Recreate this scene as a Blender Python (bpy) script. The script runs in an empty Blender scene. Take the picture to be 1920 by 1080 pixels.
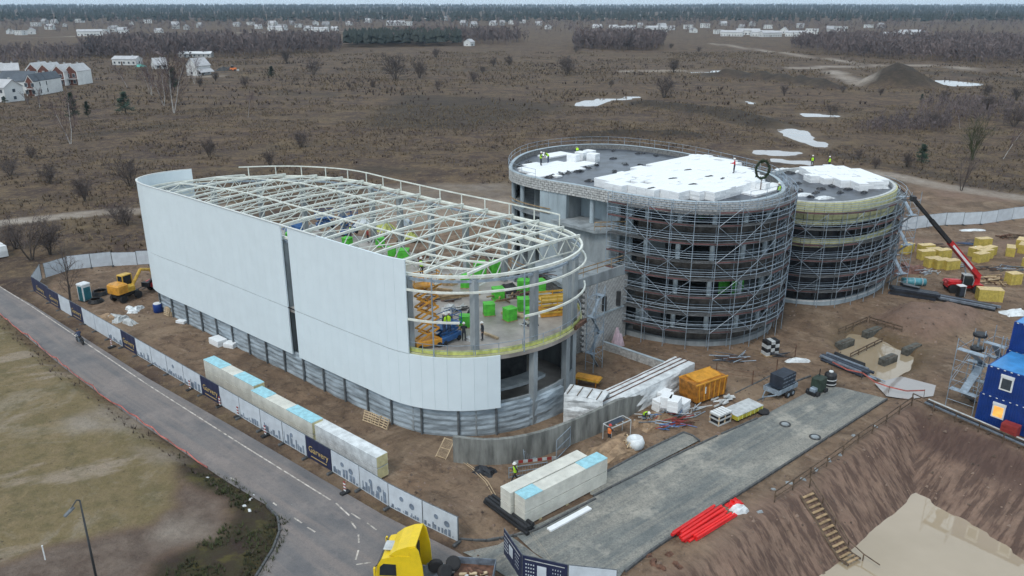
import bpy, math, random
import numpy as np
from mathutils import Vector, Matrix, noise as mnoise
random.seed(7); rng = np.random.default_rng(11)
PI = math.pi; R = math.radians
sc = bpy.context.scene
C = sc.collection

# ---------------------------------------------------------------- camera
FPX, CAMH, HORY = 1500.0, 36.0, 5.0          # focal length in 1920-px units, height in m, horizon row
PITCH = math.atan((540 - HORY) / FPX)
cd = bpy.data.cameras.new('camera'); cam = bpy.data.objects.new('camera', cd); C.objects.link(cam)
cd.sensor_width = 36.0; cd.lens = FPX / 1920 * 36.0; cd.clip_start = 0.5; cd.clip_end = 30000
cam.location = (0, 0, CAMH); cam.rotation_euler = (PI / 2 - PITCH, 0, 0)
sc.camera = cam
sc.render.resolution_x, sc.render.resolution_y = 1024, 576

# ---------------------------------------------------------------- sky, sun, exposure
SUN_EL, SUN_AZ = R(52), R(212)               # azimuth clockwise from +Y, where the light comes from
w = bpy.data.worlds.new('World'); sc.world = w; w.use_nodes = True
nt = w.node_tree; nt.nodes.clear()
sky = nt.nodes.new('ShaderNodeTexSky'); sky.sky_type = 'NISHITA'; sky.sun_disc = False
sky.sun_elevation = SUN_EL; sky.sun_rotation = SUN_AZ; sky.altitude = 0
sky.air_density = 1.0; sky.dust_density = 1.0; sky.ozone_density = 1.5
bg = nt.nodes.new('ShaderNodeBackground'); bg.inputs['Strength'].default_value = 0.10
wo = nt.nodes.new('ShaderNodeOutputWorld')
veil = nt.nodes.new('ShaderNodeMix'); veil.data_type = 'RGBA'; veil.inputs[0].default_value = 0.86      # even overcast veil over the clear sky
veil.inputs[7].default_value = (6.9, 8.05, 9.0, 1)
nt.links.new(sky.outputs[0], veil.inputs[6]); nt.links.new(veil.outputs[2], bg.inputs[0]); nt.links.new(bg.outputs[0], wo.inputs[0])
sd = bpy.data.lights.new('sun', 'SUN'); sd.energy = 1.15; sd.angle = R(18); sd.color = (1.0, 0.96, 0.9)
sun = bpy.data.objects.new('sun', sd); C.objects.link(sun)
sun.location = (0, 0, 120)
sdir = Vector((math.sin(SUN_AZ) * math.cos(SUN_EL), math.cos(SUN_AZ) * math.cos(SUN_EL), math.sin(SUN_EL)))
sun.rotation_euler = sdir.to_track_quat('Z', 'Y').to_euler()
sc.view_settings.view_transform = 'Standard'; sc.view_settings.look = 'None'
sc.view_settings.exposure = 0.33; sc.view_settings.gamma = 1.0
sc.cycles.max_bounces = 6; sc.cycles.diffuse_bounces = 3; sc.cycles.glossy_bounces = 3
sc.cycles.transmission_bounces = 4; sc.cycles.volume_bounces = 0; sc.cycles.transparent_max_bounces = 12
sc.cycles.use_denoising = True

# ---------------------------------------------------------------- survey helper: image row/column of the survey photo -> point at height z
_c, _s = math.cos(PITCH), math.sin(PITCH)
def at(px, py, z=0.0):
    a = (px - 960) / FPX; b = (540 - py) / FPX
    r = Vector((a, _c + _s * b, -_s + _c * b)); t = (z - CAMH) / r.z
    return Vector((0, 0, CAMH)) + r * t
def at2(px, py, z=0.0):
    p = at(px, py, z); return (p.x, p.y)
def zat(py, base):
    b = (540 - py) / FPX; y = base[1]
    return (b * y * _c - y * _s) / (_c + b * _s) + CAMH

# ---------------------------------------------------------------- mesh builder
class MB:
    def __init__(s): s.v = []; s.f = []; s.m = []
    def add(s, vs, fs, m=0):
        o = len(s.v); s.v.extend([tuple(p) for p in vs])
        for f in fs: s.f.append([i + o for i in f]); s.m.append(m)
        return s
    def box(s, c, d, rz=0.0, m=0, tilt=None):
        hx, hy, hz = d[0] / 2, d[1] / 2, d[2] / 2
        vs = [Vector((x, y, z)) for x in (-hx, hx) for y in (-hy, hy) for z in (-hz, hz)]
        if tilt is not None: vs = [Matrix.Rotation(tilt[0], 3, tilt[1]) @ p for p in vs]
        if rz:
            cr, sr = math.cos(rz), math.sin(rz)
            vs = [Vector((p.x * cr - p.y * sr, p.x * sr + p.y * cr, p.z)) for p in vs]
        vs = [p + Vector(c) for p in vs]
        return s.add(vs, [(0,1,3,2),(4,6,7,5),(0,4,5,1),(2,3,7,6),(0,2,6,4),(1,5,7,3)], m)
    def bevbox(s, c, d, b=0.05, rz=0.0, m=0):
        # box with chamfered vertical and top edges
        hx, hy, hz = d[0] / 2, d[1] / 2, d[2] / 2
        def ring(ix, z): return [(-hx+ix+b,-hy+ix,z),(hx-ix-b,-hy+ix,z),(hx-ix,-hy+ix+b,z),(hx-ix,hy-ix-b,z),(hx-ix-b,hy-ix,z),(-hx+ix+b,hy-ix,z),(-hx+ix,hy-ix-b,z),(-hx+ix,-hy+ix+b,z)]
        rs = ring(0, -hz) + ring(0, hz - b) + ring(b, hz)
        fs = [tuple(range(7, -1, -1)), tuple(range(16, 24))]
        for k in range(2):
            for i in range(8): fs.append((k*8+i, k*8+(i+1) % 8, k*8+8+(i+1) % 8, k*8+8+i))
        cr, sr = math.cos(rz), math.sin(rz)
        vs = [(p[0]*cr-p[1]*sr+c[0], p[0]*sr+p[1]*cr+c[1], p[2]+c[2]) for p in rs]
        return s.add(vs, fs, m)
    def bar(s, p, q, w, h=None, m=0):
        p = Vector(p); q = Vector(q); h = h or w; d = q - p
        if d.length < 1e-6: return s
        d.normalize(); up = Vector((0, 0, 1)) if abs(d.z) < 0.95 else Vector((1, 0, 0))
        a = d.cross(up).normalized() * (w / 2); b = a.cross(d).normalized() * (h / 2)
        vs = [e + a * i + b * j for e in (p, q) for i, j in ((-1,-1),(1,-1),(1,1),(-1,1))]
        return s.add(vs, [(0,1,2,3),(7,6,5,4),(0,4,5,1),(1,5,6,2),(2,6,7,3),(3,7,4,0)], m)
    def tube(s, p, q, r0, r1=None, n=5, m=0, cap=True):
        p = Vector(p); q = Vector(q); r1 = r0 if r1 is None else r1; d = q - p
        if d.length < 1e-6: return s
        d.normalize(); up = Vector((0, 0, 1)) if abs(d.z) < 0.9 else Vector((1, 0, 0))
        a = d.cross(up).normalized(); b = a.cross(d)
        vs = [p + (a * math.cos(2*PI*i/n) + b * math.sin(2*PI*i/n)) * r0 for i in range(n)]
        vs += [q + (a * math.cos(2*PI*i/n) + b * math.sin(2*PI*i/n)) * r1 for i in range(n)]
        fs = [(i, (i+1) % n, n+(i+1) % n, n+i) for i in range(n)]
        if cap: fs += [tuple(range(n-1, -1, -1)), tuple(range(n, 2*n))]
        return s.add(vs, fs, m)
    def path(s, pts, w, h=None, m=0, closed=False):
        pts = list(pts)
        if closed: pts = pts + [pts[0]]
        for p, q in zip(pts, pts[1:]): s.bar(p, q, w, h, m)
        return s
    def tpath(s, pts, r, n=5, m=0, r1=None):
        L = len(pts) - 1
        for i, (p, q) in enumerate(zip(pts, pts[1:])):
            a = r if r1 is None else r + (r1 - r) * i / L; b = r if r1 is None else r + (r1 - r) * (i + 1) / L
            s.tube(p, q, a, b, n, m)
        return s
    def prism(s, poly, z0, z1, m=0):
        n = len(poly)
        if area(poly) < 0: poly = poly[::-1]
        vs = [(p[0], p[1], z0) for p in poly] + [(p[0], p[1], z1) for p in poly]
        fs = [tuple(range(n-1, -1, -1)), tuple(range(n, 2*n))] + [(i, (i+1) % n, n+(i+1) % n, n+i) for i in range(n)]
        return s.add(vs, fs, m)
    def extr(s, prof, y0, y1, m=0):                 # profile in XZ extruded along Y
        n = len(prof); vs = [(p[0], y0, p[1]) for p in prof] + [(p[0], y1, p[1]) for p in prof]
        fs = [tuple(range(n)), tuple(range(2*n-1, n-1, -1))] + [(i, n+i, n+(i+1) % n, (i+1) % n) for i in range(n)]
        return s.add(vs, fs, m)
    def ribbon(s, pts, z0, z1, th=0.1, m=0, closed=False):
        pts = list(pts); o = offset(pts, th, closed); n = len(pts); N = n if closed else n - 1
        vs = []
        for p, q in zip(pts, o): vs += [(p[0],p[1],z0),(p[0],p[1],z1),(q[0],q[1],z1),(q[0],q[1],z0)]
        fs = []
        for i in range(N):
            j = (i + 1) % n
            for k in range(4): fs.append((i*4+k, j*4+k, j*4+(k+1) % 4, i*4+(k+1) % 4))
        if not closed: fs += [(3,2,1,0), tuple((n-1)*4+k for k in range(4))]
        return s.add(vs, fs, m)
    def lathe(s, prof, n=12, c=(0,0,0), m=0, axis='Z', sx=1, sy=1):
        vs = []; k = len(prof)
        for i in range(n):
            a = 2*PI*i/n
            for r, z in prof:
                x, y = r*math.cos(a)*sx, r*math.sin(a)*sy
                vs.append((x+c[0], y+c[1], z+c[2]) if axis == 'Z' else ((z+c[0], x+c[1], y+c[2]) if axis == 'X' else (y+c[0], z+c[1], x+c[2])))
        fs = [(i*k+j, ((i+1) % n)*k+j, ((i+1) % n)*k+j+1, i*k+j+1) for i in range(n) for j in range(k-1)]
        if prof[0][0] > 1e-6: fs.append(tuple(i*k for i in range(n-1, -1, -1)))
        if prof[-1][0] > 1e-6: fs.append(tuple(i*k+k-1 for i in range(n)))
        return s.add(vs, fs, m)
    def mesh(s, name, mats, smooth=False):
        me = bpy.data.meshes.new(name); me.from_pydata(s.v, [], s.f)
        mats = mats if isinstance(mats, (list, tuple)) else [mats]
        for a in mats: me.materials.append(MAT[a] if isinstance(a, str) else a)
        if len(mats) > 1: me.polygons.foreach_set('material_index', s.m)
        if smooth: me.polygons.foreach_set('use_smooth', [True] * len(s.f))
        me.update(); return me
    def build(s, name, mats, parent=None, smooth=False):
        return link(name, s.mesh(name, mats, smooth), parent)
def link(name, me, parent=None, loc=None, rz=None):
    o = bpy.data.objects.new(name, me); C.objects.link(o)
    if parent is not None: o.parent = parent
    if loc is not None: o.location = loc
    if rz is not None: o.rotation_euler = (0, 0, rz)
    return o
def area(p): return sum(p[i][0]*p[(i+1) % len(p)][1] - p[(i+1) % len(p)][0]*p[i][1] for i in range(len(p))) / 2
def offset(pts, d, closed=False):                   # to the left of travel for d > 0
    n = len(pts); out = []
    for i in range(n):
        a = pts[i-1] if (closed or i > 0) else pts[i]; b = pts[(i+1) % n] if (closed or i < n-1) else pts[i]
        tx, ty = b[0]-a[0], b[1]-a[1]; L = math.hypot(tx, ty) or 1
        out.append((pts[i][0] - ty/L*d, pts[i][1] + tx/L*d))
    return out
def spline(P, closed=True, k=10):
    out = []; n = len(P); rngi = range(n) if closed else range(n-1)
    for i in rngi:
        p0 = P[i-1] if (closed or i > 0) else P[i]; p1 = P[i]; p2 = P[(i+1) % n]; p3 = P[(i+2) % n] if (closed or i < n-2) else P[(i+1) % n]
        for j in range(k):
            t = j / k
            out.append(tuple(0.5*((2*p1[a]) + (-p0[a]+p2[a])*t + (2*p0[a]-5*p1[a]+4*p2[a]-p3[a])*t*t + (-p0[a]+3*p1[a]-3*p2[a]+p3[a])*t**3) for a in range(len(p1))))
    if not closed: out.append(tuple(P[-1]))
    return out
def resample(pts, step, closed=False):
    pts = [Vector(p) for p in pts]
    if closed: pts.append(pts[0])
    d = [0]
    for p, q in zip(pts, pts[1:]): d.append(d[-1] + (q - p).length)
    n = max(1, round(d[-1] / step)); out = []; j = 0
    for i in range(n if closed else n + 1):
        t = d[-1] * i / n
        while j < len(d) - 2 and d[j+1] < t: j += 1
        f = (t - d[j]) / max(1e-9, d[j+1] - d[j]); p = pts[j].lerp(pts[j+1], min(1, f)); out.append(tuple(p))
    return out
def thing(name, label, cat, loc=(0, 0, 0), rz=0.0, group=None):
    o = bpy.data.objects.new(name, None); C.objects.link(o); o.empty_display_size = 0.3
    o.location = loc; o.rotation_euler = (0, 0, rz); o['label'] = label; o['category'] = cat
    if group: o['group'] = group
    return o
def tag(o, label, cat, group=None):
    o['label'] = label; o['category'] = cat
    if group: o['group'] = group
    return o
def struct(o): o['kind'] = 'structure'; return o
KIDS = {}
def dup(root, loc, rz=0.0, label=None, group=None, scale=None):
    r = root.copy(); C.objects.link(r); r.location = loc; r.rotation_euler = (0, 0, rz)
    if scale is not None: r.scale = (scale, scale, scale) if not isinstance(scale, tuple) else scale
    if label: r['label'] = label
    if group: r['group'] = group
    if root not in KIDS: KIDS[root] = [(k, list(k.children)) for k in root.children]
    for ch, gs in KIDS[root]:
        c = ch.copy(); C.objects.link(c); c.parent = r
        for g in gs:
            e = g.copy(); C.objects.link(e); e.parent = c
    return r

# ---------------------------------------------------------------- materials
MAT = {}
def M(name, col, rough=0.75, var=0.12, scale=2.0, col2=None, metal=0.0, bump=0.0, bscale=None, rnd=0.0, emit=0, spec=None, stretch=None, trans=0.0, det=5.0):
    m = bpy.data.materials.new(name); m.use_nodes = True; t = m.node_tree; b = t.nodes['Principled BSDF']; L = t.links.new
    b.inputs['Roughness'].default_value = rough; b.inputs['Metallic'].default_value = metal
    if spec is not None: b.inputs['Specular IOR Level'].default_value = spec
    if trans: b.inputs['Transmission Weight'].default_value = trans
    tc = t.nodes.new('ShaderNodeTexCoord'); src = tc.outputs['Object']
    if stretch:
        mp = t.nodes.new('ShaderNodeMapping'); mp.inputs['Scale'].default_value = stretch; L(src, mp.inputs[0]); src = mp.outputs[0]
    n = t.nodes.new('ShaderNodeTexNoise'); n.inputs['Scale'].default_value = scale; n.inputs['Detail'].default_value = det; n.inputs['Roughness'].default_value = 0.62
    L(src, n.inputs['Vector'])
    mx = t.nodes.new('ShaderNodeMix'); mx.data_type = 'RGBA'
    c2 = col2 or tuple(max(0, c * (1 - var * 2)) for c in col); c1 = col if col2 else tuple(min(1, c * (1 + var)) for c in col)
    mx.inputs[6].default_value = (*c1, 1); mx.inputs[7].default_value = (*c2, 1)
    rp = t.nodes.new('ShaderNodeMapRange'); rp.inputs[1].default_value = 0.36; rp.inputs[2].default_value = 0.64; L(n.outputs['Fac'], rp.inputs[0]); L(rp.outputs[0], mx.inputs[0])
    out = mx.outputs[2]
    if rnd:
        oi = t.nodes.new('ShaderNodeObjectInfo'); h = t.nodes.new('ShaderNodeHueSaturation')
        mr = t.nodes.new('ShaderNodeMapRange'); mr.inputs[3].default_value = 1 - rnd; mr.inputs[4].default_value = 1 + rnd
        L(oi.outputs['Random'], mr.inputs[0]); L(mr.outputs[0], h.inputs['Value']); L(out, h.inputs['Color']); out = h.outputs[0]
    L(out, b.inputs['Base Color'])
    if bump:
        bp = t.nodes.new('ShaderNodeBump'); bp.inputs['Strength'].default_value = 1.0; bp.inputs['Distance'].default_value = bump
        n2 = t.nodes.new('ShaderNodeTexNoise'); n2.inputs['Scale'].default_value = bscale or scale * 4; n2.inputs['Detail'].default_value = 4
        L(src, n2.inputs['Vector']); L(n2.outputs['Fac'], bp.inputs['Height']); L(bp.outputs[0], b.inputs['Normal'])
    if emit:
        b.inputs['Emission Color'].default_value = (*col, 1); b.inputs['Emission Strength'].default_value = emit
    MAT[name] = m; return m
M('clad', (0.70, 0.785, 0.825), 0.45, 0.015, 0.6, rnd=0.012)
M('clad_edge', (0.62, 0.64, 0.62), 0.6, 0.05)
M('steel_white', (0.74, 0.76, 0.69), 0.5, 0.10, 1.2)
M('galv', (0.33, 0.40, 0.47), 0.42, 0.15, 2.0, metal=0.25)
M('concrete', (0.29, 0.32, 0.335), 0.85, 0.16, 0.7, bump=0.01, stretch=(1, 1, 0.35))
M('concrete_new', (0.38, 0.45, 0.49), 0.8, 0.10, 0.8, stretch=(1, 1, 0.3), rnd=0.05)
M('slab', (0.34, 0.31, 0.28), 0.45, 0.2, 0.35, bump=0.004)
M('wall_stain', (0.215, 0.22, 0.205), 0.85, 0.25, 0.8, bump=0.015, stretch=(1.5, 1.5, 0.3))
M('block', (0.46, 0.46, 0.45), 0.9, 0.18, 3.0, rnd=0.10)
M('mortar', (0.20, 0.20, 0.195), 0.95, 0.2, 4.0)
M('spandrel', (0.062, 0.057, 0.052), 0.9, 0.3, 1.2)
M('shade_and_dark_gear', (0.035, 0.036, 0.038), 0.95, 0.3, 1.0)  # near-black painted in for the shade inside rooms; also colours dark gear
M('film', (0.36, 0.425, 0.475), 0.25, 0.22, 0.9, bump=0.015, bscale=1.6, stretch=(0.5, 0.5, 2.0))
M('film_white', (0.70, 0.73, 0.74), 0.3, 0.12, 1.5, bump=0.05, bscale=2.5)
M('asphalt_post', (0.05, 0.055, 0.06), 0.6)
M('post_grey', (0.13, 0.145, 0.155), 0.6, 0.2)
M('eps', (0.83, 0.85, 0.86), 0.6, 0.03, 2.0, rnd=0.02)
M('foam_pack', (0.66, 0.65, 0.58), 0.5, 0.08, 1.0, bump=0.01)
M('foam_core', (0.60, 0.54, 0.30), 0.7, 0.1)
M('film_cyan', (0.33, 0.62, 0.70), 0.35, 0.10)
M('bitumen', (0.055, 0.065, 0.085), 0.32, 0.35, 0.5, bump=0.006, bscale=4)
M('black', (0.018, 0.019, 0.022), 0.55, 0.2)
M('black_film', (0.02, 0.021, 0.026), 0.3, 0.2, bump=0.04, bscale=3)
M('rubber', (0.022, 0.022, 0.024), 0.85)
M('navy', (0.016, 0.022, 0.065), 0.5, 0.08)
M('gold', (0.55, 0.40, 0.16), 0.5, 0.05)
M('print_grey', (0.20, 0.25, 0.32), 0.6, 0.2)
M('board_white', (0.56, 0.61, 0.66), 0.5, 0.07, 0.9, rnd=0.06, col2=None)
M('timber', (0.36, 0.25, 0.14), 0.8, 0.2, 3.0, rnd=0.15, stretch=(1, 1, 1))
M('timber_dark', (0.13, 0.09, 0.06), 0.85, 0.25, 3.0, rnd=0.15)
M('timber_pale', (0.55, 0.42, 0.27), 0.8, 0.15, 3.0, rnd=0.1)
M('toe_board', (0.13, 0.055, 0.055), 0.75, 0.3, 1.5, rnd=0.3)
M('deck', (0.12, 0.125, 0.13), 0.7, 0.25, 2.0, rnd=0.2)
M('green_bag', (0.09, 0.50, 0.045), 0.6, 0.14, 2.0, rnd=0.08, bump=0.02)
M('hivis', (0.45, 0.78, 0.03), 0.7, 0.08)
M('hivis_orange', (0.75, 0.20, 0.05), 0.7, 0.08)
M('trousers', (0.03, 0.035, 0.045), 0.85)
M('trousers_blue', (0.035, 0.05, 0.10), 0.85)
M('skin', (0.48, 0.28, 0.19), 0.6, 0.05)
M('hair', (0.04, 0.025, 0.015), 0.7)
M('helmet', (0.78, 0.78, 0.75), 0.35, 0.03)
M('helmet_red', (0.55, 0.05, 0.04), 0.35, 0.03)
M('orange', (0.62, 0.29, 0.035), 0.45, 0.12, 2)
M('orange_dark', (0.40, 0.16, 0.02), 0.55, 0.25, 2)
M('machine_yellow', (0.58, 0.36, 0.05), 0.45, 0.15, 2)
M('truck_yellow', (0.80, 0.56, 0.012), 0.3, 0.04)
M('lift_blue', (0.025, 0.11, 0.30), 0.4, 0.12)
M('container_blue', (0.006, 0.040, 0.21), 0.40, 0.10, 0.8)
M('container_roof', (0.055, 0.26, 0.58), 0.4, 0.12, 0.8)
M('red', (0.52, 0.018, 0.022), 0.42, 0.10)
M('red_tube', (0.74, 0.02, 0.02), 0.4, 0.08, rnd=0.12)
M('red_dull', (0.30, 0.035, 0.03), 0.6, 0.15)
M('tape', (0.62, 0.18, 0.15), 0.6, 0.25, 0.9)
M('glass', (0.02, 0.026, 0.032), 0.08, 0.1)
M('pane', (0.055, 0.07, 0.085), 0.12, 0.1)
M('lit_pane', (1.0, 0.50, 0.12), 0.4, 0.1, 1.5, col2=(0.5, 0.2, 0.03), emit=0.55)
M('white_paint', (0.74, 0.76, 0.76), 0.45, 0.04)
M('white_dirty', (0.50, 0.52, 0.52), 0.6, 0.12)
M('pink_film', (0.55, 0.42, 0.47), 0.5, 0.12)
M('cyan_film', (0.10, 0.32, 0.38), 0.4, 0.15)
M('wool', (0.50, 0.39, 0.085), 0.8, 0.12, 3.0, rnd=0.10)
M('wool_top', (0.58, 0.44, 0.22), 0.7, 0.12, 3.0, rnd=0.10)
M('wool_band', (0.56, 0.55, 0.30), 0.75, 0.10, 2.0, rnd=0.05)
M('membrane', (0.022, 0.026, 0.034), 0.35, 0.25, 1.0)
M('pipe_dark', (0.035, 0.045, 0.065), 0.45, 0.2, rnd=0.2)
M('pipe_grey', (0.15, 0.18, 0.22), 0.45, 0.2, rnd=0.2)
M('rust', (0.14, 0.07, 0.045), 0.85, 0.3, 2)
M('kerb', (0.085, 0.088, 0.09), 0.85, 0.25, 2)
M('mudwater', (0.42, 0.335, 0.235), 0.03, 0.06, 0.06, col2=(0.33, 0.26, 0.17), bump=0.0015, bscale=0.8); MAT['mudwater'].node_tree.nodes['Principled BSDF'].inputs['IOR'].default_value = 1.85
M('puddle', (0.36, 0.33, 0.31), 0.04, 0.08, 0.1, bump=0.002, bscale=1.0); MAT['puddle'].node_tree.nodes['Principled BSDF'].inputs['IOR'].default_value = 1.9
M('plinth_cover', (0.02, 0.022, 0.026), 0.6, 0.2)
M('birch', (0.46, 0.44, 0.42), 0.85, 0.2, 3.0)
M('bark', (0.075, 0.06, 0.05), 0.9, 0.2, 3.0)
M('twig', (0.10, 0.078, 0.072), 0.9, 0.2, 0.6, rnd=0.2)
M('twig_red', (0.115, 0.075, 0.075), 0.9, 0.2, 0.6, rnd=0.2)
M('needle', (0.017, 0.045, 0.022), 0.8, 0.35, 0.35)
M('forest_dark', (0.022, 0.034, 0.030), 0.9, 0.4, 0.012, col2=(0.046, 0.052, 0.044))
M('wood_bare', (0.175, 0.135, 0.128), 0.9, 0.3, 0.03, col2=(0.105, 0.085, 0.085))
M('weed', (0.20, 0.150, 0.088), 0.9, 0.3, 0.15, col2=(0.105, 0.078, 0.055))
M('weed_green', (0.06, 0.075, 0.022), 0.9, 0.3, 0.5, col2=(0.035, 0.035, 0.018))
M('house_white', (0.68, 0.69, 0.68), 0.7, 0.06, 0.3, rnd=0.12)
M('house_grey', (0.40, 0.40, 0.39), 0.75, 0.1, 0.3, rnd=0.2)
M('house_roof', (0.36, 0.36, 0.37), 0.7, 0.1, 0.3, rnd=0.35)
M('roof_dark', (0.07, 0.085, 0.105), 0.55, 0.12, 0.4)
M('roof_pale', (0.46, 0.46, 0.47), 0.6, 0.08, 0.4)
M('cladding_red', (0.13, 0.045, 0.03), 0.8, 0.2, 0.7)
M('wreath', (0.03, 0.05, 0.02), 0.85, 0.4, 4)
M('teal', (0.10, 0.42, 0.36), 0.6, 0.1)
M('sand', (0.33, 0.225, 0.14), 0.95, 0.2, 1.5, bump=0.05, bscale=4)
M('red_soil', (0.22, 0.115, 0.09), 0.95, 0.25, 1.5, bump=0.08, bscale=3)
M('engine_green', (0.03, 0.05, 0.035), 0.6, 0.2)
M('deck_yellow', (0.50, 0.43, 0.05), 0.5, 0.15)
M('machine_grey', (0.25, 0.26, 0.27), 0.5, 0.15)
M('toilet_blue', (0.03, 0.16, 0.20), 0.5, 0.1)
M('clod', (0.21, 0.15, 0.115), 0.95, 0.35, 0.8)
M('weed_dark', (0.090, 0.064, 0.054), 0.95, 0.3, 0.2)
M('white_paint_roof', (0.70, 0.72, 0.73), 0.5, 0.05)
M('footing_dark', (0.10, 0.098, 0.085), 0.9, 0.3, 1.5)
M('aggregate', (0.15, 0.145, 0.135), 0.95, 0.3, 6)
M('hivis_strip', (0.52, 0.55, 0.16), 0.6, 0.15, 2.0)
# ================================================================ GROUND
def seg_d(X, Y, pts, closed=False):
    d = np.full(X.shape, 1e9); n = len(pts)
    for i in range(n if closed else n - 1):
        ax, ay = pts[i][0], pts[i][1]; bx, by = pts[(i+1) % n][0], pts[(i+1) % n][1]
        ux, uy = bx-ax, by-ay; L = ux*ux+uy*uy + 1e-9
        t = np.clip(((X-ax)*ux + (Y-ay)*uy) / L, 0, 1)
        d = np.minimum(d, np.hypot(X-ax-t*ux, Y-ay-t*uy))
    return d
def inside(X, Y, pts):
    r = np.zeros(X.shape, bool); n = len(pts)
    for i in range(n):
        x0, y0 = pts[i][0], pts[i][1]; x1, y1 = pts[i-1][0], pts[i-1][1]
        c = ((y0 > Y) != (y1 > Y)) & (X < (x1-x0)*(Y-y0)/((y1-y0) if abs(y1-y0) > 1e-9 else 1e-9) + x0)
        r ^= c
    return r
def sdf(X, Y, pts):                                  # > 0 inside
    d = seg_d(X, Y, pts, True); return np.where(inside(X, Y, pts), d, -d)
def sm(x, a, b):
    t = np.clip((x - a) / (b - a), 0, 1); return t*t*(3-2*t)
_per = rng.random((64, 64))
def vnoise(X, Y, s):
    x, y = X/s, Y/s; xi, yi = np.floor(x).astype(int), np.floor(y).astype(int); fx, fy = x-xi, y-yi
    fx = fx*fx*(3-2*fx); fy = fy*fy*(3-2*fy); g = lambda a, b: _per[a % 64, b % 64]
    return (g(xi, yi)*(1-fx)+g(xi+1, yi)*fx)*(1-fy) + (g(xi, yi+1)*(1-fx)+g(xi+1, yi+1)*fx)*fy
def fbm(X, Y, s, o=4):
    v = 0; a = 0.5
    for k in range(o): v = v + a*vnoise(X + 37.7*k, Y - 11.3*k, s / 2**k); a /= 2
    return v
px = lambda L, z=0.0: [at2(x, y, z) for x, y in L]

# --- outlines of the place, surveyed
ROAD_R = [(-105.0, 131.0), (-85.0, 114.5), (-68.0, 100.6), (-59.3, 96.4-3.2), (-36.9, 74.0-.4), (-23.9, 63.2-.3), (-14.6, 55.3), (-9.3, 50.7), (-3.6, 46.6)]
ROAD_L = px([(0, 590), (120, 690), (250, 785), (420, 900), (500, 948)])
road_poly = [(-110.0, 127.0), (-105, 131.5), (-85.0, 114.5), (-72.0, 103.8), (-61.0, 94.9), (-37.2, 73.7), (-24.2, 62.9), (-14.9, 55.0), (-9.6, 50.5), (-3.9, 46.3), (-2.0, 44.6), (1.5, 41.2), (9.0, 35.0), (30.0, 17.0), (25.0, 11.0)] \
  + [(2, 30), (-4.0, 22), (-12, 10), (-25, 12), (-19.2, 33), (-18.2, 40.0)] + px([(480, 1080), (512, 1030), (524, 998), (522, 972), (500, 948), (420, 900), (250, 785), (120, 690), (0, 590)]) + [(-80, 107.0), (-102, 126)]
gravel_poly = px([(1117, 931), (1280, 847), (1427, 782), (1540, 722), (1580, 728), (1663, 748), (1470, 872), (1280, 993), (1172, 1068)]) + [(7.0, 43.4), (4.0, 43.6), (1.5, 46.2), (0.2, 48.2), (2.2, 49.6)]
strip_poly = px([(1107, 928), (1103, 905), (1200, 852), (1283, 812), (1297, 818), (1312, 826), (1112, 930)])
apron_poly = [(-3.4, 46.2), (-1.0, 47.0), (0.0, 47.9), (1.6, 46.0), (3.9, 43.4), (7.0, 43.2), (8.6, 41.5), (9.2, 36.0), (1.9, 41.6), (-1.6, 44.8)]
PIT_C = at2(1722, 768); PIT_L = at2(1296, 1072); PIT_R = at2(1925, 858)
dl = Vector((PIT_L[0]-PIT_C[0], PIT_L[1]-PIT_C[1])).normalized(); dr = Vector((PIT_R[0]-PIT_C[0], PIT_R[1]-PIT_C[1])).normalized()
_cv = Vector(PIT_C)
pit_poly = [tuple(_cv), tuple(_cv + dl*40), tuple(_cv + dl*40 + dr*36), tuple(_cv + dr*36)]
WATER_Z = -3.4
site_poly = [(-66.0, 104.8), (-62.5, 98.0), (-36.6, 74.4), (-14.6, 55.6), (-3.9, 47.0), (0, 42.5), (9, 35), (30, 17), (160, 17), (160, 128)] + px([(1920, 405), (1830, 415), (1690, 432), (1680, 370), (1560, 345), (1000, 372), (700, 385), (285, 478), (90, 484)])
mud_poly2 = px([(1680, 350), (1760, 345), (1925, 380), (1925, 420), (1690, 432)])
dig_poly = px([(1562, 645), (1590, 612), (1650, 622), (1735, 662), (1725, 690), (1668, 715), (1610, 690)])
spoil_poly = px([(1635, 600), (1680, 575), (1760, 572), (1850, 590), (1800, 625), (1735, 640), (1670, 618)])
cone_c = at2(1683, 160); cone_r = (at(1757, 160) - at(1683, 160)).length
berm_line = px([(1340, 144), (1420, 148), (1500, 156), (1552, 165)])
berm2 = px([(1215, 196), (1290, 205), (1370, 215), (1440, 235)])
berm3 = px([(1105, 258), (1200, 252), (1290, 256)])
puddles = {
 'meadow_puddle': px([(1075, 194), (1110, 186), (1205, 179), (1203, 184), (1140, 190), (1120, 198), (1080, 198)]),
 'pond_puddle': px([(1452, 240), (1475, 238), (1515, 246), (1530, 262), (1558, 268), (1545, 278), (1515, 272), (1470, 256)]),
 'flood_puddle': px([(1412, 281), (1500, 283), (1502, 290), (1470, 293), (1415, 289)]),
 'ditch_puddle': px([(1448, 297), (1522, 300), (1525, 310), (1450, 303)]),
 'lane_puddle': px([(1758, 150), (1780, 151), (1850, 158), (1800, 162), (1752, 157)]),
 'pale_puddle': px([(1290, 134), (1365, 131), (1364, 136), (1294, 139)]),
 'rut_puddle': px([(1390, 188), (1418, 192), (1412, 195), (1396, 193)]),
 'bank_puddle': px([(1500, 212), (1585, 215), (1570, 221), (1508, 218)]),
 'hollow_puddle': px([(1418, 217), (1436, 219), (1430, 224), (1416, 222)]),
}
site_puddle = px([(1640, 718), (1690, 705), (1755, 722), (1750, 742), (1700, 748), (1662, 742)])
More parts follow.
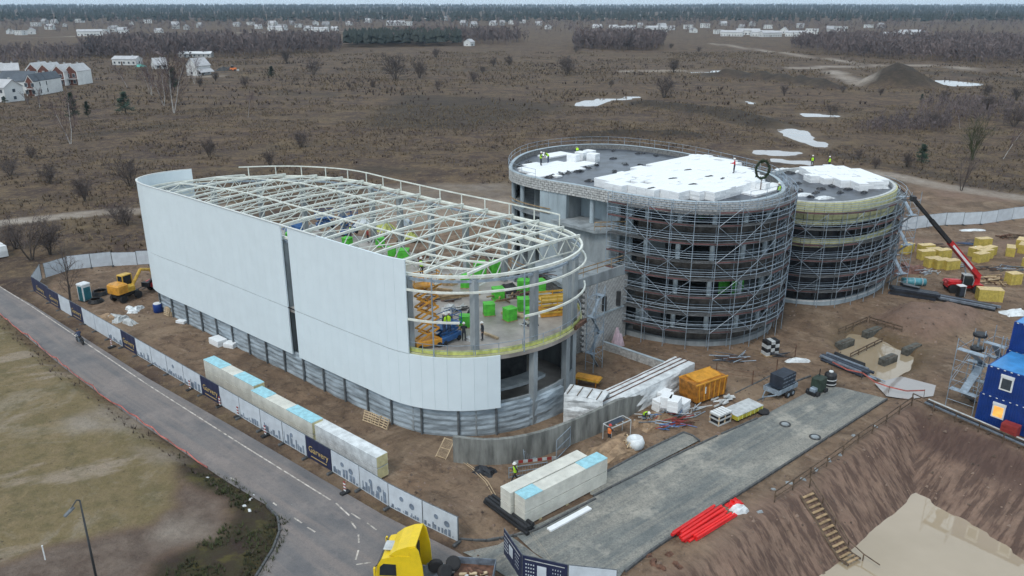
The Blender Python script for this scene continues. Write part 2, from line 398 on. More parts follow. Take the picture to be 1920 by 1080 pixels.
tracks = [(px([(-40, 425), (80, 412), (180, 402), (290, 398), (420, 392)]), 2.6), (px([(1330, 82), (1400, 92), (1480, 102), (1580, 116), (1650, 124)]), 4.0),
          (px([(1650, 121), (1760, 124), (1860, 133), (1930, 142)]), 4.5), (px([(1490, 130), (1560, 126), (1650, 124)]), 6.0), (px([(1560, 135), (1590, 150), (1620, 160)]), 5.0),
          (px([(190, 148), (330, 147), (480, 143)]), 2.5), (px([(1160, 135), (1300, 136), (1365, 133)]), 1.8), (px([(0, 72), (200, 68), (420, 62), (640, 60)]), 6),
          (px([(1580, 320), (1660, 330), (1750, 350), (1930, 375)]), 3.0)]

def axis(a, b, step, far0, far1, g):
    c = list(np.arange(a, b + step/2, step)); lo = []; hi = []; s = step; x = a
    while x > far0: s *= g; x -= s; lo.append(x)
    s = step; x = b
    while x < far1: s *= g; x += s; hi.append(x)
    return np.array(lo[::-1] + c + hi)
XS = axis(-78, 78, 0.5, -7000, 7000, 1.06); YS = axis(32, 130, 0.5, -800, 9500, 1.035)
GX, GY = np.meshgrid(XS, YS)

def terrain(X, Y):
    X = np.asarray(X, float); Y = np.asarray(Y, float)
    wx = X + (fbm(X, Y, 6, 3)-.45)*2.2; wy = Y + (fbm(X+90, Y+50, 6, 3)-.45)*2.2
    dist = np.hypot(X, Y)
    S = sdf(X, Y, site_poly); site = sm(S, -2.0, 1.5)
    hard = np.maximum.reduce([sm(sdf(X, Y, road_poly), -1.6, -0.3), sm(sdf(X, Y, gravel_poly), -1.2, -0.2), sm(sdf(X, Y, strip_poly), -.8, -.1), sm(sdf(X, Y, apron_poly), -1, -.2)])
    z = (1-site)*(fbm(X, Y, 22, 4)*0.7 - 0.12 + 0.35*fbm(X, Y, 3.1, 2)) + site*(fbm(X, Y, 4.5, 4)*0.34 - 0.16)
    z = z*(1-hard) - 0.06*hard
    z = z + sm(dist, 150, 500)*(fbm(X, Y, 120, 3)-.45)*1.6 + sm(dist, 900, 5500)*5 + sm(dist, 1500, 4000)*(fbm(X, Y, 1400, 3)-.45)*22
    # left field falls a touch
    P = sdf(X, Y, pit_poly); furrow = (vnoise(X*1.0, Y*1.0, 0.9)-.5)*0.18*sm(P, .3, 2)
    pl = np.abs((X-PIT_C[0])*dl.y - (Y-PIT_C[1])*dl.x); pr = np.abs((X-PIT_C[0])*dr.y - (Y-PIT_C[1])*dr.x); wob = (fbm(X, Y, 5, 3)-.45)
    dep = np.minimum(pl*0.84 + wob*.9*sm(pl, .2, 2), np.where(pr < 1.6, pr*.9, 1.44 + (pr-1.6)*.30) + wob*1.0*sm(pr, .2, 2))
    z = z - np.where(P > 0, np.clip(dep, 0, -WATER_Z + 0.7), 0) + furrow
    D = sdf(wx, wy, dig_poly); z = z - sm(D, -0.8, 1.2)*0.85
    Q = sdf(wx, wy, spoil_poly); z = z + sm(Q, -0.6, 2.6)*(1.1 + fbm(X, Y, 2.5, 3)*0.9)
    cr = np.hypot(wx-cone_c[0], (wy-cone_c[1])*0.9); z = z + np.clip(1 - cr/cone_r, 0, 1)**0.9*(10.5 + 1.5*fbm(X, Y, 5, 3))
    for L, hgt, wd in ((berm_line, 3.6, 9), (berm2, 1.8, 9), (berm3, 1.4, 5)):
        d = seg_d(wx, wy, L); z = z + (1-sm(d, 0, wd))*hgt*(0.7+0.6*fbm(X, Y, 6, 3))
    for L in puddles.values():
        q = sdf(X + (fbm(X, Y, 3, 3)-.45)*3, Y + (fbm(X+20, Y, 3, 3)-.45)*3, L); k = sm(q, -1.5, 1.0); z = z*(1-k*0.9) - 0.30*k
    q = sdf(wx, wy, site_puddle); z = z - 0.22*sm(q, -1.0, 0.5)
    return z
def gz(x, y): return float(terrain(np.array([x]), np.array([y]))[0])
GZ = terrain(GX, GY)
def attr_fields(X, Y):
    wx = X + (fbm(X, Y, 5, 3)-.45)*3.0; wy = Y + (fbm(X+90, Y+50, 5, 3)-.45)*3.0
    dirt = sm(sdf(wx, wy, site_poly), -1.2, 1.2); dirt = np.maximum(dirt, sm(sdf(wx, wy, mud_poly2), -2, 2)*0.9)
    olive_poly = [(-140, 150), (-103, 126)] + [(-80, 107.0)] + px([(0, 592), (120, 692), (250, 787), (345, 850), (330, 905), (350, 950), (300, 985), (180, 1020), (60, 1045)]) + [(-40, 42), (-140, 42)]
    olive = sm(sdf(wx, wy, olive_poly), -1.0, 1.0)
    verge_poly = px([(335, 845), (420, 900), (522, 972), (524, 998), (480, 1085)]) + [(-18.4, 40), (-19.4, 33), (-24.5, 36), (-25, 44)] + px([(400, 1010), (420, 945), (345, 905)])
    verge = sm(sdf(wx, wy, verge_poly), -0.8, 0.8)
    leftmud = sm(sdf(wx, wy, [(-140, 42), (-40, 42.5)] + px([(60, 1045), (180, 1018), (300, 985), (345, 950), (345, 900), (420, 945), (420, 1010), (380, 1085)]) + [(-25, 30), (-140, 20)]), -0.8, 0.8)*(1-verge)
    mud = np.maximum.reduce([sm(sdf(wx, wy, pit_poly), -2.5, 0.4), sm(sdf(wx, wy, spoil_poly), -1, 1), leftmud, sm(sdf(X, Y, px([(1560, 345), (1700, 350), (1925, 370), (1925, 500), (1690, 470)])), -3, 3)*0.75*sm(fbm(X, Y, 8, 3), .35, .55)])
    tr = np.zeros(X.shape)
    for L, wd in tracks: tr = np.maximum(tr, 1-sm(seg_d(wx*.25+X*.75, wy*.25+Y*.75, L), wd*0.55, wd*1.3))
    behind = sm(sdf(wx, wy, px([(690, 352), (960, 345), (980, 400), (700, 420)])), -2, 2)
    tr = np.maximum(tr, behind*0.55)
    dark = np.maximum.reduce([1-sm(seg_d(wx, wy, berm_line), 5, 11), 1-sm(seg_d(wx, wy, berm2), 6, 12), 1-sm(seg_d(wx, wy, berm3), 3, 7),
      1-sm(np.hypot(wx-cone_c[0], wy-cone_c[1]), cone_r*0.9, cone_r*1.05),
      0.8*sm(sdf(wx*.5+X*.5, wy*.5+Y*.5, px([(760, 178), (920, 185), (1080, 200), (980, 225), (880, 245), (680, 240), (700, 215)])), -6, 6),
      0.75*(1-sm(seg_d(wx, wy, px([(170, 255), (250, 245), (310, 237)])), 2, 6)), 0.7*(1-sm(seg_d(wx, wy, px([(515, 175), (620, 180)])), 2, 7)), 0.6*(1-sm(seg_d(wx, wy, px([(640, 132), (850, 133), (1000, 131)])), 2, 6)),
      0.8*(1-sm(seg_d(wx, wy, px([(1760, 135), (1930, 150)])), 3, 9)), 0.7*(1-sm(seg_d(wx, wy, px([(690, 320), (760, 325)])), 2, 5)), 0.6*(1-sm(seg_d(wx, wy, px([(1560, 290), (1800, 340), (1930, 360)])), 1.5, 4))])
    wet = sm(sdf(wx, wy, dig_poly), -2, 0.5)
    for L in puddles.values(): wet = np.maximum(wet, 0.6*sm(sdf(wx, wy, L), -4, 0))
    Pp = sdf(X, Y, pit_poly); pl = np.abs((X-PIT_C[0])*dl.y - (Y-PIT_C[1])*dl.x); pr = np.abs((X-PIT_C[0])*dr.y - (Y-PIT_C[1])*dr.x)
    rside = np.where(Pp > -3, sm(pl*.84 - pr*.42, -.4, .4), 0)
    rim = sm(Pp, -1.2, .2)*(1-sm(pr, 2.0, 3.4))*sm(rside, .3, .7)
    sand = np.maximum(sm(sdf(wx, wy, px([(120, 800), (200, 770), (250, 760), (290, 790), (230, 810), (150, 825)])), -1.5, 1.0), sm(sdf(wx, wy, px([(255, 850), (330, 850), (345, 870), (300, 880)])), -1.2, .8)); tr = np.maximum(tr, sand*.75); tr = np.maximum(tr, .7*sm(sdf(wx, wy, px([(290, 1010), (330, 965), (400, 985), (400, 1015), (320, 1030)])), -.8, .8))
    return dict(dirt=dirt, olive=olive, verge=verge, mud=mud, track=tr, dark=np.maximum(dark, 0), wet=wet, rside=rside, rim=rim, pit=sm(Pp, -2.0, .3), leftmud=leftmud)
AT = attr_fields(GX, GY)
ny, nx = GX.shape
me = bpy.data.meshes.new('ground')
co = np.stack([GX, GY, GZ], -1).reshape(-1, 3)
idx = np.arange(ny*nx).reshape(ny, nx)
quads = np.stack([idx[:-1, :-1], idx[:-1, 1:], idx[1:, 1:], idx[1:, :-1]], -1).reshape(-1, 4)
me.vertices.add(len(co)); me.vertices.foreach_set('co', co.ravel())
me.loops.add(quads.size); me.loops.foreach_set('vertex_index', quads.ravel().astype(np.int32))
me.polygons.add(len(quads)); me.polygons.foreach_set('loop_start', np.arange(0, quads.size, 4, dtype=np.int32))
me.polygons.foreach_set('use_smooth', np.ones(len(quads), bool)); me.update(calc_edges=True)
for k, v in AT.items():
    a = me.attributes.new(k, 'FLOAT', 'POINT'); a.data.foreach_set('value', v.ravel().astype(np.float32))
gm = bpy.data.materials.new('ground'); gm.use_nodes = True; MAT['ground'] = gm
t = gm.node_tree; L = t.links.new; N = t.nodes.new; bs = t.nodes['Principled BSDF']
geo = N('ShaderNodeNewGeometry')
def noi(scale, det=5, rough=.6, mp=None, dist=0.0):
    n = N('ShaderNodeTexNoise'); n.inputs['Scale'].default_value = scale; n.inputs['Detail'].default_value = det; n.inputs['Roughness'].default_value = rough; n.inputs['Distortion'].default_value = dist
    if mp:
        m_ = N('ShaderNodeMapping'); m_.vector_type = 'TEXTURE'; m_.inputs['Scale'].default_value = tuple(1/v for v in mp[:3])
        if len(mp) > 3: m_.inputs['Rotation'].default_value = (0, 0, mp[3])
        L(geo.outputs['Position'], m_.inputs[0]); L(m_.outputs[0], n.inputs['Vector'])
    else: L(geo.outputs['Position'], n.inputs['Vector'])
    return n.outputs['Fac']
def rng_(s, a, b, c=0., d=1.):
    m_ = N('ShaderNodeMapRange'); m_.inputs[1].default_value = a; m_.inputs[2].default_value = b; m_.inputs[3].default_value = c; m_.inputs[4].default_value = d; L(s, m_.inputs[0]); return m_.outputs[0]
def mixc(f, a, b, blend='MIX'):
    m_ = N('ShaderNodeMix'); m_.data_type = 'RGBA'; m_.blend_type = blend
    for i, v in ((0, f), (6, a), (7, b)):
        if isinstance(v, tuple): m_.inputs[i].default_value = (*v, 1)
        elif isinstance(v, (int, float)): m_.inputs[i].default_value = v
        else: L(v, m_.inputs[i])
    return m_.outputs[2]
def mul(a, b):
    m_ = N('ShaderNodeMath'); m_.operation = 'MULTIPLY'
    for i, v in ((0, a), (1, b)):
        if isinstance(v, (int, float)): m_.inputs[i].default_value = v
        else: L(v, m_.inputs[i])
    return m_.outputs[0]
def att(n):
    a = N('ShaderNodeAttribute'); a.attribute_name = n; return a.outputs['Fac']
big = rng_(noi(0.012, 4, .6, (1, 1.6, 1)), .40, .60); mid = rng_(noi(0.06, 6, .68), .38, .62); fine = rng_(noi(0.45, 6, .7), .32, .68); vfine = rng_(noi(2.6, 4, .7), .3, .7)
streak = rng_(noi(0.05, 5, .65, (.35, 1.6, 1)), .40, .62)
f1 = mixc(mid, (0.196, 0.126, 0.073), (0.104, 0.064, 0.052))
f2 = mixc(fine, (0.180, 0.119, 0.064), (0.096, 0.060, 0.046))
fld = mixc(0.5, f1, f2)
fld = mixc(mul(big, 0.55), fld, (0.128, 0.099, 0.043))
fld = mixc(mul(streak, 0.55), fld, (0.088, 0.053, 0.049))
fld = mixc(rng_(noi(0.10, 6, .74), .52, .64, 0, .80), fld, (0.058, 0.035, 0.032))
fld = mixc(rng_(noi(0.028, 6, .70, (.6, 1.4, 1)), .55, .66, 0, .65), fld, (0.066, 0.041, 0.035))
fld = mixc(rng_(noi(0.16, 5, .72, (1.0, 1.3, 1)), .57, .70, 0, .60), fld, (0.248, 0.164, 0.087))
fld = mixc(rng_(noi(0.020, 7, .66, (.7, 1.5, 1), .5), .50, .58, 0, .72), fld, mixc(fine, (0.088, 0.058, 0.052), (0.060, 0.042, 0.040)))
fld = mixc(rng_(noi(0.033, 7, .66, (.8, 1.4, 1), .4), .53, .62, 0, .70), fld, mixc(fine, (0.215, 0.160, 0.085), (0.140, 0.118, 0.052)))
spk = noi(0.14, 8, .82); fld = mixc(.62, fld, mixc(rng_(spk, .43, .57), (0.230, 0.168, 0.096), (0.062, 0.042, 0.038)))
spk2 = noi(0.05, 8, .80, (.8, 1.3, 1)); fld = mixc(rng_(spk2, .50, .60, 0, .55), fld, (0.070, 0.048, 0.044))
drk = mixc(rng_(noi(0.30, 6, .72), .40, .60), (0.026, 0.021, 0.017), (0.058, 0.044, 0.032))
fld = mixc(rng_(noi(1.0, 6, .75), .48, .60, 0, .60), fld, mixc(.55, fld, (0.030, 0.020, 0.018)))
fld = mixc(rng_(noi(0.75, 6, .75), .53, .64, 0, .55), fld, (0.30, 0.225, 0.130))
ol = mixc(mid, (0.282, 0.210, 0.120), (0.201, 0.154, 0.080)); ol = mixc(rng_(noi(0.9, 5, .7), .35, .66), ol, (0.190, 0.148, 0.070))
ol = mixc(rng_(noi(0.16, 5, .66, (.5, 1.5, 1, .5)), .56, .64, 0, .8), ol, (0.353, 0.284, 0.217))
ol = mixc(rng_(noi(0.10, 7, .72, None, 1.2), .52, .62, 0, .75), ol, (0.300, 0.250, 0.180))
ol = mixc(rng_(noi(0.45, 7, .74), .50, .64, 0, .55), ol, (0.130, 0.112, 0.058))
ol = mixc(rng_(noi(1.5, 3, .6), .66, .73, 0, .8), ol, (0.06, 0.045, 0.03))
vg = mixc(fine, (0.055, 0.051, 0.021), (0.046, 0.029, 0.025)); vg = mixc(rng_(noi(0.5, 4, .6), .55, .66, 0, .7), vg, (0.116, 0.101, 0.027))
di = mixc(mid, (0.270, 0.182, 0.122), (0.180, 0.125, 0.089)); di = mixc(mul(fine, .55), di, (0.306, 0.228, 0.161))
rut = rng_(noi(0.35, 5, .62, (1.9, .5, 1, R(49))), .46, .62)
di = mixc(mul(rut, .25), di, (0.093, 0.067, 0.050)); di = mixc(rng_(noi(0.13, 4, .6), .54, .66, 0, .6), di, (0.255, 0.190, 0.143))
di = mixc(rng_(noi(0.8, 8, .74, None, .6), .50, .60, 0, .70), di, (0.105, 0.074, 0.054))  # dark blotches stand in for shading the bump fails to show
di = mixc(rng_(noi(0.30, 7, .72, None, .8), .54, .63, 0, .70), di, (0.345, 0.268, 0.200))  # pale blotches painted as highlights on the churned dirt
di = mixc(rng_(noi(0.9, 6, .6, (1.5, .35, 1, R(49))), .53, .62, 0, .35), di, (0.095, 0.066, 0.050))
di = mixc(rng_(noi(1.8, 3, .6), .64, .72, 0, .7), di, (0.069, 0.050, 0.041))
mu = mixc(rng_(noi(0.30, 6, .7), .38, .62), (0.250, 0.160, 0.118), (0.150, 0.095, 0.072)); mu = mixc(mul(fine, .6), mu, (0.290, 0.200, 0.150))
fa_ = noi(0.9, 4, .6, (2.6, .22, 1, R(31))); fb_ = noi(0.9, 4, .6, (2.6, .22, 1, R(131))); fu_ = mixc(att('rside'), fa_, fb_); furr = rng_(fu_, .45, .58); mu = mixc(mul(mul(furr, att('pit')), .70), mu, (0.071, 0.043, 0.036))  # furrows darkened in colour, since even light leaves the slope unshaded
mu = mixc(mul(att('rim'), .75), mu, (0.085, 0.052, 0.045))  # dark edge band painted in to shape the bank under even light
mu = mixc(mul(att('leftmud'), .85), mu, mixc(rng_(noi(0.5, 6, .72), .40, .60), (0.100, 0.074, 0.060), (0.185, 0.145, 0.118)))
trk = mixc(mid, (0.388, 0.338, 0.288), (0.275, 0.225, 0.181))
di = mixc(rng_(noi(0.07, 7, .68, None, 1.0), .50, .62, 0, .60), di, (0.360, 0.275, 0.195)); di = mixc(rng_(noi(0.085, 7, .70, (1, 1, 1.7), 1.2), .52, .62, 0, .65), di, (0.100, 0.070, 0.050))
fld = mixc(1.0, fld, (0.84, 0.80, 0.79), 'MULTIPLY'); fld = mixc(mul(att('dark'), 0.9), fld, drk); di = mixc(1.0, di, (0.92, 0.88, 0.84), 'MULTIPLY')
col = mixc(att('olive'), fld, ol); col = mixc(att('verge'), col, vg); col = mixc(att('dirt'), col, di); col = mixc(att('mud'), col, mu)
col = mixc(mul(att('track'), rng_(noi(0.5, 4), .3, .6, .55, 1)), col, trk)
col = mixc(mul(att('wet'), .75), col, (0.135, 0.088, 0.042))
col = mixc(rng_(vfine, 0, 1, 0, .28), col, (0.05, 0.04, 0.03))
L(col, bs.inputs['Base Color'])
rr = rng_(att('wet'), 0, 1, .95, .45); L(rr, bs.inputs['Roughness']); bs.inputs['Specular IOR Level'].default_value = 0.25
bp = N('ShaderNodeBump'); bp.inputs['Strength'].default_value = 1; bp.inputs['Distance'].default_value = 0.5
hh = mixc(0.5, noi(0.5, 6, .72), noi(2.2, 5, .7)); hh = mixc(mul(att('pit'), .7), hh, fu_); hh = mixc(mul(att('dirt'), .4), hh, noi(0.45, 5, .62, (1.9, .5, 1, R(49)))); L(hh, bp.inputs['Height']); L(bp.outputs[0], bs.inputs['Normal'])
me.materials.append(gm)
ground = struct(link('ground', me))

# ---- flat sheets
def sheet(name, poly, z, mat, tess=None):
    import bmesh
    b = bmesh.new(); vs = [b.verts.new((p[0], p[1], z)) for p in poly]; b.faces.new(vs); bmesh.ops.triangulate(b, faces=b.faces[:])
    b.normal_update()
    for f in b.faces:
        if f.normal.z < 0: f.normal_flip()
    m_ = bpy.data.meshes.new(name); b.to_mesh(m_); b.free(); m_.materials.append(MAT[mat]); return struct(link(name, m_))
def surf(name, c1, c2, c3, rot, rough=.85, bump=.02, gr=.35):
    m_ = bpy.data.materials.new(name); m_.use_nodes = True; MAT[name] = m_
    global t, L, N, geo
    t = m_.node_tree; L = t.links.new; N = t.nodes.new; geo = N('ShaderNodeNewGeometry'); b = t.nodes['Principled BSDF']
    c = mixc(rng_(noi(0.35, 5, .62), .38, .62), c1, c2)
    c = mixc(rng_(noi(0.5, 5, .6, (2.2, .12, 1, rot)), .42, .60, 0, .75), c, c3)
    c = mixc(rng_(noi(9, 3, .7), .35, .7, 0, gr), c, tuple(x*.45 for x in c2)); c = mixc(rng_(noi(0.22, 7, .72), .52, .64, 0, gr), c, tuple(min(.6, x*1.25) for x in c3)); c = mixc(rng_(noi(2.5, 6, .75), .52, .66, 0, gr), c, tuple(x*.62 for x in c2))
    L(c, b.inputs['Base Color']); b.inputs['Roughness'].default_value = rough
    bp = N('ShaderNodeBump'); bp.inputs['Distance'].default_value = bump; L(noi(11, 4, .7), bp.inputs['Height']); L(bp.outputs[0], b.inputs['Normal'])
surf('asphalt', (0.185, 0.170, 0.165), (0.130, 0.126, 0.130), (0.245, 0.205, 0.185), R(49), .8, .006)
surf('gravel', (0.230, 0.240, 0.225), (0.150, 0.164, 0.162), (0.360, 0.335, 0.285), R(-49.5), .95, .03, .6)
sheet('road', road_poly, 0.02, 'asphalt')
sheet('gravel_lane', gravel_poly, 0.045, 'gravel'); sheet('parking_strip', strip_poly, 0.06, 'gravel'); sheet('gravel_apron', apron_poly, 0.032, 'gravel')
pw = [tuple(_cv + dl*3 + dr*2.2), tuple(_cv + dl*39 + dr*2.2), tuple(_cv + dl*39 + dr*35), tuple(_cv + dl*3 + dr*35)]
sheet('pit_water', pw, WATER_Z, 'mudwater')
for k, v in puddles.items(): sheet(k, [(sum(p[0] for p in v)/len(v)*-.12 + p[0]*1.12, sum(p[1] for p in v)/len(v)*-.12 + p[1]*1.12) for p in v], -0.10, 'puddle')
cx_, cy_ = [sum(p[i] for p in dig_poly)/len(dig_poly) for i in (0, 1)]
sheet('excavation_water', [(cx_ + (p[0]-cx_)*.95, cy_ + (p[1]-cy_)*.95) for p in dig_poly], -0.62, 'mudwater')
sheet('site_puddle', site_puddle, -0.03, 'puddle')

# ---- kerbs: short stones laid end to end
def kerb(line, zt=0.16, wd=0.16, step=1.0, label=None):
    pts = resample([(p[0], p[1], 0) for p in line], step)
    k = bpy.data.objects.new('kerb', None); C.objects.link(k); k['kind'] = 'structure'
    mesh = None
    for a, b in zip(pts, pts[1:]):
        a, b = Vector(a), Vector(b); l = (b-a).length
        if mesh is None: mesh = MB().bevbox((0, 0, zt/2 - .06), (l - .015, wd, zt + .12), .03).mesh('kerb_stone', 'kerb')
        o = link('kerb_stone', mesh, k, (a+b)/2, math.atan2(b.y-a.y, b.x-a.x))
kerb(px([(1112, 931), (1280, 848), (1345, 818)])); kerb(px([(1352, 815), (1420, 785)])); kerb(px([(1103, 904), (1200, 851), (1283, 811), (1297, 817), (1312, 828)]))
kerb(px([(1172, 1072), (1225, 1030), (1280, 994), (1470, 873), (1663, 749)]))
kerb(px([(862, 1012), (905, 1016), (950, 1008), (1000, 998), (1060, 966), (1117, 936)]))
kerb(px([(1420, 752), (1500, 712), (1520, 705)]), .1); kerb(px([(1378, 738), (1445, 705)]), .1)
kerb(px([(500, 948), (522, 972), (524, 998), (512, 1030), (480, 1082)]) + [(-18.3, 40.0)])

# ---- road markings: each painted line its own sheet
def mark(p, q, wd=0.12):
    p, q = Vector((*p, .0)), Vector((*q, .0)); n = Vector((-(q-p).y, (q-p).x, 0)).normalized()*wd/2
    sheet('lane_marking', [(p-n)[:2], (q-n)[:2], (q+n)[:2], (p+n)[:2]], 0.026, 'line_paint')
M('line_paint', (0.50, 0.45, 0.40), 0.8, 0.3, 2.0)
for a, b in (((-40, 513), (60, 575)), ((60.5, 575.3), (273, 719)), ((273.5, 719.3), (450, 832)), ((450.5, 832.3), (620, 938)), ((630, 944), (655, 967)), ((658, 978), (668, 992)), ((672, 1003), (673, 1018)), ((672, 1032), (667, 1050)), ((668, 1059), (695, 1055)), ((551, 971), (566, 981)), ((576, 989), (591, 998)), ((688, 981), (706, 994)), ((659, 963), (676, 974)), ((432, 896), (439, 900)), ((512, 943), (519, 948))):
    mark(at2(*a), at2(*b))
# ================================================================ WHITE-CLAD HALL  (local frame: x along the road front, y to the back)
HR = R(-41); HO = Vector((-47.06, 95.24, 0))
def hl(s, t, z=0.0): return (HO.x + s*math.cos(HR) - t*math.sin(HR), HO.y + s*math.sin(HR) + t*math.cos(HR), z)
def hinv(p): dx, dy = p[0]-HO.x, p[1]-HO.y; return (dx*math.cos(HR) + dy*math.sin(HR), -dx*math.sin(HR) + dy*math.cos(HR))
hall = thing('hall_building', 'long hall under construction with white wall panels and open white roof trusses', 'building', HO, HR)
OUT = spline([(4.5, 0), (15, 0), (30, 0), (44, 0), (50.0, 0.3), (54.3, 2.6), (57.2, 6.8), (58.2, 12), (56.8, 17), (52.5, 20.4), (46, 21), (36, 20.9), (26, 21.2), (17, 21.4), (9.5, 18.2), (4.2, 12.5), (1.0, 6.6), (1.2, 2.2)], True, 14)
FULL = resample(OUT, 1.15, True)                      # starts at (4.5, 0) and runs along the front to the nose
def arc(pts, s0=None): return pts
ZS, ZR, ZP, ZJ, ZB = 7.6, 14.8, 16.15, 7.75, 2.75     # slab, roof ring, parapet, panel joint, panel foot
inn = offset(FULL, 0.22, True)
# --- wall panels, one object each
def pan(p, q, z0, z1, nm='wall_panel'):
    a, b = Vector((p[0], p[1], 0)), Vector((q[0], q[1], 0)); d = (b-a); l = d.length; d.normalize()
    MBp = MB(); n = Vector((d.y, -d.x, 0)); g = .003
    prof = [(g, .016), (.012+g, .03), (l-.012-g, .03), (l-g, .016)]
    vs = []
    for z in (z0, z1):
        for u, o in prof: vs.append(a + d*u + n*o + Vector((0, 0, z)))
        for u, o in ((l-g, -.12), (g, -.12)): vs.append(a + d*u + n*o + Vector((0, 0, z)))
    k = 6; fs = [tuple(range(k-1, -1, -1)), tuple(range(k, 2*k))] + [(i, (i+1) % k, k+(i+1) % k, k+i) for i in range(k)]
    MBp.add(vs, fs); MBp.build(nm, 'clad', hall)
NF = len(FULL)
def pxx(p): 
    v = Vector(hl(p[0], p[1], 10)); d = v.y*_c - (v.z-CAMH)*_s; return 960 + FPX*v.x/d
for i in range(-9, 60):
    p, q = FULL[i % NF], FULL[(i+1) % NF]; m = ((p[0]+q[0])/2, (p[1]+q[1])/2); X = pxx(m)
    front = m[1] < 4 and m[0] > 3
    if front and 537 < X < 555: continue
    if X > 931 or m[1] > 14 and m[0] > 30: continue
    if i >= -9: 
        pan(p, q, ZB, ZJ - .03)
        if not (X > 755 and m[0] > 30): pan(p, q, ZJ + .03, ZP)
# left end continues round the back for a few panels
mb = MB(); mb.path([(*p, ZP + .03) for p in [FULL[i % NF] for i in range(-9, 31)]], .22, .06); mb.build('wall_cap', 'clad_edge', hall)
for sg_ in (range(-9, 21), range(22, 40)): MB().path([(*offset(FULL, .05, True)[i % NF], ZJ) for i in sg_ if not (pxx(FULL[i % NF]) > 528 and pxx(FULL[i % NF]) < 566) or i < 5], .05, .14).build('joint_dark_strip', 'black', hall)  # black strip behind the panel gap, makes the joint read dark
# --- plinth wrapped in film: sheet and post per bay
PL = resample(offset(OUT, 0.45, True), 3.3, True); nP = len(PL)
for i in range(nP):
    p, q = PL[i], PL[(i+1) % nP]; m = ((p[0]+q[0])/2, (p[1]+q[1])/2)
    if m[1] > 17 or (m[0] > 52 and m[1] > 8): continue
    d = Vector((q[0]-p[0], q[1]-p[1], 0)); l = d.length; d.normalize(); n = Vector((d.y, -d.x, 0))
    mb = MB(); nu, nz = 8, 13; vs = []
    for a in range(nz):
        for b in range(nu):
            off = .05*(a % 2) + .03*math.sin(b*.9 + a*.35 + i) + .02*(random.random()-.5) + .10*math.sin(b/(nu-1)*PI)
            vs.append(Vector((p[0], p[1], 0)) + d*(l*b/(nu-1)) + n*off + Vector((0, 0, -0.1 + (ZB + .25)*a/(nz-1))))
    mb.add(vs, [(a*nu+b, a*nu+b+1, (a+1)*nu+b+1, (a+1)*nu+b) for a in range(nz-1) for b in range(nu-1)]); mb.build('film_sheet', 'film', hall)
    mb = MB(); c = Vector((p[0], p[1], 0)) + n*.16; mb.bar(c + Vector((0, 0, -.2)), c + Vector((0, 0, ZB)), .16, .16); mb.build('plinth_post', 'post_grey', hall)
mb = MB(); mb.ribbon(offset(FULL, .75, True), -.3, ZB + .2, .2, closed=True)
mb.build('plinth_wall', 'concrete', hall)
# --- floor slabs
mb = MB(); mb.prism(offset(FULL, .30, True), ZS - .38, ZS); mb.build('upper_slab', 'slab', hall)
mb = MB(); mb.prism(offset(FULL, .97, True), -.25, .12); mb.build('ground_slab', 'slab', hall)
# edge protection of the slab in the nose
NOSE = [p for p in FULL if p[0] > 47.6]
i0 = min(range(NF), key=lambda i: abs(FULL[i][0]-48.5) + 9*(FULL[i][1] > 5)); nose = [FULL[(i0+k) % NF] for k in range(0, 27)]
mb = MB(); mb.path([(*p, ZS + .09) for p in offset(nose, .34)], .06, .2); mb.build('edge_strip', 'wool_band', hall)
gp = offset(nose, .42)
for k, p in enumerate(gp[1:-1]):
    if k % 2 == 0: MB().bar((*p, ZS), (*p, ZS + 1.1), .05).build('guard_post', 'galv', hall)
for h_ in (.55, 1.08): MB().path([(*p, ZS + h_) for p in gp], .04).build('guard_rail', 'galv', hall)
for k in range(0, len(gp)-3, 3): MB().path([(*p, ZS + .42) for p in gp[k:k+4]], .03, .40).build('warning_strip', 'hivis_strip', hall)
# --- columns
COLP = []
cs = offset(OUT, .75, True); acc = resample(cs, 5.6, True)
for p in acc:
    if p[0] < 46: COLP.append((p[0], p[1], .55))
nz_ = [p for p in resample(cs, .25, True) if p[0] > 46]
for X_ in (766, 891, 1002, 1066):
    p = min([q for q in nz_ if q[1] < 13.5], key=lambda q: abs(pxx(q) - X_)); COLP.append((p[0], p[1], .55))
COLP += [(56.4, 15.6, .55), (52.5, 19.6, .55), (47.5, 20.2, .55)]
for p in COLP:
    MB().box((p[0], p[1], (ZR - .3)/2), (.55, .55, ZR - .3)).build('column', 'concrete', hall)
for s_ in range(8, 54, 7):
    for t_ in (6.5, 14): MB().box((s_, t_, (ZS-.38)/2 + .06), (.5, .5, ZS - .38 - .12)).build('column', 'concrete', hall)
# near-black inner walls, added to keep the ground floor dark
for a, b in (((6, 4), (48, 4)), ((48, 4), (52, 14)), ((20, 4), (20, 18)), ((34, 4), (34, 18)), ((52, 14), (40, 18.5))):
    MB().bar((*a, 3.5), (*b, 3.5), .2, 6.6).build('inner_wall', 'shade_and_dark_gear', hall)
mb = MB(); m2 = offset([p for p in FULL if p[0] > 49.5], 2.0); mb.ribbon(m2[:14], 3.25, 3.55, 1.6); mb.build('balcony_slab', 'concrete', hall)
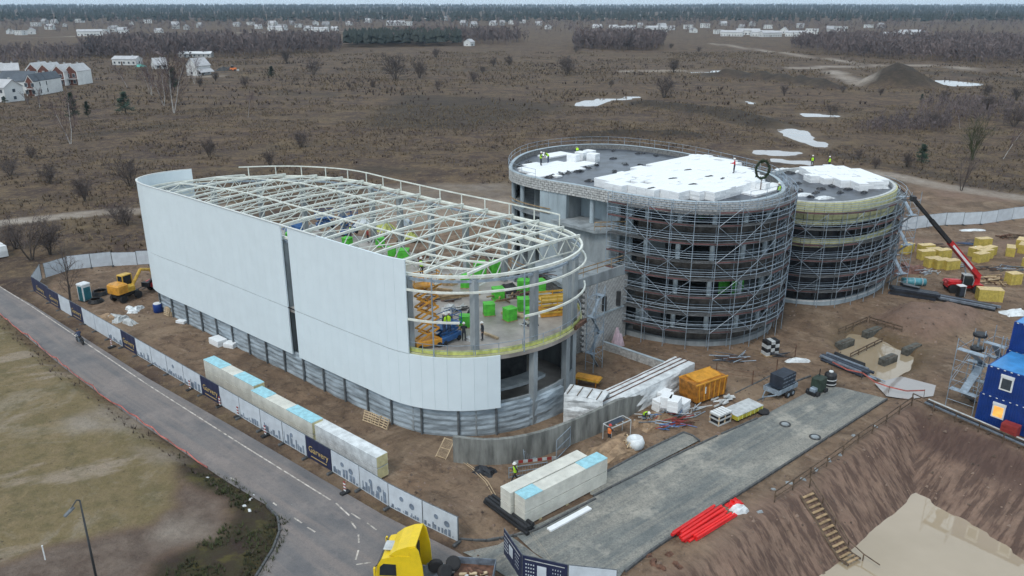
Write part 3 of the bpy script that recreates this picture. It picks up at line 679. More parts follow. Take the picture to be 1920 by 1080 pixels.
# --- roof ring and rails
mb = MB(); mb.path([(*p, ZR) for p in offset(FULL, .5, True)], .2, .22, closed=True); mb.build('ring_beam', 'steel_white', hall)
mb = MB(); mb.path([(*p, ZR - .45) for p in offset(FULL, .62, True)], .16, .2, closed=True); mb.build('ring_beam', 'galv', hall)
mb = MB(); mb.path([(*p, ZR - 1.25) for p in offset(nose, .1)], .15, .17); mb.build('cladding_rail', 'steel_white', hall)
mb = MB(); mb.path([(*p, 10.9) for p in offset(nose[:7], .1)], .15, .17); mb.build('cladding_rail', 'steel_white', hall)
mb = MB(); mb.path([(*p, 10.9) for p in offset(nose[11:22], .1)], .15, .17); mb.build('cladding_rail', 'steel_white', hall)
for k in (4, 11): MB().bar((*offset(nose, .12)[k], ZS), (*offset(nose, .12)[k], ZR), .09).build('cladding_post', 'galv', hall)
ib = [i for i in range(NF) if i > 66 or i < 0]
back = [FULL[i] for i in range(NF) if FULL[i][1] > 12.8 and FULL[i][0] < 51] 
mb = MB(); mb.path([(*p, ZP) for p in offset(back, .35)], .10, .12); mb.build('parapet_rail', 'steel_white', hall)
for k in range(0, len(back), 3): MB().bar((*offset(back, .35)[k], ZR), (*offset(back, .35)[k], ZP), .09).build('parapet_post', 'steel_white', hall)
mb = MB(); mb.path([(*p, ZR + .1) for p in offset(back, .35)], .10, .12); mb.build('parapet_rail', 'steel_white', hall)
# --- trusses across the hall
def span(s_):
    ys = []
    for i in range(NF):
        p, q = FULL[i], FULL[(i+1) % NF]
        if (p[0]-s_)*(q[0]-s_) <= 0 and p[0] != q[0]: ys.append(p[1] + (q[1]-p[1])*(s_-p[0])/(q[0]-p[0]))
    return min(ys), max(ys)
TS = [5.2, 8.7, 12.3, 15.9, 19.5, 23.1, 26.7, 30.3, 33.9, 37.5, 41.1, 44.7, 48.2, 51.6, 54.6]
tz = lambda t_, y0, y1: ZR + .30 + .38*math.sin(PI*(t_-y0)/(y1-y0))
for s_ in TS:
    y0, y1 = span(s_); y0 += .5; y1 -= .5; n = max(3, round((y1-y0)/2.3)); mb = MB(); dep = 1.45
    top = [(s_, y0 + (y1-y0)*i/n, tz(y0 + (y1-y0)*i/n, y0, y1)) for i in range(n+1)]
    bot = [(s_, y0 + (y1-y0)*(i+.5)/n, tz(y0 + (y1-y0)*(i+.5)/n, y0, y1) - dep) for i in range(n)]
    mb.path(top, .19, .20); mb.path(bot, .10, .10)
    for i in range(n): mb.bar(top[i], bot[i], .075); mb.bar(bot[i], top[i+1], .075)
    mb.build('roof_truss', 'steel_white', hall)
# ties and wind bracing between trusses
for f_ in (.33, .67):
    for a, b in zip(TS, TS[1:]):
        ya = span(a); yb = span(b)
        pa = (a, ya[0] + (ya[1]-ya[0])*f_); pb = (b, yb[0] + (yb[1]-yb[0])*f_)
        MB().bar((*pa, tz(pa[1], *ya) + .02), (*pb, tz(pb[1], *yb) + .02), .13).build('purlin', 'steel_white', hall)
for k in range(0, 13, 2):
    a, b = TS[k], TS[k+1]; 
    for f0, f1 in ((.03, .33), (.33, .67), (.67, .97)):
        ya, yb = span(a), span(b); P_ = lambda s_, y, f: (s_, y[0] + (y[1]-y[0])*f, tz(y[0] + (y[1]-y[0])*f, *y) - .12)
        mb = MB(); mb.bar(P_(a, ya, f0), P_(b, yb, f1), .07); mb.bar(P_(a, ya, f1), P_(b, yb, f0), .07); mb.build('wind_brace', 'steel_white', hall)
for k in (12, 13):
    a, b = TS[k], TS[k+1]
    for j in range(1, 9):
        ya, yb = span(a), span(b); f = j/9
        MB().bar((a, ya[0] + (ya[1]-ya[0])*f, tz(ya[0] + (ya[1]-ya[0])*f, *ya) - .1), (b, yb[0] + (yb[1]-yb[0])*f, tz(yb[0] + (yb[1]-yb[0])*f, *yb) - .1), .15).build('purlin', 'steel_white', hall)
# panel left to hang at the far end, door canopy
tag(MB().box((0, 0, 0), (2.6, 1.2, .5)).build('white_crate', 'white_dirty'), 'white boxy air duct fixed at the far end of the white hall', 'duct')
bpy.data.objects['white_crate'].location = (*hl(-.2, 8.2)[:2], 9.2); bpy.data.objects['white_crate'].rotation_euler = (0, 0, HR + 1.2)

# ================================================================ link building between hall and round building
lk = thing('link_building', 'two-storey grey block link building between the hall and the round building', 'building', (8.5, 85, 0))
def rel(poly, o): return [(p[0]-o[0], p[1]-o[1]) for p in poly]
lo = (8.5, 85); lower = rel([(6.0, 78.2), (12.9, 84.6), (9.5, 91.0), (1.5, 87.0)], lo); upper = rel([(9.2, 86.2), (12.7, 86.6), (9.5, 92.5), (4.5, 91.0)], lo)
MB().prism(lower, 7.6, 8.0).build('roof_slab', 'concrete', lk)
MB().prism(offset(lower, .35, True) , -.3, 7.6).build('core_wall', 'mortar', lk)
MB().prism(upper, 11.7, 12.05).build('terrace_slab', 'concrete', lk); MB().prism(offset(upper, .9, True), 8.0, 11.7).build('terrace_wall', 'concrete', lk)
MB().ribbon(lower[:2], 8.0, 8.7, .2).build('parapet', 'concrete', lk)
fa, fb = Vector(lower[0]), Vector(lower[1]); fd = (fb-fa).normalized(); fl = (fb-fa).length; ang = math.atan2(fd.y, fd.x); fn = Vector((fd.y, -fd.x))
wins = [(5.3, 5.0, .9, 1.7), (7.7, 5.0, .9, 1.7)]
bm_ = {}
rows = 24; bh = 7.55/rows; blw = .6
for r in range(rows):
    z = r*bh + bh/2; x = -(r % 2)*blw/2
    while x < fl:
        x0, x1 = max(0, x), min(fl, x+blw); x += blw
        if x1-x0 < .08: continue
        if any(abs((x0+x1)/2-wx_) < wd/2 + .2 and abs(z-wz) < hh_/2 + .1 for wx_, wz, wd, hh_ in wins): continue
        if x1 < 2.6: continue
        key = round(x1-x0, 2)
        if key not in bm_: bm_[key] = MB().box((0, 0, 0), (key - .025, .3, bh - .025)).mesh('wall_block', 'block')
        c = fa + fd*(x0+x1)/2 - fn*.10
        link('wall_block', bm_[key], lk, (c.x, c.y, z), ang)
for wx_, wz, wd, hh_ in wins:
    c = fa + fd*wx_ + fn*.0; MB().box((0, 0, 0), (wd + .9, .06, hh_ + .5)).build('window_surround', 'block', lk).location = (c.x - fn.x*.04, c.y - fn.y*.04, wz); lk.children[-1].rotation_euler = (0, 0, ang); MB().box((0, 0, 0), (wd, .1, hh_)).build('window_shade_fill', 'shade_and_dark_gear', lk).location = (c.x, c.y, wz); lk.children[-1].rotation_euler = (0, 0, ang)  # solid near-black box stands for the shade of each opening
c = fa + fd*6 + fn*.14; o = MB().box((0, 0, 0), (7.0, .12, .16)).build('ledge', 'concrete_new', lk); o.location = (c.x, c.y, 3.9); o.rotation_euler = (0, 0, ang)
for k in range(6):
    f = k/5; p = Vector(upper[0]).lerp(Vector(upper[1]), f); MB().bar((p.x, p.y, 12.05), (p.x, p.y, 13.1), .05).build('guard_post', 'timber', lk)
for h_ in (12.5, 13.0): MB().bar((*upper[0], h_), (*upper[1], h_), .04, .12).build('guard_rail', 'timber', lk)
for h_ in (9.2, 9.7): MB().bar((*offset(lower[:2], .3)[0], h_), (*offset(lower[:2], .3)[1], h_), .04, .1).build('guard_rail', 'timber', lk)
for k in range(4): p = Vector(lower[0]).lerp(Vector(lower[1]), .25 + k*.24); MB().bar((p.x-.2, p.y+.2, 8.6), (p.x-.2, p.y+.2, 9.8), .05).build('guard_post', 'timber', lk)
# ================================================================ ROUND BUILDINGS
def relp(P, o): return [(p[0]-o[0], p[1]-o[1]) for p in P]
TA0 = (15.6, 100.0); TB0 = (43.5, 106.0)
RA = spline(relp([(-.4, 101.1), (.6, 108.3), (3.5, 114.1), (9, 118.2), (16.1, 118.2), (23.6, 112), (29.2, 102.5), (31.6, 97.1), (31.5, 91.5), (29.9, 86.6), (26.3, 83.2), (22.3, 81.9), (17.6, 82.6), (12.8, 85.6), (7.6, 90.2), (3.2, 93.9), (.5, 97.3)], TA0), True, 10)
RB = spline(relp([(37.6, 114.2), (42.4, 117), (47.3, 117.2), (50.7, 114.0), (51.8, 108.6), (50.6, 103.4), (47, 98.9), (41.6, 95.4), (36.7, 94.9), (33.6, 97.2), (32.8, 103), (34.2, 109.5)], TB0), True, 10)
if area(RA) < 0: RA = RA[::-1]
if area(RB) < 0: RB = RB[::-1]
ZA = 16.3
ta = thing('round_building', 'tall round grey concrete building shell covered in scaffolding with white insulation on its roof', 'building', (*TA0, 0))
FA = resample(RA, 1.2, True); FA2 = resample(RA, 0.6, True)
def pa(p, o, z=8):
    v = Vector((p[0]+o[0], p[1]+o[1], z)); d = v.y*_c - (v.z-CAMH)*_s; return 960 + FPX*v.x/d
def front(p, o, q):  # does the outline face the camera here
    d = (q[0]-p[0], q[1]-p[1]); n = (d[1], -d[0]); return n[0]*(p[0]+o[0]) + n[1]*(p[1]+o[1]) < 0
for z in (3.85, 7.85, 11.85, 15.55):
    MB().prism(offset(FA, .35, True) if z < 15 else offset(FA, .30, True), z - .32, z).build('floor_slab', 'concrete', ta)
MB().prism(offset(FA, .4, True), -.3, .1).build('ground_slab', 'slab', ta)
MB().prism(offset(FA, .75, True), 15.55, 15.72).build('roof_deck', 'bitumen', ta)
# parapet of hollow blocks: staggered blocks, two rings
MB().ribbon(offset(FA2, .10, True), 14.95, ZA - .02, .28, closed=True).build('parapet_core', 'mortar', ta)
rows = 5; bh = (ZA - 14.95)/rows; mb = MB(); nF = len(FA2)
for r in range(rows):
    for i in range(nF):
        p, q = FA2[i], FA2[(i+1) % nF]
        if r % 2:
            n_ = FA2[(i+2) % nF]; p, q = ((p[0]+q[0])/2, (p[1]+q[1])/2), ((q[0]+n_[0])/2, (q[1]+n_[1])/2)
        a, b = Vector((*p, 0)), Vector((*q, 0)); d = b-a; l = d.length; d.normalize(); n2 = Vector((-d.y, d.x, 0)); c = (a+b)/2 + n2*.05
        mb.box((c.x, c.y, 14.95 + bh*(r+.5)), (l - .06, .12, bh - .05), math.atan2(d.y, d.x))
o = mb.build('parapet_blocks', 'block', ta); o['kind'] = 'stuff'
mb = MB()
for i in range(nF):
    p, q = FA2[i], FA2[(i+1) % nF]; a, b = Vector((*p, ZA)), Vector((*q, ZA)); d = (b-a).normalized(); n2 = Vector((-d.y, d.x, 0))
    mb.bar(a + n2*.22, b + n2*.22, .40, .05)
mb.build('parapet_top', 'concrete_new', ta)
# columns, spandrels, inner walls
for p in resample(offset(RA, .62, True), 3.6, True): MB().lathe([(.27, .1), (.27, 15.2)], 10, (p[0], p[1], 0)).build('column', 'concrete_new', ta)
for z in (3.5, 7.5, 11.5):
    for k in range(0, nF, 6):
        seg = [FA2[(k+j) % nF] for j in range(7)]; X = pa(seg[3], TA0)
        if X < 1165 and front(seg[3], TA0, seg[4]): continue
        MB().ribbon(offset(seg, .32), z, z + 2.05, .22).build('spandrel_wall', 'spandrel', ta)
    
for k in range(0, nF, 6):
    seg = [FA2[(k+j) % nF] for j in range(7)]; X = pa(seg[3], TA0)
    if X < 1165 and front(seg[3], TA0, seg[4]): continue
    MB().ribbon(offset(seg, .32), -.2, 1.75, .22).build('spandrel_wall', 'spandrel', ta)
core = resample(offset(RA, 4.2, True), 2.4, True)
for k in range(len(core)):
    if k % 5 == 4: continue
    a, b = core[k], core[(k+1) % len(core)]
    for z in (.1, 3.85, 7.85, 11.85): MB().bar((*a, z + 1.8), (*b, z + 1.8), .18, 3.6).build('inner_wall', 'shade_and_dark_gear' if (k*3 + int(z)) % 7 else 'concrete', ta)  # mostly near-black: the dim interior is put into the wall colour
for (x, y, z, w_, m_) in ((1372, 547, 5, 1.8, 'green_bag'), (1400, 545, 5, 2.2, 'green_bag'), (1330, 405, 13, 1.6, 'green_bag'), (1345, 398, 13.3, 1.6, 'film_white'), (1420, 400, 13.3, 2.0, 'film_white'), (1205, 600, 2.2, 1.4, 'film'), (1200, 490, 6.5, 1.6, 'film'), (1395, 392, 13.4, 1.2, 'white_dirty')):
    p = at2(x, y, z); dx, dy = p[0]-TA0[0], p[1]-TA0[1]; L_ = math.hypot(dx, dy); p = (dx*.93, dy*.93); an = math.atan2(dy, dx) + PI/2
    mb = MB()
    for k in range(6): mb.box((p[0] + math.cos(an)*(k-2.5)*w_/6, p[1] + math.sin(an)*(k-2.5)*w_/6, z + .3), (w_/6 + .01, .05 + .05*(k % 2), 1.7), an)
    mb.build('opening_sheet', m_, ta)
# left sector: concrete wall panels, recess, open frame
def wallseg(a, b, z0, z1, nm, mat, th=.22, step=1.2):
    a, b = Vector((a[0]-TA0[0], a[1]-TA0[1], 0)), Vector((b[0]-TA0[0], b[1]-TA0[1], 0)); n = max(1, round((b-a).length/step))
    for k in range(n):
        p, q = a.lerp(b, k/n), a.lerp(b, (k+1)/n); d = (q-p); c = (p+q)/2
        MB().box((c.x, c.y, (z0+z1)/2), (d.length - .02, th, z1-z0), math.atan2(d.y, d.x)).build(nm, mat, ta)
wallseg((3.4, 94.0), (6.4, 91.5), .1, 14.93, 'concrete_panel', 'concrete_new'); wallseg((6.35, 91.7), (8.3, 93.9), 8, 14.93, 'concrete_panel', 'concrete')
wallseg((8.3, 93.9), (13.6, 87.2), 8, 14.93, 'concrete_panel', 'concrete_new')
p_ = Vector((8.3, 93.9)).lerp(Vector((13.6, 87.2)), .80); MB().box((p_.x-TA0[0]-.05, p_.y-TA0[1]-.06, 13.2), (1.1, .26, 2.3), math.atan2(-6.7, 5.3)).build('doorway_shade_fill', 'shade_and_dark_gear', ta)  # solid dark box, shade of the door opening painted in
wallseg((2.8, 97), (8, 99), 4, 15, 'inner_wall', 'concrete', .2, 3)
for z in (4.4, 4.9, 8.4, 8.9, 12.4, 12.9): 
    sg = [p for p in FA if pa(p, TA0) < 1032 and p[1] < 0]
    MB().path([(*p, z) for p in sg], .05, .12).build('guard_rail', 'timber', ta)
MB().prism(offset(FA, -.25, True), -.4, .55).build('footing_ring', 'concrete', ta)

# ---------------- scaffolds
def scaffold(name, label, o, line, levels, wd=.85, top_rail=True, drop=None):
    sfd = thing(name, label, 'scaffold', (*o, 0))
    n = len(line); inner = offset(line, wd)
    Lb = math.hypot(line[1][0]-line[0][0], line[1][1]-line[0][1]); topz = levels[-1] + (1.15 if top_rail else .1)
    st = MB().tube((0, 0, -.15), (0, 0, topz), .042, n=5).mesh('standard', 'galv')
    toe = MB().box((0, 0, .10), (Lb, .035, .13)).mesh('toe_board', 'toe_board')
    dk = MB(); [dk.box((0, (k-1)*.30, 0), (Lb - .03, .28, .055)) for k in range(3)]; dk = dk.mesh('deck', 'deck')
    gr = MB(); [gr.tube((-Lb/2, 0, h), (Lb/2, 0, h), .032, n=4) for h in (.5, 1.0)]; gr = gr.mesh('guard_rail', 'galv')
    ld = MB().tube((-Lb/2, 0, -.07), (Lb/2, 0, -.07), .028, n=4).mesh('ledger', 'galv')
    br = MB().tube((-Lb/2, 0, 0), (Lb/2, 0, 2.0), .024, n=4).mesh('brace', 'galv'); tr = MB().tube((0, 0, 0), (0, wd, 0), .026, n=4).mesh('transom', 'galv')
    for i in range(n):
        for q in (line[i], inner[i]): link('standard', st, sfd, (q[0], q[1], 0))
        a = line[min(i, n-2)]; b = line[min(i, n-2)+1]; an = math.atan2(b[1]-a[1], b[0]-a[0])
        tm = MB()
        for z in levels: tm.tube((line[i][0], line[i][1], z-.05), (inner[i][0], inner[i][1], z-.05), .026, n=4)
        tm.build('transom', 'galv', sfd)
    for i in range(n-1):
        a, b = line[i], line[i+1]; an = math.atan2(b[1]-a[1], b[0]-a[0]); c = ((a[0]+b[0])/2, (a[1]+b[1])/2); ci = ((inner[i][0]+inner[i+1][0])/2, (inner[i][1]+inner[i+1][1])/2); m_ = ((c[0]+ci[0])/2, (c[1]+ci[1])/2)
        for k, z in enumerate(levels):
            link('deck', dk, sfd, (*m_, z), an); link('guard_rail', gr, sfd, (*c, z), an)
            if (i*7 + k*3) % 9 not in (1, 4, 6): link('toe_board', toe, sfd, (*c, z), an)
            link('ledger', ld, sfd, (*ci, z), an); link('inner_rail', gr, sfd, (*ci, z), an)
        if i % 4 != 0:
            for k in range(len(levels)-1):
                if (k + i) % 2: link('brace', br, sfd, (c[0] + math.sin(an)*.05, c[1] - math.cos(an)*.05, levels[k]), an)
                else:
                    e = link('brace', br, sfd, (c[0] + math.sin(an)*.05, c[1] - math.cos(an)*.05, levels[k]), an + PI)
    return sfd
def arcsel(poly, o, off, step, cond):
    L_ = resample(offset(poly, off, True), .3, True)
    # rotate so that it starts outside of the selection
    ok = [cond((p[0]+o[0], p[1]+o[1])) for p in L_]; n = len(L_)
    st = next(i for i in range(n) if ok[i] and not ok[i-1]); out = []
    for k in range(n):
        if not ok[(st+k) % n]: break
        out.append(L_[(st+k) % n])
    return resample(out, step)
la = arcsel(RA, TA0, -1.35, 2.55, lambda p: (p[1] < 87.5 and p[0] > 10.4) or (p[0] > 20 and p[1] < 108))
scaffold('scaffold', 'grey steel scaffold with red toe boards round the taller round building', TA0, la, [2.0*k for k in range(1, 8)] + [15.4])
lb = arcsel(RB, TB0, -1.25, 2.45, lambda p: (p[1] < 99.5 and p[0] > 31) or (p[0] > 44 and p[1] < 112))
# ---------------- lower round building
tb = thing('round_building', 'lower round building wrapped in dark membrane with pale yellow insulation bands', 'building', (*TB0, 0))
FB = resample(RB, 1.15, True); nB = len(FB); ZB2 = 13.2
MB().prism(offset(FB, .35, True), -.3, 12.5).build('core_wall', 'membrane', tb)
MB().prism(offset(FB, .5, True), 12.5, 12.66).build('roof_deck', 'bitumen', tb)
MB().ribbon(offset(FB, .1, True), 12.4, ZB2, .35, closed=True).build('parapet', 'white_dirty', tb)
MB().prism(offset(FB, -.35, True), -.5, .5).build('footing_ring', 'concrete_new', tb)
MB().ribbon(offset(FB, -.36, True), .5, .62, .3, closed=True).build('footing_edge', 'white_paint', tb)
for i in range(nB):
    p, q = FB[i], FB[(i+1) % nB]; a, b = Vector((*p, 0)), Vector((*q, 0)); d = b-a; c = (a+b)/2; an = math.atan2(d.y, d.x)
    for z0, z1 in ((11.05, 13.1), (10.35, 10.98), (7.55, 8.55)):
        MB().box((c.x, c.y, (z0+z1)/2), (d.length - .05, .16, z1-z0), an).build('insulation_board', 'wool_band', tb)
    if i % 2 == 0:
        for z0 in (8.65, 4.6, .9): MB().box((c.x, c.y, z0 + .8), (d.length*1.2, .25, 1.5), an).build('window_shade_fill', 'shade_and_dark_gear', tb)  # dark boxes on the facade, window shade painted as colour
        MB().bar((p[0], p[1], .6), (p[0], p[1], 12.4), .07).build('facade_batten', 'black', tb)
scaffold('scaffold', 'grey steel scaffold round the lower dark round building', TB0, lb, [2.0*k for k in range(1, 7)], top_rail=False)
# stair tower at the end of the dark building
def stair_tower(o, rz, label, lv, w_=1.5, d_=2.6, name='stair_tower'):
    s_ = thing(name, label, 'scaffold', (*o, gz(*o)), rz)
    for x in (-w_/2, w_/2):
        for y in (-d_/2, d_/2): MB().tube((x, y, -.2), (x, y, lv*2 + 1.1), .04, n=5).build('standard', 'galv', s_)
    for k in range(lv):
        z = k*2; f = 1 if k % 2 else -1
        MB().bar((0, -f*d_/2*.9, z), (0, f*d_/2*.9, z+2), min(.7, w_*.3), .05).build('stair_flight', 'galv', s_)
        MB().box((0, f*d_/2*.8, z+2), (w_, .6, .06)).build('landing', 'galv', s_)
        mb = MB()
        for x in (-w_/2, w_/2):
            mb.tube((x, -f*d_/2, z+1), (x, f*d_/2, z+3), .025, n=4); mb.tube((x, -f*d_/2, z+.5), (x, f*d_/2, z+2.5), .025, n=4)
            mb.tube((x, -d_/2, z+2), (x, d_/2, z+2), .025, n=4)
        for y in (-d_/2, d_/2): mb.tube((-w_/2, y, z+2), (w_/2, y, z+2), .025, n=4); mb.tube((-w_/2, y, z+1), (w_/2, y, z+1), .025, n=4)
        mb.build('hand_rail', 'galv', s_)
    return s_
stair_tower(at2(1676, 535), R(15), 'narrow scaffold stair tower at the far side of the dark round building', 6)
stair_tower(at2(1113, 692), R(-41), 'slim ladder scaffold between the hall nose and the block wall', 4, 1.0, 1.6)

# ================================================================ things on the roofs
def pack_mesh(): 
    return None
ROOFA = 15.72
def white_pack(p, z, size, rz, label, group, mat='eps'):
    t_ = thing('insulation_pack', label, 'insulation', (*p, z), rz, group)
    n = max(2, round(size[2]/.25)); h = size[2]/n
    for k in range(n): MB().bevbox((random.uniform(-.02, .02), random.uniform(-.02, .02), h*(k+.5)), (size[0], size[1], h - .006), .02).build('board', mat, t_)
    return t_
stack_poly = px([(1122, 342), (1205, 318), (1300, 296), (1372, 306), (1398, 322), (1425, 336), (1432, 350), (1380, 362), (1330, 368), (1260, 368), (1200, 360), (1140, 352)], 16.2)
rs = random.Random(3); placed = 0
xs0 = min(p[0] for p in stack_poly); xs1 = max(p[0] for p in stack_poly); ys0 = min(p[1] for p in stack_poly); ys1 = max(p[1] for p in stack_poly)
ux, uy = Vector((math.cos(R(-48)), math.sin(R(-48)))), Vector((-math.sin(R(-48)), math.cos(R(-48))))
for a in range(-30, 30):
    for b in range(-30, 30):
        p = Vector((15.6, 97)) + ux*a*1.27 + uy*b*1.0
        if not inside(np.array([p.x]), np.array([p.y]), stack_poly)[0] or rs.random() < .025: continue
        h = 1.0 if rs.random() < .9 else 1.12
        white_pack((p.x, p.y), ROOFA, (1.25, .98, h), R(-48 + rs.uniform(-.6, .6)), 'white polystyrene insulation pack in the big block stacked on the tall round roof', 'insulation packs on the tall round roof'); placed += 1
for L_, nm in ((px([(968, 322), (985, 310), (1040, 306), (1122, 304), (1112, 310), (1080, 320), (1045, 332), (1010, 333)], ROOFA), 1), (px([(1365, 362), (1400, 352), (1450, 345), (1468, 348), (1462, 358), (1420, 368)], ROOFA), 0), (px([(1010, 292), (1060, 286), (1075, 292), (1030, 298)], ROOFA), 0)):
    for a in range(-40, 40):
        for b in range(-40, 40):
            p = Vector((10, 97)) + ux*a*1.22 + uy*b*.92
            if not inside(np.array([p.x]), np.array([p.y]), L_)[0]: continue
            z = ROOFA
            tag(MB().bevbox((0, 0, .10), (1.2, .9, .2), .02).build('insulation_board', 'eps'), 'white insulation board laid flat on the tall round roof', 'insulation', 'boards laid flat on the tall round roof')
            o = bpy.data.objects[-1] if False else C.objects[-1]; o.location = (p.x, p.y, z); o.rotation_euler = (0, 0, R(-48 + rs.uniform(-1, 1)))
for x, y in ((1090, 293), (1105, 290), (1112, 296), (1075, 298)):
    p = at2(x, y, 16.2); white_pack(p, ROOFA, (1.4, 1.2, 1.1), R(rs.uniform(-60, -30)), 'white insulation pack standing near the two workers on the tall round roof', 'packs by the roof workers')
# black offcuts and rolls lying on the roof
def crumple(n, sx, sy, sz, seed):
    r = random.Random(seed); mb = MB(); nu = 7; vs = []
    for a in range(nu):
        for b in range(nu):
            u, v = a/(nu-1)*2-1, b/(nu-1)*2-1; e = max(0, 1-u*u)*max(0, 1-v*v)
            vs.append((u*sx/2 + r.uniform(-.1, .1)*sx, v*sy/2 + r.uniform(-.1, .1)*sy, e**.5*sz*r.uniform(.45, 1.1) if 0 < a < nu-1 and 0 < b < nu-1 else -.02))
    return mb.add(vs, [(a*nu+b, (a+1)*nu+b, (a+1)*nu+b+1, a*nu+b+1) for a in range(nu-1) for b in range(nu-1)])
def heap(name, label, cat, p, z, sx, sy, sz, mat, rz=0, seed=1, group=None):
    o = tag(crumple(0, sx, sy, sz, seed).build(name, mat, smooth=False), label, cat, group); o.location = (p[0], p[1], z); o.rotation_euler = (0, 0, rz); return o
sp = [(1035, 331, 1.6), (1050, 326, 1.8), (1065, 324, 1.4), (1085, 322, 1.5), (1100, 315, 1.3), (1118, 310, 1.2), (1028, 334, 1.0), (1150, 298, 1.2), (1172, 308, 1.6), (1152, 322, 1.4), (1200, 310, 1.0), (1105, 340, 1.2), (990, 305, 1.6), (975, 312, 1.8), (1200, 288, 1.6), (1230, 292, 1.3), (1262, 288, 1.6), (1150, 283, 1.2)]
for k, (x, y, s_) in enumerate(sp):
    p = at2(x, y, ROOFA); heap('membrane_offcut', 'black crumpled membrane offcut lying on the tall round roof', 'membrane', p, ROOFA, s_, s_*.5, .3, 'black_film', rs.uniform(0, 3), k, 'black offcuts on the tall round roof')
for k, (x, y) in enumerate(((1222, 352), (1270, 342), (1262, 334), (1330, 330), (1355, 334), (1372, 330), (1290, 318), (1300, 345))):
    p = at2(x, y, 16.75); heap('membrane_offcut', 'dark strip of membrane dropped on top of the white insulation block', 'membrane', p, ROOFA + 1.0, 1.2, .35, .12, 'black_film', R(rs.uniform(10, 60)), k+40, 'dark strips on the white block')
# topping-out wreath on its pole
p = at2(1430, 378, 14.5); wr = thing('wreath', 'green topping-out wreath hung on a pole at the roof edge', 'wreath', (p[0]-.5, p[1]-.3, 16.3)); mb = MB(); r_ = random.Random(5)
mb2 = MB()
for k in range(240):
    a = r_.uniform(0, 2*PI); rr_ = 1.0 + r_.uniform(-.15, .15); c = Vector((math.cos(a)*rr_*.75, r_.uniform(-.14, .14), 1.95 + math.sin(a)*rr_)); e = Vector((r_.uniform(-1, 1), r_.uniform(-1, 1), r_.uniform(-1, 1)))*.24; f = Vector((r_.uniform(-1, 1), r_.uniform(-1, 1), r_.uniform(-1, 1)))*.12
    mb2.add([c-e, c+f, c+e], [(0, 1, 2)])
for k in range(16):
    a, b = 2*PI*k/16, 2*PI*(k+1)/16; mb2.tube((math.cos(a)*.75, 0, 1.95+math.sin(a)), (math.cos(b)*.75, 0, 1.95+math.sin(b)), .12, n=6)
mb2.build('foliage_ring', 'wreath', wr); MB().tube((0, 0, -1.4), (0, 0, 1.0), .05).build('pole', 'rust', wr)
# roof edge guard rail
gr = thing('roof_guard_rail', 'thin steel guard rail on the back edge of the tall round roof', 'railing', (*TA0, ZA)); bk = [p for p in offset(resample(RA, 2.4, True), -.05, True)]
ii = [i for i in range(len(bk)) if bk[i][1] > -6 or bk[i][0] > 9]
for i in ii: MB().bar((*bk[i], 0), (*bk[i], 1.05), .04).build('post', 'galv', gr)
for i in range(len(bk)):
    j = (i+1) % len(bk)
    if i in ii and j in ii:
        mb = MB(); [mb.bar((*bk[i], h), (*bk[j], h), .035) for h in (.55, 1.05)]; mb.build('rail', 'galv', gr)
# lower roof: white packs, blue film, clutter
ROOFB = 12.66
sB = px([(1502, 318), (1560, 316), (1625, 326), (1655, 336), (1660, 344), (1615, 352), (1575, 344), (1520, 336)], 13.1)
for a in range(-20, 20):
    for b in range(-20, 20):
        p = Vector((43, 108)) + Vector((math.cos(.1), math.sin(.1)))*a*1.35 + Vector((-math.sin(.1), math.cos(.1)))*b*1.1
        if inside(np.array([p.x]), np.array([p.y]), sB)[0] and rs.random() > .03:
            white_pack((p.x, p.y), ROOFB, (1.33, 1.08, 1.0 if rs.random() < .85 else .85), R(6 + rs.uniform(-.6, .6)), 'white insulation pack stacked on the lower dark round roof', 'insulation packs on the lower round roof')
for k, (x, y, s_) in enumerate(((1500, 358, 1.5), (1530, 362, 1.4), (1560, 350, 1.5), (1590, 356, 1.4), (1620, 362, 1.3), (1540, 355, 1.2), (1575, 362, 1.2), (1480, 325, 1.6), (1495, 345, 1.5), (1520, 370, 1.0))):
    heap('membrane_offcut', 'dark crumpled film scrap lying on the lower round roof', 'membrane', at2(x, y, ROOFB), ROOFB, s_, s_*.5, .35, 'black_film', rs.uniform(0, 3), k+70, 'dark scraps on the lower round roof')
for k, (x, y, s_) in enumerate(((1505, 366, 2.4), (1545, 372, 2.2), (1645, 352, 2.4), (1470, 318, 2.0), (1500, 322, 1.6))):
    heap('film_sheet', 'white film sheet spread at the edge of the lower round roof', 'film', at2(x, y, ROOFB), ROOFB, s_*1.2, s_*.6, .3, 'film_white', R(rs.uniform(-10, 30)), k+90, 'white sheets on the lower round roof')
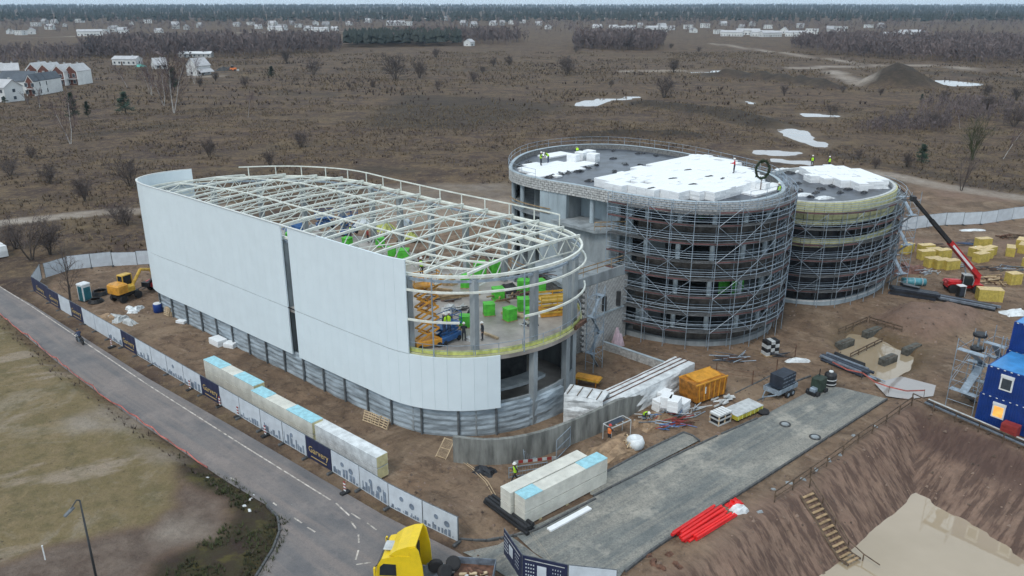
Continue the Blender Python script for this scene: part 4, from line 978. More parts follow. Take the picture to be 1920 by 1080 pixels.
# ================================================================ PEOPLE
def person_parts(pose):
    J = dict(pel=(0,0,.95), wai=(0,0,1.10), che=(.02,0,1.32), nec=(.03,0,1.50), hd0=(.05,0,1.58), hd1=(.06,0,1.70),
             sl=(.01,.19,1.43), el=(-.02,.26,1.16), wl=(.10,.27,.93), sr=(.01,-.19,1.43), er=(-.02,-.26,1.16), wr=(.10,-.27,.93),
             hl_=(0,.10,.92), kl=(.03,.11,.50), al=(0,.11,.09), tl=(.17,.13,.05), hr=(0,-.10,.92), kr=(.03,-.11,.50), ar=(0,-.11,.09), tr=(.17,-.13,.05))
    if pose == 'walk':
        J.update(kl=(.22,.11,.53), al=(.34,.11,.10), tl=(.50,.12,.10), kr=(-.05,-.11,.50), ar=(-.30,-.11,.14), tr=(-.16,-.12,.05), el=(-.14,.25,1.18), wl=(-.08,.27,.94), er=(.08,-.25,1.17), wr=(.26,-.22,1.02))
    if pose == 'work':
        J.update(el=(.16,.25,1.18), wl=(.40,.14,1.20), er=(.14,-.25,1.20), wr=(.40,-.12,1.16), kl=(.06,.13,.50), kr=(.0,-.13,.50))
    if pose == 'bend':
        J.update(wai=(.10,0,1.06), che=(.32,0,1.18), nec=(.47,0,1.27), hd0=(.54,0,1.29), hd1=(.64,0,1.33), sl=(.40,.19,1.23), sr=(.40,-.19,1.23), el=(.47,.24,.95), wl=(.58,.18,.72), er=(.47,-.24,.95), wr=(.58,-.16,.72))
    if pose == 'ride':
        J.update(pel=(0,0,.80), wai=(.06,0,.95), che=(.18,0,1.17), nec=(.25,0,1.34), hd0=(.28,0,1.42), hd1=(.30,0,1.54), sl=(.20,.2,1.28), sr=(.20,-.2,1.28), el=(.36,.30,1.06), wl=(.60,.30,1.04), er=(.36,-.30,1.06), wr=(.60,-.30,1.04), hl_=(0,.11,.80), kl=(.38,.19,.72), al=(.28,.19,.34), tl=(.44,.20,.30), hr=(0,-.11,.80), kr=(.38,-.19,.72), ar=(.28,-.19,.34), tr=(.44,-.20,.30))
    if pose == 'sit':
        J.update(pel=(0,0,.55), wai=(0,0,.70), che=(.02,0,.93), nec=(.03,0,1.11), hd0=(.05,0,1.19), hd1=(.06,0,1.31), sl=(.01,.19,1.04), sr=(.01,-.19,1.04), el=(.10,.25,.80), wl=(.34,.16,.82), er=(.10,-.25,.80), wr=(.34,-.16,.82), hl_=(0,.1,.53), kl=(.42,.12,.55), al=(.44,.12,.12), tl=(.6,.12,.08), hr=(0,-.1,.53), kr=(.42,-.12,.55), ar=(.44,-.12,.12), tr=(.6,-.12,.08))
    rad = dict(pel=.15, wai=.135, che=.17, nec=.065, hd0=.085, hd1=.10, sl=.085, el=.055, wl=.036, sr=.085, er=.055, wr=.036, hl_=.105, kl=.068, al=.048, tl=.04, hr=.105, kr=.068, ar=.048, tr=.04)
    E_ = [('pel','wai',1),('wai','che',1),('che','nec',1),('nec','hd0',2),('hd0','hd1',2),('che','sl',1),('sl','el',1),('el','wl',1),('che','sr',1),('sr','er',1),('er','wr',1),('pel','hl_',0),('hl_','kl',0),('kl','al',0),('al','tl',3),('pel','hr',0),('hr','kr',0),('kr','ar',0),('ar','tr',3)]
    ks = list(J); me = bpy.data.meshes.new('body'); me.from_pydata([J[k] for k in ks], [(ks.index(a), ks.index(b)) for a, b, _ in E_], [])
    ob = bpy.data.objects.new('body_tmp', me); C.objects.link(ob); md = ob.modifiers.new('skin', 'SKIN')
    for i, k in enumerate(ks): me.skin_vertices[0].data[i].radius = (rad[k]*.82 if k in ('pel','wai','che') else rad[k], rad[k]); me.skin_vertices[0].data[i].use_root = (k == 'pel')
    sb = ob.modifiers.new('sub', 'SUBSURF'); sb.levels = 1; sb.render_levels = 1
    dg = bpy.context.evaluated_depsgraph_get(); em = bpy.data.meshes.new_from_object(ob.evaluated_get(dg)); bpy.data.objects.remove(ob)
    V = [v.co.copy() for v in em.vertices]; F_ = [list(p.vertices) for p in em.polygons]; mi = []
    for f in F_:
        c = sum((V[i] for i in f), Vector()) / len(f); best = (9, 0)
        for a, b, m_ in E_:
            A, B = Vector(J[a]), Vector(J[b]); tt = max(0, min(1, (c-A).dot(B-A)/max(1e-9, (B-A).length_squared))); best = min(best, ((c-A.lerp(B, tt)).length - .3*(rad[a]+rad[b])/2, m_))
        mi.append(best[1])
    mb = MB(); mb.v = [tuple(v) for v in V]; mb.f = F_; mb.m = mi
    for w_, e_ in (('wl', 'el'), ('wr', 'er')):          # palm, four fingers and a thumb, half curled
        W = Vector(J[w_]); d = (W-Vector(J[e_])).normalized(); sd = 1 if w_ == 'wl' else -1; side = d.cross(Vector((0, sd, 0))).normalized(); nrm = d.cross(side)
        mb.bar(W, W + d*.09, .075, .035, 2)
        for k in range(4):
            b0 = W + d*.085 + side*(k-1.5)*.020; ln = (.060, .072, .068, .052)[k]; b1 = b0 + d*ln*.6 + nrm*.012; mb.tube(b0, b1, .010, .009, 4, 2); mb.tube(b1, b1 + d*ln*.3 + nrm*.035, .009, .007, 4, 2)
        b0 = W + d*.03 + side*.036; b1 = b0 + d*.03 + side*.03; mb.tube(b0, b1, .012, .010, 4, 2); mb.tube(b1, b1 + d*.035 + side*.008, .010, .008, 4, 2)
    H0, H1 = Vector(J['hd0']), Vector(J['hd1']); up = (H1-H0).normalized(); fw = Vector((1, 0, 0)); fw = (fw - up*fw.dot(up)).normalized(); sdv = up.cross(fw); hc = (H0+H1)/2 + up*.02
    mb.bar(hc + fw*.095, hc + fw*.125 - up*.03, .03, .03, 2)                                 # nose
    for s_ in (-1, 1): mb.box(hc + fw*.088 + sdv*s_*.036 + up*.03, (.02, .026, .014), 0, 4); mb.box(hc + sdv*s_*.098, (.035, .02, .06), 0, 2)
    mb.box(hc + fw*.090 - up*.055, (.012, .05, .012), 0, 4)
    # vest shell
    vm = MB(); prof = [('pel', .19, .15, .02), ('wai', .185, .145, 0), ('che', .215, .165, -.02), ('che', .20, .15, .10), ('nec', .10, .09, -.03)]; rings = []
    for k, ry, rx, dz in prof:
        cc = Vector(J[k]); ax = (Vector(J['nec'])-Vector(J['pel'])).normalized(); f2 = (Vector((1, 0, 0)) - ax*ax.x).normalized(); cc = cc + ax*dz
        rings.append([cc + f2*math.cos(2*PI*i/10)*rx + Vector((0, 1, 0))*math.sin(2*PI*i/10)*ry for i in range(10)])
    vs = [p for r in rings for p in r]; vm.add(vs, [(k*10+i, k*10+(i+1) % 10, (k+1)*10+(i+1) % 10, (k+1)*10+i) for k in range(4) for i in range(10)])
    hm = MB(); top = H1 + up*.02; rs_ = []
    for r, dz in ((.155, -.015), (.125, -.005), (.122, .03), (.10, .085), (.05, .118)):
        rs_.append([top + up*dz + (fw*math.cos(2*PI*i/10)*(r*1.12) + sdv*math.sin(2*PI*i/10)*r) for i in range(10)])
    vs = [p for r in rs_ for p in r] + [top + up*.125]; hm.add(vs, [(k*10+i, k*10+(i+1) % 10, (k+1)*10+(i+1) % 10, (k+1)*10+i) for k in range(4) for i in range(10)] + [(40+i, 40+(i+1) % 10, 50) for i in range(10)])
    return mb, vm, hm
PP = {k: person_parts(k) for k in ('stand', 'walk', 'work', 'bend', 'ride', 'sit')}
def person(p, z, rz, pose, label, top='trousers', vest='hivis', helmet='helmet', legs='trousers', group=None):
    t_ = thing('person', label, 'person', (p[0], p[1], z), rz, group); mb, vm, hm = PP[pose]
    mb.build('body', [legs, top, 'skin', 'black', 'hair'], t_, True)
    if vest: vm.build('vest', vest, t_, True)
    hm.build('helmet', helmet, t_, True); return t_
def on(x, y): p = at2(x, y); return (p[0], p[1], gz(*p))
person(at2(966, 905), gz(*at2(966, 905)), R(190), 'walk', 'worker in yellow-green vest and white helmet walking beside the fence panels', vest='hivis')
person(at2(1207, 793), gz(*at2(1207, 793)), R(-60), 'bend', 'worker in green vest bending near the sand by the concrete wall', vest='hivis', legs='trousers_blue')
person(at2(1142, 830), gz(*at2(1142, 830)), R(40), 'work', 'worker in orange vest standing at the steel work frame', vest='hivis_orange', helmet='helmet_red')
person(at2(870, 640, 7.6), 7.6, R(90), 'work', 'worker in dark clothes beside the blue lift at the slab edge', vest=None)
person(at2(905, 638, 7.6), 7.6, R(200), 'stand', 'worker in dark clothes by the grey column at the slab edge', vest=None)
person(at2(842, 622, 9.1), 9.15, R(60), 'work', 'worker in bright vest standing in the blue lift platform', vest='hivis')
person(at2(834, 624, 9.1), 9.15, R(150), 'stand', 'second worker in bright vest leaning in the blue lift platform', vest='hivis', legs='trousers_blue')
person(at2(791, 520, 13.2), 13.3, R(250), 'work', 'worker in bright vest high on the orange scissor lift', vest='hivis')
person(at2(658, 447, 7.6), 7.6, R(30), 'work', 'worker in bright vest by the blue machine inside the hall', vest='hivis')
person(at2(690, 455, 7.6), 7.6, R(30), 'stand', 'worker in red jacket and dark trousers inside the hall', top='red_dull', vest=None)
person(at2(1014, 310, 15.95), 15.93, R(-20), 'work', 'worker in yellow vest on white boards of the tall roof, working forward', vest='hivis')
person(at2(1028, 305, 15.95), 15.93, R(200), 'bend', 'worker in yellow vest bending over the white boards on the tall roof', vest='hivis', legs='trousers_blue')
person(at2(1083, 296, 15.72), 15.72, R(100), 'bend', 'worker in yellow vest behind the white packs on the tall roof', vest='hivis')
person(at2(1376, 325, 16.7), 16.72, R(160), 'work', 'worker in red jacket standing on the white insulation block of the tall roof', top='red', vest=None)
person(at2(1522, 313, 12.7), 12.66, R(70), 'stand', 'worker in yellow vest at the back edge of the lower round roof', vest='hivis', group='workers behind the lower roof')
person(at2(1554, 315, 12.7), 12.66, R(120), 'work', 'worker in yellow vest handling sheets at the back of the lower round roof', vest='hivis')
person((29.6, 87.2), 15.45, R(120), 'stand', 'worker in yellow vest on the top scaffold deck beside the tall roof', vest='hivis')
person(at2(1832, 478), gz(*at2(1832, 478)), R(200), 'bend', 'worker in yellow vest among the yellow insulation packs in the yard', vest='hivis')

# ================================================================ HOARDING
def text_mesh(body, size, mat, ext=.004):
    cu = bpy.data.curves.new('text', 'FONT'); cu.body = body; cu.size = size; cu.extrude = ext; cu.align_x = 'CENTER'; cu.align_y = 'CENTER'; cu.resolution_u = 2
    ob = bpy.data.objects.new('text_tmp', cu); C.objects.link(ob); dg = bpy.context.evaluated_depsgraph_get(); m_ = bpy.data.meshes.new_from_object(ob.evaluated_get(dg)); bpy.data.objects.remove(ob); m_.materials.clear(); m_.materials.append(MAT[mat]); return m_
def hoarding(a, b, z0, label, kind='white', brace=False, h=2.0, cat='fence panel', group=None, seed=0, foot=True, up=.12):
    a, b = Vector(a[:2]), Vector(b[:2]); d = b-a; l = d.length; an = math.atan2(d.y, d.x); c = (a+b)/2
    t_ = thing('hoarding_panel', label, cat, (c.x, c.y, z0), an, group); r = random.Random(seed)
    mb = MB(); n = 10; vs = []
    for i in range(n+1):
        for z in (up, up + h): vs.append((-l/2 + .05 + (l-.1)*i/n, .012*math.sin(i*2.1+seed), z))
        for z in (up + h, up): vs.append((-l/2 + .05 + (l-.1)*i/n, .035 + .012*math.sin(i*2.1+seed), z))
    fs = [(i*4+k, i*4+(k+1) % 4, (i+1)*4+(k+1) % 4, (i+1)*4+k) for i in range(n) for k in range(4)] + [(0, 1, 2, 3), (n*4+3, n*4+2, n*4+1, n*4)]
    mb.add(vs, fs); mb.build('sheet', 'navy' if kind == 'navy' else 'board_white', t_)
    for x in (-l/2 + .03, l/2 - .03): MB().bar((x, .06, -.1), (x, .06, up + h + .03), .06).build('post', 'post_grey', t_)
    MB().bar((-l/2, .06, up + h + .02), (l/2, .06, up + h + .02), .05).build('top_rail', 'post_grey', t_)
    if foot: MB().bevbox((l/2, -.15, .08), (.26, .75, .18), .04).build('foot_block', 'kerb', t_)
    if kind == 'navy':
        o = link('lettering', text_mesh('Garvery', .82, 'gold'), t_, (0, -.035, up + h*.48)); o.rotation_euler = (PI/2, 0, 0)
        MB().box((0, -.03, up + h*.16), (l*.62, .012, .07)).build('printed_line', 'gold', t_)
    elif kind == 'print':
        mb = MB(); x = -l*.42
        while x < l*.42:
            hh_ = r.uniform(.08, .35 + .25*(seed % 4)); ww = r.uniform(.05, .35); mb.box((x, -.026, up + .12 + hh_/2), (ww, .012, hh_)); x += ww + r.uniform(.02, .15)
        for k in range(2 if seed > 29 else seed % 3 == 0): mb.lathe([(.0, -.008), (.20 + .06*k, -.008), (.20 + .06*k, .008), (0, .008)], 9, (-l*.1 + k*l*.3, -.028, up + 1.25 - .2*k), axis='Y')
        o_ = mb.build('printed_picture', 'print_grey', t_); o_['kind'] = 'stuff'
    if brace:
        for x in (-l/2 + .2, l/2 - .2): MB().bar((x, .06, up + h*.8), (x, 1.3, .05), .06).build('brace', 'post_grey', t_); MB().bar((x, .06, .08), (x, 1.4, .08), .07).build('brace', 'post_grey', t_)
        MB().bar((-l/2 + .2, 1.3, .1), (l/2 - .2, 1.3, .1), .10).build('brace', 'post_grey', t_)
        MB().box((0, .72, .13), (l - .6, 1.0, .16)).build('ballast_tray', 'aggregate', t_)
    return t_
HL = [Vector(at2(*p)) for p in ((92, 556), (128, 588), (142, 614), (182, 644), (202, 660), (226, 676), (254, 695), (288, 722), (311, 738), (338, 756), (370, 780), (402, 803), (430, 822), (466, 846), (500, 866), (545, 896), (586, 922), (632, 952))]
# straight line of equal panels along the road front
A0, A1 = Vector((-58.6, 94.9)), Vector((-14.6, 56.2)); npan = 17
kinds = ['navy', 'white', 'navy', 'white', 'white', 'print', 'navy', 'print', 'print', 'print', 'print', 'navy', 'white', 'print', 'print', 'print', 'navy']
descr = ['white hoarding panel', 'navy hoarding panel with gold lettering', 'white hoarding panel printed with grey silhouettes']
cnt = {}
neigh = ['by the blue-white toilet cabin', 'next to the toilet cabin fence end', 'behind the leafless roadside tree', 'beside the leafless roadside tree', 'opposite the dirt heap and scraps', 'opposite the motorcycle rider', 'facing the motorcycle rider', 'with wide ballast trays behind it, near the motorcycle', 'in front of the open dirt track', 'beside the first long panel bundle end', 'in front of the first cyan-topped panel bundle', 'between the two cyan-topped panel bundles', 'in front of the second cyan-topped bundle', 'before the bright white plastic heap', 'beside the bright white plastic heap', 'in front of the long white wrapped bundle', 'by the end of the long white wrapped bundle']
for i in range(npan):
    a, b = A0.lerp(A1, i/npan), A0.lerp(A1, (i+1)/npan); k = kinds[i]
    hoarding(a, b, .02, ({'white': 'white hoarding panel ', 'navy': 'navy hoarding panel with gold lettering ', 'print': 'white hoarding panel with grey printed picture '}[k]) + neigh[i], k, i in (5, 6, 7, 8, 10, 12, 13, 15, 16), seed=i, group='hoarding along the road')
B_ = [A1, Vector((-11.9, 53.8)), Vector((-9.3, 51.4)), Vector((-6.5, 49.2)), Vector((-3.8, 47.2))]
for i in range(4): hoarding(B_[i], B_[i+1], .02, ['white printed hoarding panel after the last navy panel', 'grey printed hoarding panel with a gravel tray behind', 'white hoarding panel with two dark round emblems, beside the yellow truck', 'last white hoarding panel at the gate, with two dark emblems'][i], 'print', i < 2, seed=30+i, group='hoarding along the road')
C_ = [Vector((-58.7, 95.2)), Vector((-63.2, 99.4)), Vector((-65.0, 104.6))]
hoarding(C_[1], C_[0], .02, 'navy hoarding panel at the corner by the road bend', 'navy', seed=41)
hoarding(C_[2], C_[1], .02, 'white hoarding panel turning away from the road', 'white', seed=42)
bk_ = [Vector(at2(x, y)) for x, y in ((86, 521), (128, 508), (172, 503), (212, 499), (258, 498), (282, 497))]
for i in range(5): hoarding(bk_[i], bk_[i+1], gz(*bk_[i])-.05, 'white hoarding panel along the field behind the excavator', 'white', h=2.0, group='back hoarding on the field side', seed=50+i)
rt = [Vector(at2(x, y)) for x, y in ((1690, 433), (1737, 427), (1772, 423), (1805, 422), (1838, 420), (1868, 416), (1897, 412), (1930, 409), (1965, 405), (2000, 401))]
for i in range(9): hoarding(rt[i], rt[i+1], gz(*rt[i])-.05, 'white hoarding panel closing the yard behind the yellow packs', 'white', h=2.1, group='hoarding behind the material yard', seed=60+i)
# gate banners near the gravel apron
def banner(a, b, label, light=False):
    t_ = hoarding(a, b, .03, label, 'navy', seed=1, foot=True, h=2.0)
    for o in list(t_.children):
        if o.name.startswith(('lettering', 'printed_line')): bpy.data.objects.remove(o)
    l = (Vector(b[:2])-Vector(a[:2])).length
    MB().box((0, -.03, 1.9), (l*.86, .012, .06)).build('printed_line', 'white_dirty', t_)
    mb = MB()
    for i in range(4):
        for j in range(4): mb.box((-l*.40 + i*.17, -.03, 1.55 - j*.28), (.085, .012, .10)); mb.box((l*.18 + i*.17, -.03, 1.55 - j*.28), (.05, .012, .10))
    o_ = mb.build('printed_marks', 'board_white', t_); o_['kind'] = 'stuff'; MB().box((-l*.06, -.03, 1.2), (.62, .014, .8)).build('printed_notice', 'board_white', t_); return t_
g0 = at2(944, 1040); g1 = at2(978, 1092); g2 = at2(1064, 1112); g3 = at2(1155, 1122)
banner(g0, g1, 'navy and light blue gate banner standing edge-on at the gravel entrance'); banner(g1, g2, 'navy gate banner with white marks and a white notice'); hoarding(g2, g3, .03, 'plain white gate panel beside the navy notice banner', 'white', seed=3)
# striped beacons standing before the hoarding
for i, (x, y) in enumerate(((101, 561), (123, 580), (164, 609), (210, 652), (277, 668), (357, 732), (413, 763), (447, 782), (498, 818), (647, 925))):
    p = at2(x, y); t_ = thing('warning_beacon', 'red and white striped warning beacon standing before the hoarding', 'beacon', (*p, .02), R(-41), 'striped beacons along the hoarding')
    for k in range(6): MB().box((0, 0, .28 + k*.14), (.24, .04, .138)).build('stripe', 'red_dull' if k % 2 else 'white_paint', t_)
    MB().bevbox((0, 0, .09), (.42, .8, .16), .04).build('base', 'rubber', t_)

# ================================================================ PANEL BUNDLES
def bundle(o, rz, L_, label, cyan=(), tiers=2, wd=1.15, th=1.12, mat='foam_pack', end='foam_core', pale=False):
    z0 = gz(o[0], o[1]); t_ = thing('panel_bundle', label, 'panel bundle', (o[0], o[1], z0), rz)
    for k in range(3): MB().box((L_*(.18 + .32*k), 0, .06), (.25, wd, .16)).build('foam_skid', 'foam_core', t_)
    for t in range(tiers):
        zc = .12 + t*(th + .05); n = 7
        for j in range(n): MB().box((L_/2 + .004*((j*7) % 3), 0, zc + th/n*(j+.5)), (L_ + .01*((j*5) % 4), wd - .008*(j % 2), th/n - .012)).build('wall_panel', mat, t_)
        for k in range(5): MB().box((L_*(.1 + .2*k), 0, zc + th/2), (.03, wd + .02, th + .012)).build('strap', mat, t_)
        MB().box((L_ + .03, 0, zc + th/2), (.02, wd*.94, th*.94)).build('end_foam', end, t_)
    top = .12 + tiers*(th + .05) - .03
    for x0, x1 in cyan: MB().bevbox((L_*(x0+x1)/2, 0, top), (L_*(x1-x0), wd + .05, .05), .02).build('film_cover', 'film_cyan', t_)
    return t_
ra = R(-41); rb = R(40.3)
bA = at2(397, 712); bB = at2(486, 771)
bundle((bA[0], bA[1]), ra, 9.0, 'pale wall-panel bundle with cyan film at its ends, at the track behind the hoarding', ((0, .36), (.62, 1.0)))
bundle((bB[0], bB[1]), ra, 9.3, 'second pale wall-panel bundle with cyan film, beside the white plastic heap', ((0, .25), (.6, 1.0)))
bC = at2(584, 822); bundle((bC[0], bC[1]), ra, 9.6, 'long bundle wrapped in plain white film beside the hoarding', (), mat='film_white', th=1.0)
bD = at2(977, 991); q_ = Vector((bD[0], bD[1])); n_ = Vector((-math.sin(rb), math.cos(rb)))
bundle(q_ + n_*.5 + Vector((math.cos(rb), math.sin(rb)))*.3, rb, 8.6, 'near cream wall-panel bundle with cyan top film at the gravel kerb', ((0, .2), (.72, 1.0)))
bundle(q_ + n_*1.75, rb, 7.9, 'cream wall-panel bundle with white top, behind the cyan-topped one at the kerb', (), mat='foam_pack')
heap('plastic_heap', 'bright white crumpled plastic film heap between the bundles and the hoarding', 'film', at2(560, 800), .1, 3.8, 2.0, 1.0, 'film_white', R(-20), 101)
def foam_plank(x, y, l, rz, label):
    o = tag(MB().bevbox((0, 0, .08), (l, .45, .14), .02).build('foam_plank', 'eps'), label, 'plank'); p = at2(x, y); o.location = (*p, .05); o.rotation_euler = (0, 0, rz)
foam_plank(1068, 975, 4.2, rb, 'single white foam plank lying on the gravel beside the bundles')
# ================================================================ FRONT RETAINING WALL, WRAPPED WALLS
cw = spline([at2(x, y) for x, y in ((850, 866), (900, 872), (950, 870), (1010, 858), (1070, 836), (1130, 808), (1190, 776), (1218, 758))], False, 8)
wl = thing('retaining_wall', 'curved stained grey concrete retaining wall in front of the hall nose', 'wall', (0, 58, 0))
cwr = relp(resample(cw, 1.25), (0, 58)); zc = [2.35 if k < len(cwr)-5 else 2.35 - .25*(k-len(cwr)+5) for k in range(len(cwr))]
for k in range(len(cwr)-1):
    a, b = cwr[k], cwr[k+1]; o = offset([a, b], .35); vs = [(*a, -.4), (*b, -.4), (*o[1], -.4), (*o[0], -.4), (*a, zc[k]), (*b, zc[k+1]), (*o[1], zc[k+1]), (*o[0], zc[k])]
    MB().add(vs, [(3, 2, 1, 0), (4, 5, 6, 7), (0, 1, 5, 4), (1, 2, 6, 5), (2, 3, 7, 6), (3, 0, 4, 7)]).build('wall_section', 'wall_stain', wl)
def wrapped(pts, z1, th, name, label, cat='film', mat='film', z0=-.1, seed=0):
    o = (sum(p[0] for p in pts)/len(pts), sum(p[1] for p in pts)/len(pts)); t_ = thing(name, label, cat, (*o, 0)); P_ = resample(relp(pts, o), 1.1); r = random.Random(seed)
    for k in range(0, len(P_)-1, 3):
        seg = P_[k:k+4]; nz = 9; n = len(seg); vs = []; off = offset(seg, th)
        for a in range(nz):
            for b in range(n):
                e = .07*math.sin(a*1.9 + b) + r.uniform(-.06, .06); d = Vector(seg[b]) + (Vector(seg[b])-Vector(off[b])).normalized()*e*(1 if 0 < b < n-1 else 0); vs.append((d.x, d.y, z0 + (z1-z0)*a/(nz-1)))
        mb = MB().add(vs, [(a*n+b, a*n+b+1, (a+1)*n+b+1, (a+1)*n+b) for a in range(nz-1) for b in range(n-1)])
        top = [(*seg[b], z1) for b in range(n)] + [(*off[b], z1 + r.uniform(-.02, .06)) for b in range(n)]; mb.add(top, [(b, b+1, n+b+1, n+b) for b in range(n-1)])
        bk2 = [(*off[b], z1) for b in range(n)] + [(*off[b], z0) for b in range(n)]; mb.add(bk2, [(b, b+1, n+b+1, n+b) for b in range(n-1)]); mb.build('film_sheet', mat, t_)
    return t_
wrapped([at2(925, 808), at2(985, 800), at2(1035, 782), at2(1056, 772)], 2.6, .4, 'wrapped_wall', 'foundation wall wrapped in ridged plastic film under the hall nose', seed=2)
w1 = wrapped([at2(1056, 792), at2(1100, 800), at2(1128, 806)], 2.9, 2.0, 'wrapped_wall', 'boxy wall corner wrapped in white plastic film beside the hall nose', mat='film_white', seed=3)
w2 = wrapped([at2(1126, 806), at2(1200, 770), at2(1262, 738), at2(1300, 716)], 2.1, 2.3, 'wrapped_wall', 'long flat-topped wall covered with white film and timber battens', mat='film_white', seed=4)
for f in (.25, .5, .75):
    a = Vector((*at2(1130, 800), 2.16)); b = Vector((*at2(1298, 714), 2.16)); n2 = Vector((-(b-a).y, (b-a).x, 0)).normalized(); c = (a+b)/2
    a2, b2 = a + n2*2.2*f, b + n2*2.2*f; o2 = w2.location; MB().bar(a2 - o2, b2 - o2, .09, .06).build('batten', 'rust', w2)
for k in range(4):
    o1 = w1.location; a = Vector((*at2(1062 + k*18, 793 + k*4), 2.97)); MB().bar(a - o1, a - o1 + Vector((.7, 1.7, 0)), .07, .05).build('batten', 'timber_dark', w1)
lw = thing('low_wall', 'low hollow-block wall with pale top between courtyard and scaffold', 'wall', (*at2(1190, 670), 0)); a, b = Vector(at2(1132, 655)), Vector(at2(1262, 700)); o_ = Vector(lw.location[:2]); nb = 17; an = math.atan2((b-a).y, (b-a).x)
for r in range(3):
    for k in range(nb):
        f = (k + .5*(r % 2) + .25)/nb; c = a.lerp(b, min(1, f)) - o_; MB().box((c.x, c.y, .0 + r*.3 + .15), ((b-a).length/nb - .03, .28, .28), an).build('wall_block', 'block', lw)
c = (a+b)/2 - o_; MB().box((c.x, c.y, .94), ((b-a).length + .3, .32, .06), an).build('wall_cap', 'concrete_new', lw)
# dark opening sheet against the retaining wall
heap('black_sheet', 'black plastic sheet leaning on the retaining wall behind the grey fence', 'film', at2(1078, 822), .1, 3.6, .6, 1.5, 'black_film', R(38), 111)
heap('black_sheet', 'crumpled black film lying under the retaining wall end', 'film', at2(908, 884), -.05, 2.0, 1.4, .5, 'black_film', R(-30), 112)
heap('sand_heap', 'low brown sand heap between the retaining wall and the kerb', 'heap', at2(1150, 845), -.1, 6.5, 3.2, .8, 'sand', R(38), 113)
heap('sand_heap', 'brown sand heap beside the bending worker', 'heap', at2(1225, 790), -.1, 4.5, 2.6, .7, 'sand', R(38), 114)
# ================================================================ SITE CLUTTER HELPERS
def fence_frame(p, rz, label, l=2.6, h=1.9, mat='galv', tilt=0, cat='fence panel', group=None):
    t_ = thing('fence_frame', label, cat, (*p, gz(*p)), rz, group)
    for x in (-l/2, l/2): MB().bar((x, 0, 0), (x, math.sin(tilt)*h, math.cos(tilt)*h), .06).build('post', mat, t_)
    for z in (.1, h*.5, h - .03): MB().bar((-l/2, math.sin(tilt)*z, math.cos(tilt)*z), (l/2, math.sin(tilt)*z, math.cos(tilt)*z), .05).build('rail', mat, t_)
    mb = MB()
    for k in range(1, 14): x = -l/2 + l*k/14; mb.bar((x, 0, .1), (x, math.sin(tilt)*h, math.cos(tilt)*h), .012)
    mb.build('mesh_wires', mat, t_); return t_
fence_frame(at2(1008, 858), R(36), 'grey mesh fence frame leaning on the curved retaining wall', tilt=.25); fence_frame(at2(1056, 850), R(60), 'grey mesh fence frame standing by the black sheet')
fence_frame(at2(990, 892), R(15), 'low grey barrier frame with red boards beside the walking worker', 3.2, 1.0)
t_ = thing('barrier', 'red and white striped barrier board beside the walking worker', 'barrier', (*at2(1003, 880), gz(*at2(1003, 880))), R(12))
for k in range(9): MB().box((-1.6 + k*.4, 0, .85), (.38, .04, .25)).build('stripe', 'red_dull' if k % 2 else 'white_dirty', t_)
for x in (-1.5, 1.5): MB().bar((x, 0, 0), (x, 0, 1.0), .06).build('leg', 'galv', t_)
def pallet(p, rz, label, tilt=0, z=None, group=None, mat='timber_pale'):
    t_ = thing('pallet', label, 'pallet', (*p, gz(*p) if z is None else z), rz, group); Rm = Matrix.Rotation(tilt, 3, 'X')
    def put(c, d, nm): v = Rm @ Vector(c); o = MB().box((0, 0, 0), d).build(nm, mat, t_); o.location = v; o.rotation_euler = (tilt, 0, 0)
    for k in range(5): put((0, .07 + k*.22, .13), (1.2, .10, .022), 'slat')
    for x in (-.55, 0, .55): put((x, .5, .06), (.09, 1.0, .09), 'runner')
    return t_
for k, (x, y, rz, tl) in enumerate(((690, 792, -35, 1.2), (703, 797, -38, 1.25), (718, 803, -40, 1.15))): pallet(at2(x, y), R(rz), 'wooden pallet standing on edge against the film-wrapped plinth', tl, group='pallets against the plinth')
fence_frame(at2(826, 858), R(-30), 'pale wooden ladder frame leaning at the plinth end', 1.0, 1.8, 'timber_pale', .9, 'frame')
def lumps(name, label, cat, spots, mat, size, group):
    for k, (x, y) in enumerate(spots): heap(name, label, cat, at2(x, y), gz(*at2(x, y)) - .02, size*(.8 + .4*((k*37) % 10)/10), size*.6, size*.3, mat, k*1.3, 130+k, group)
def foam_cube(x, y, s, rz, label, group=None, mat='eps', z=None):
    p = at2(x, y, z or 0); t_ = thing('foam_pack', label, 'insulation', (*p, gz(*p) - .02 if z is None else z), rz, group)
    n = 4
    for k in range(n): MB().bevbox((random.uniform(-.03, .03), random.uniform(-.03, .03), s[2]/n*(k+.5)), (s[0], s[1], s[2]/n - .01), .02).build('board', mat, t_)
foam_cube(410, 645, (1.9, 1.2, .7), ra, 'white foam pack on the track beside the plinth'); foam_cube(433, 650, (1.3, 1.0, .55), R(-20), 'smaller white foam pack with dark gaps next to the plinth'); foam_cube(341, 606, (1.2, .7, .35), R(-20), 'thin white foam sheets lying near the hall plinth post')
for k, (x, y, z) in enumerate(((1238, 768, None), (1258, 772, None), (1278, 770, None), (1245, 752, None), (1264, 755, 1.1), (1250, 748, 1.1))): foam_cube(x, y + (12 if z else 0), (1.35, 1.0, 1.1), R(35 + k*7), 'white foam pack in the pile beside the orange container', 'foam pile by the orange container', z=z)
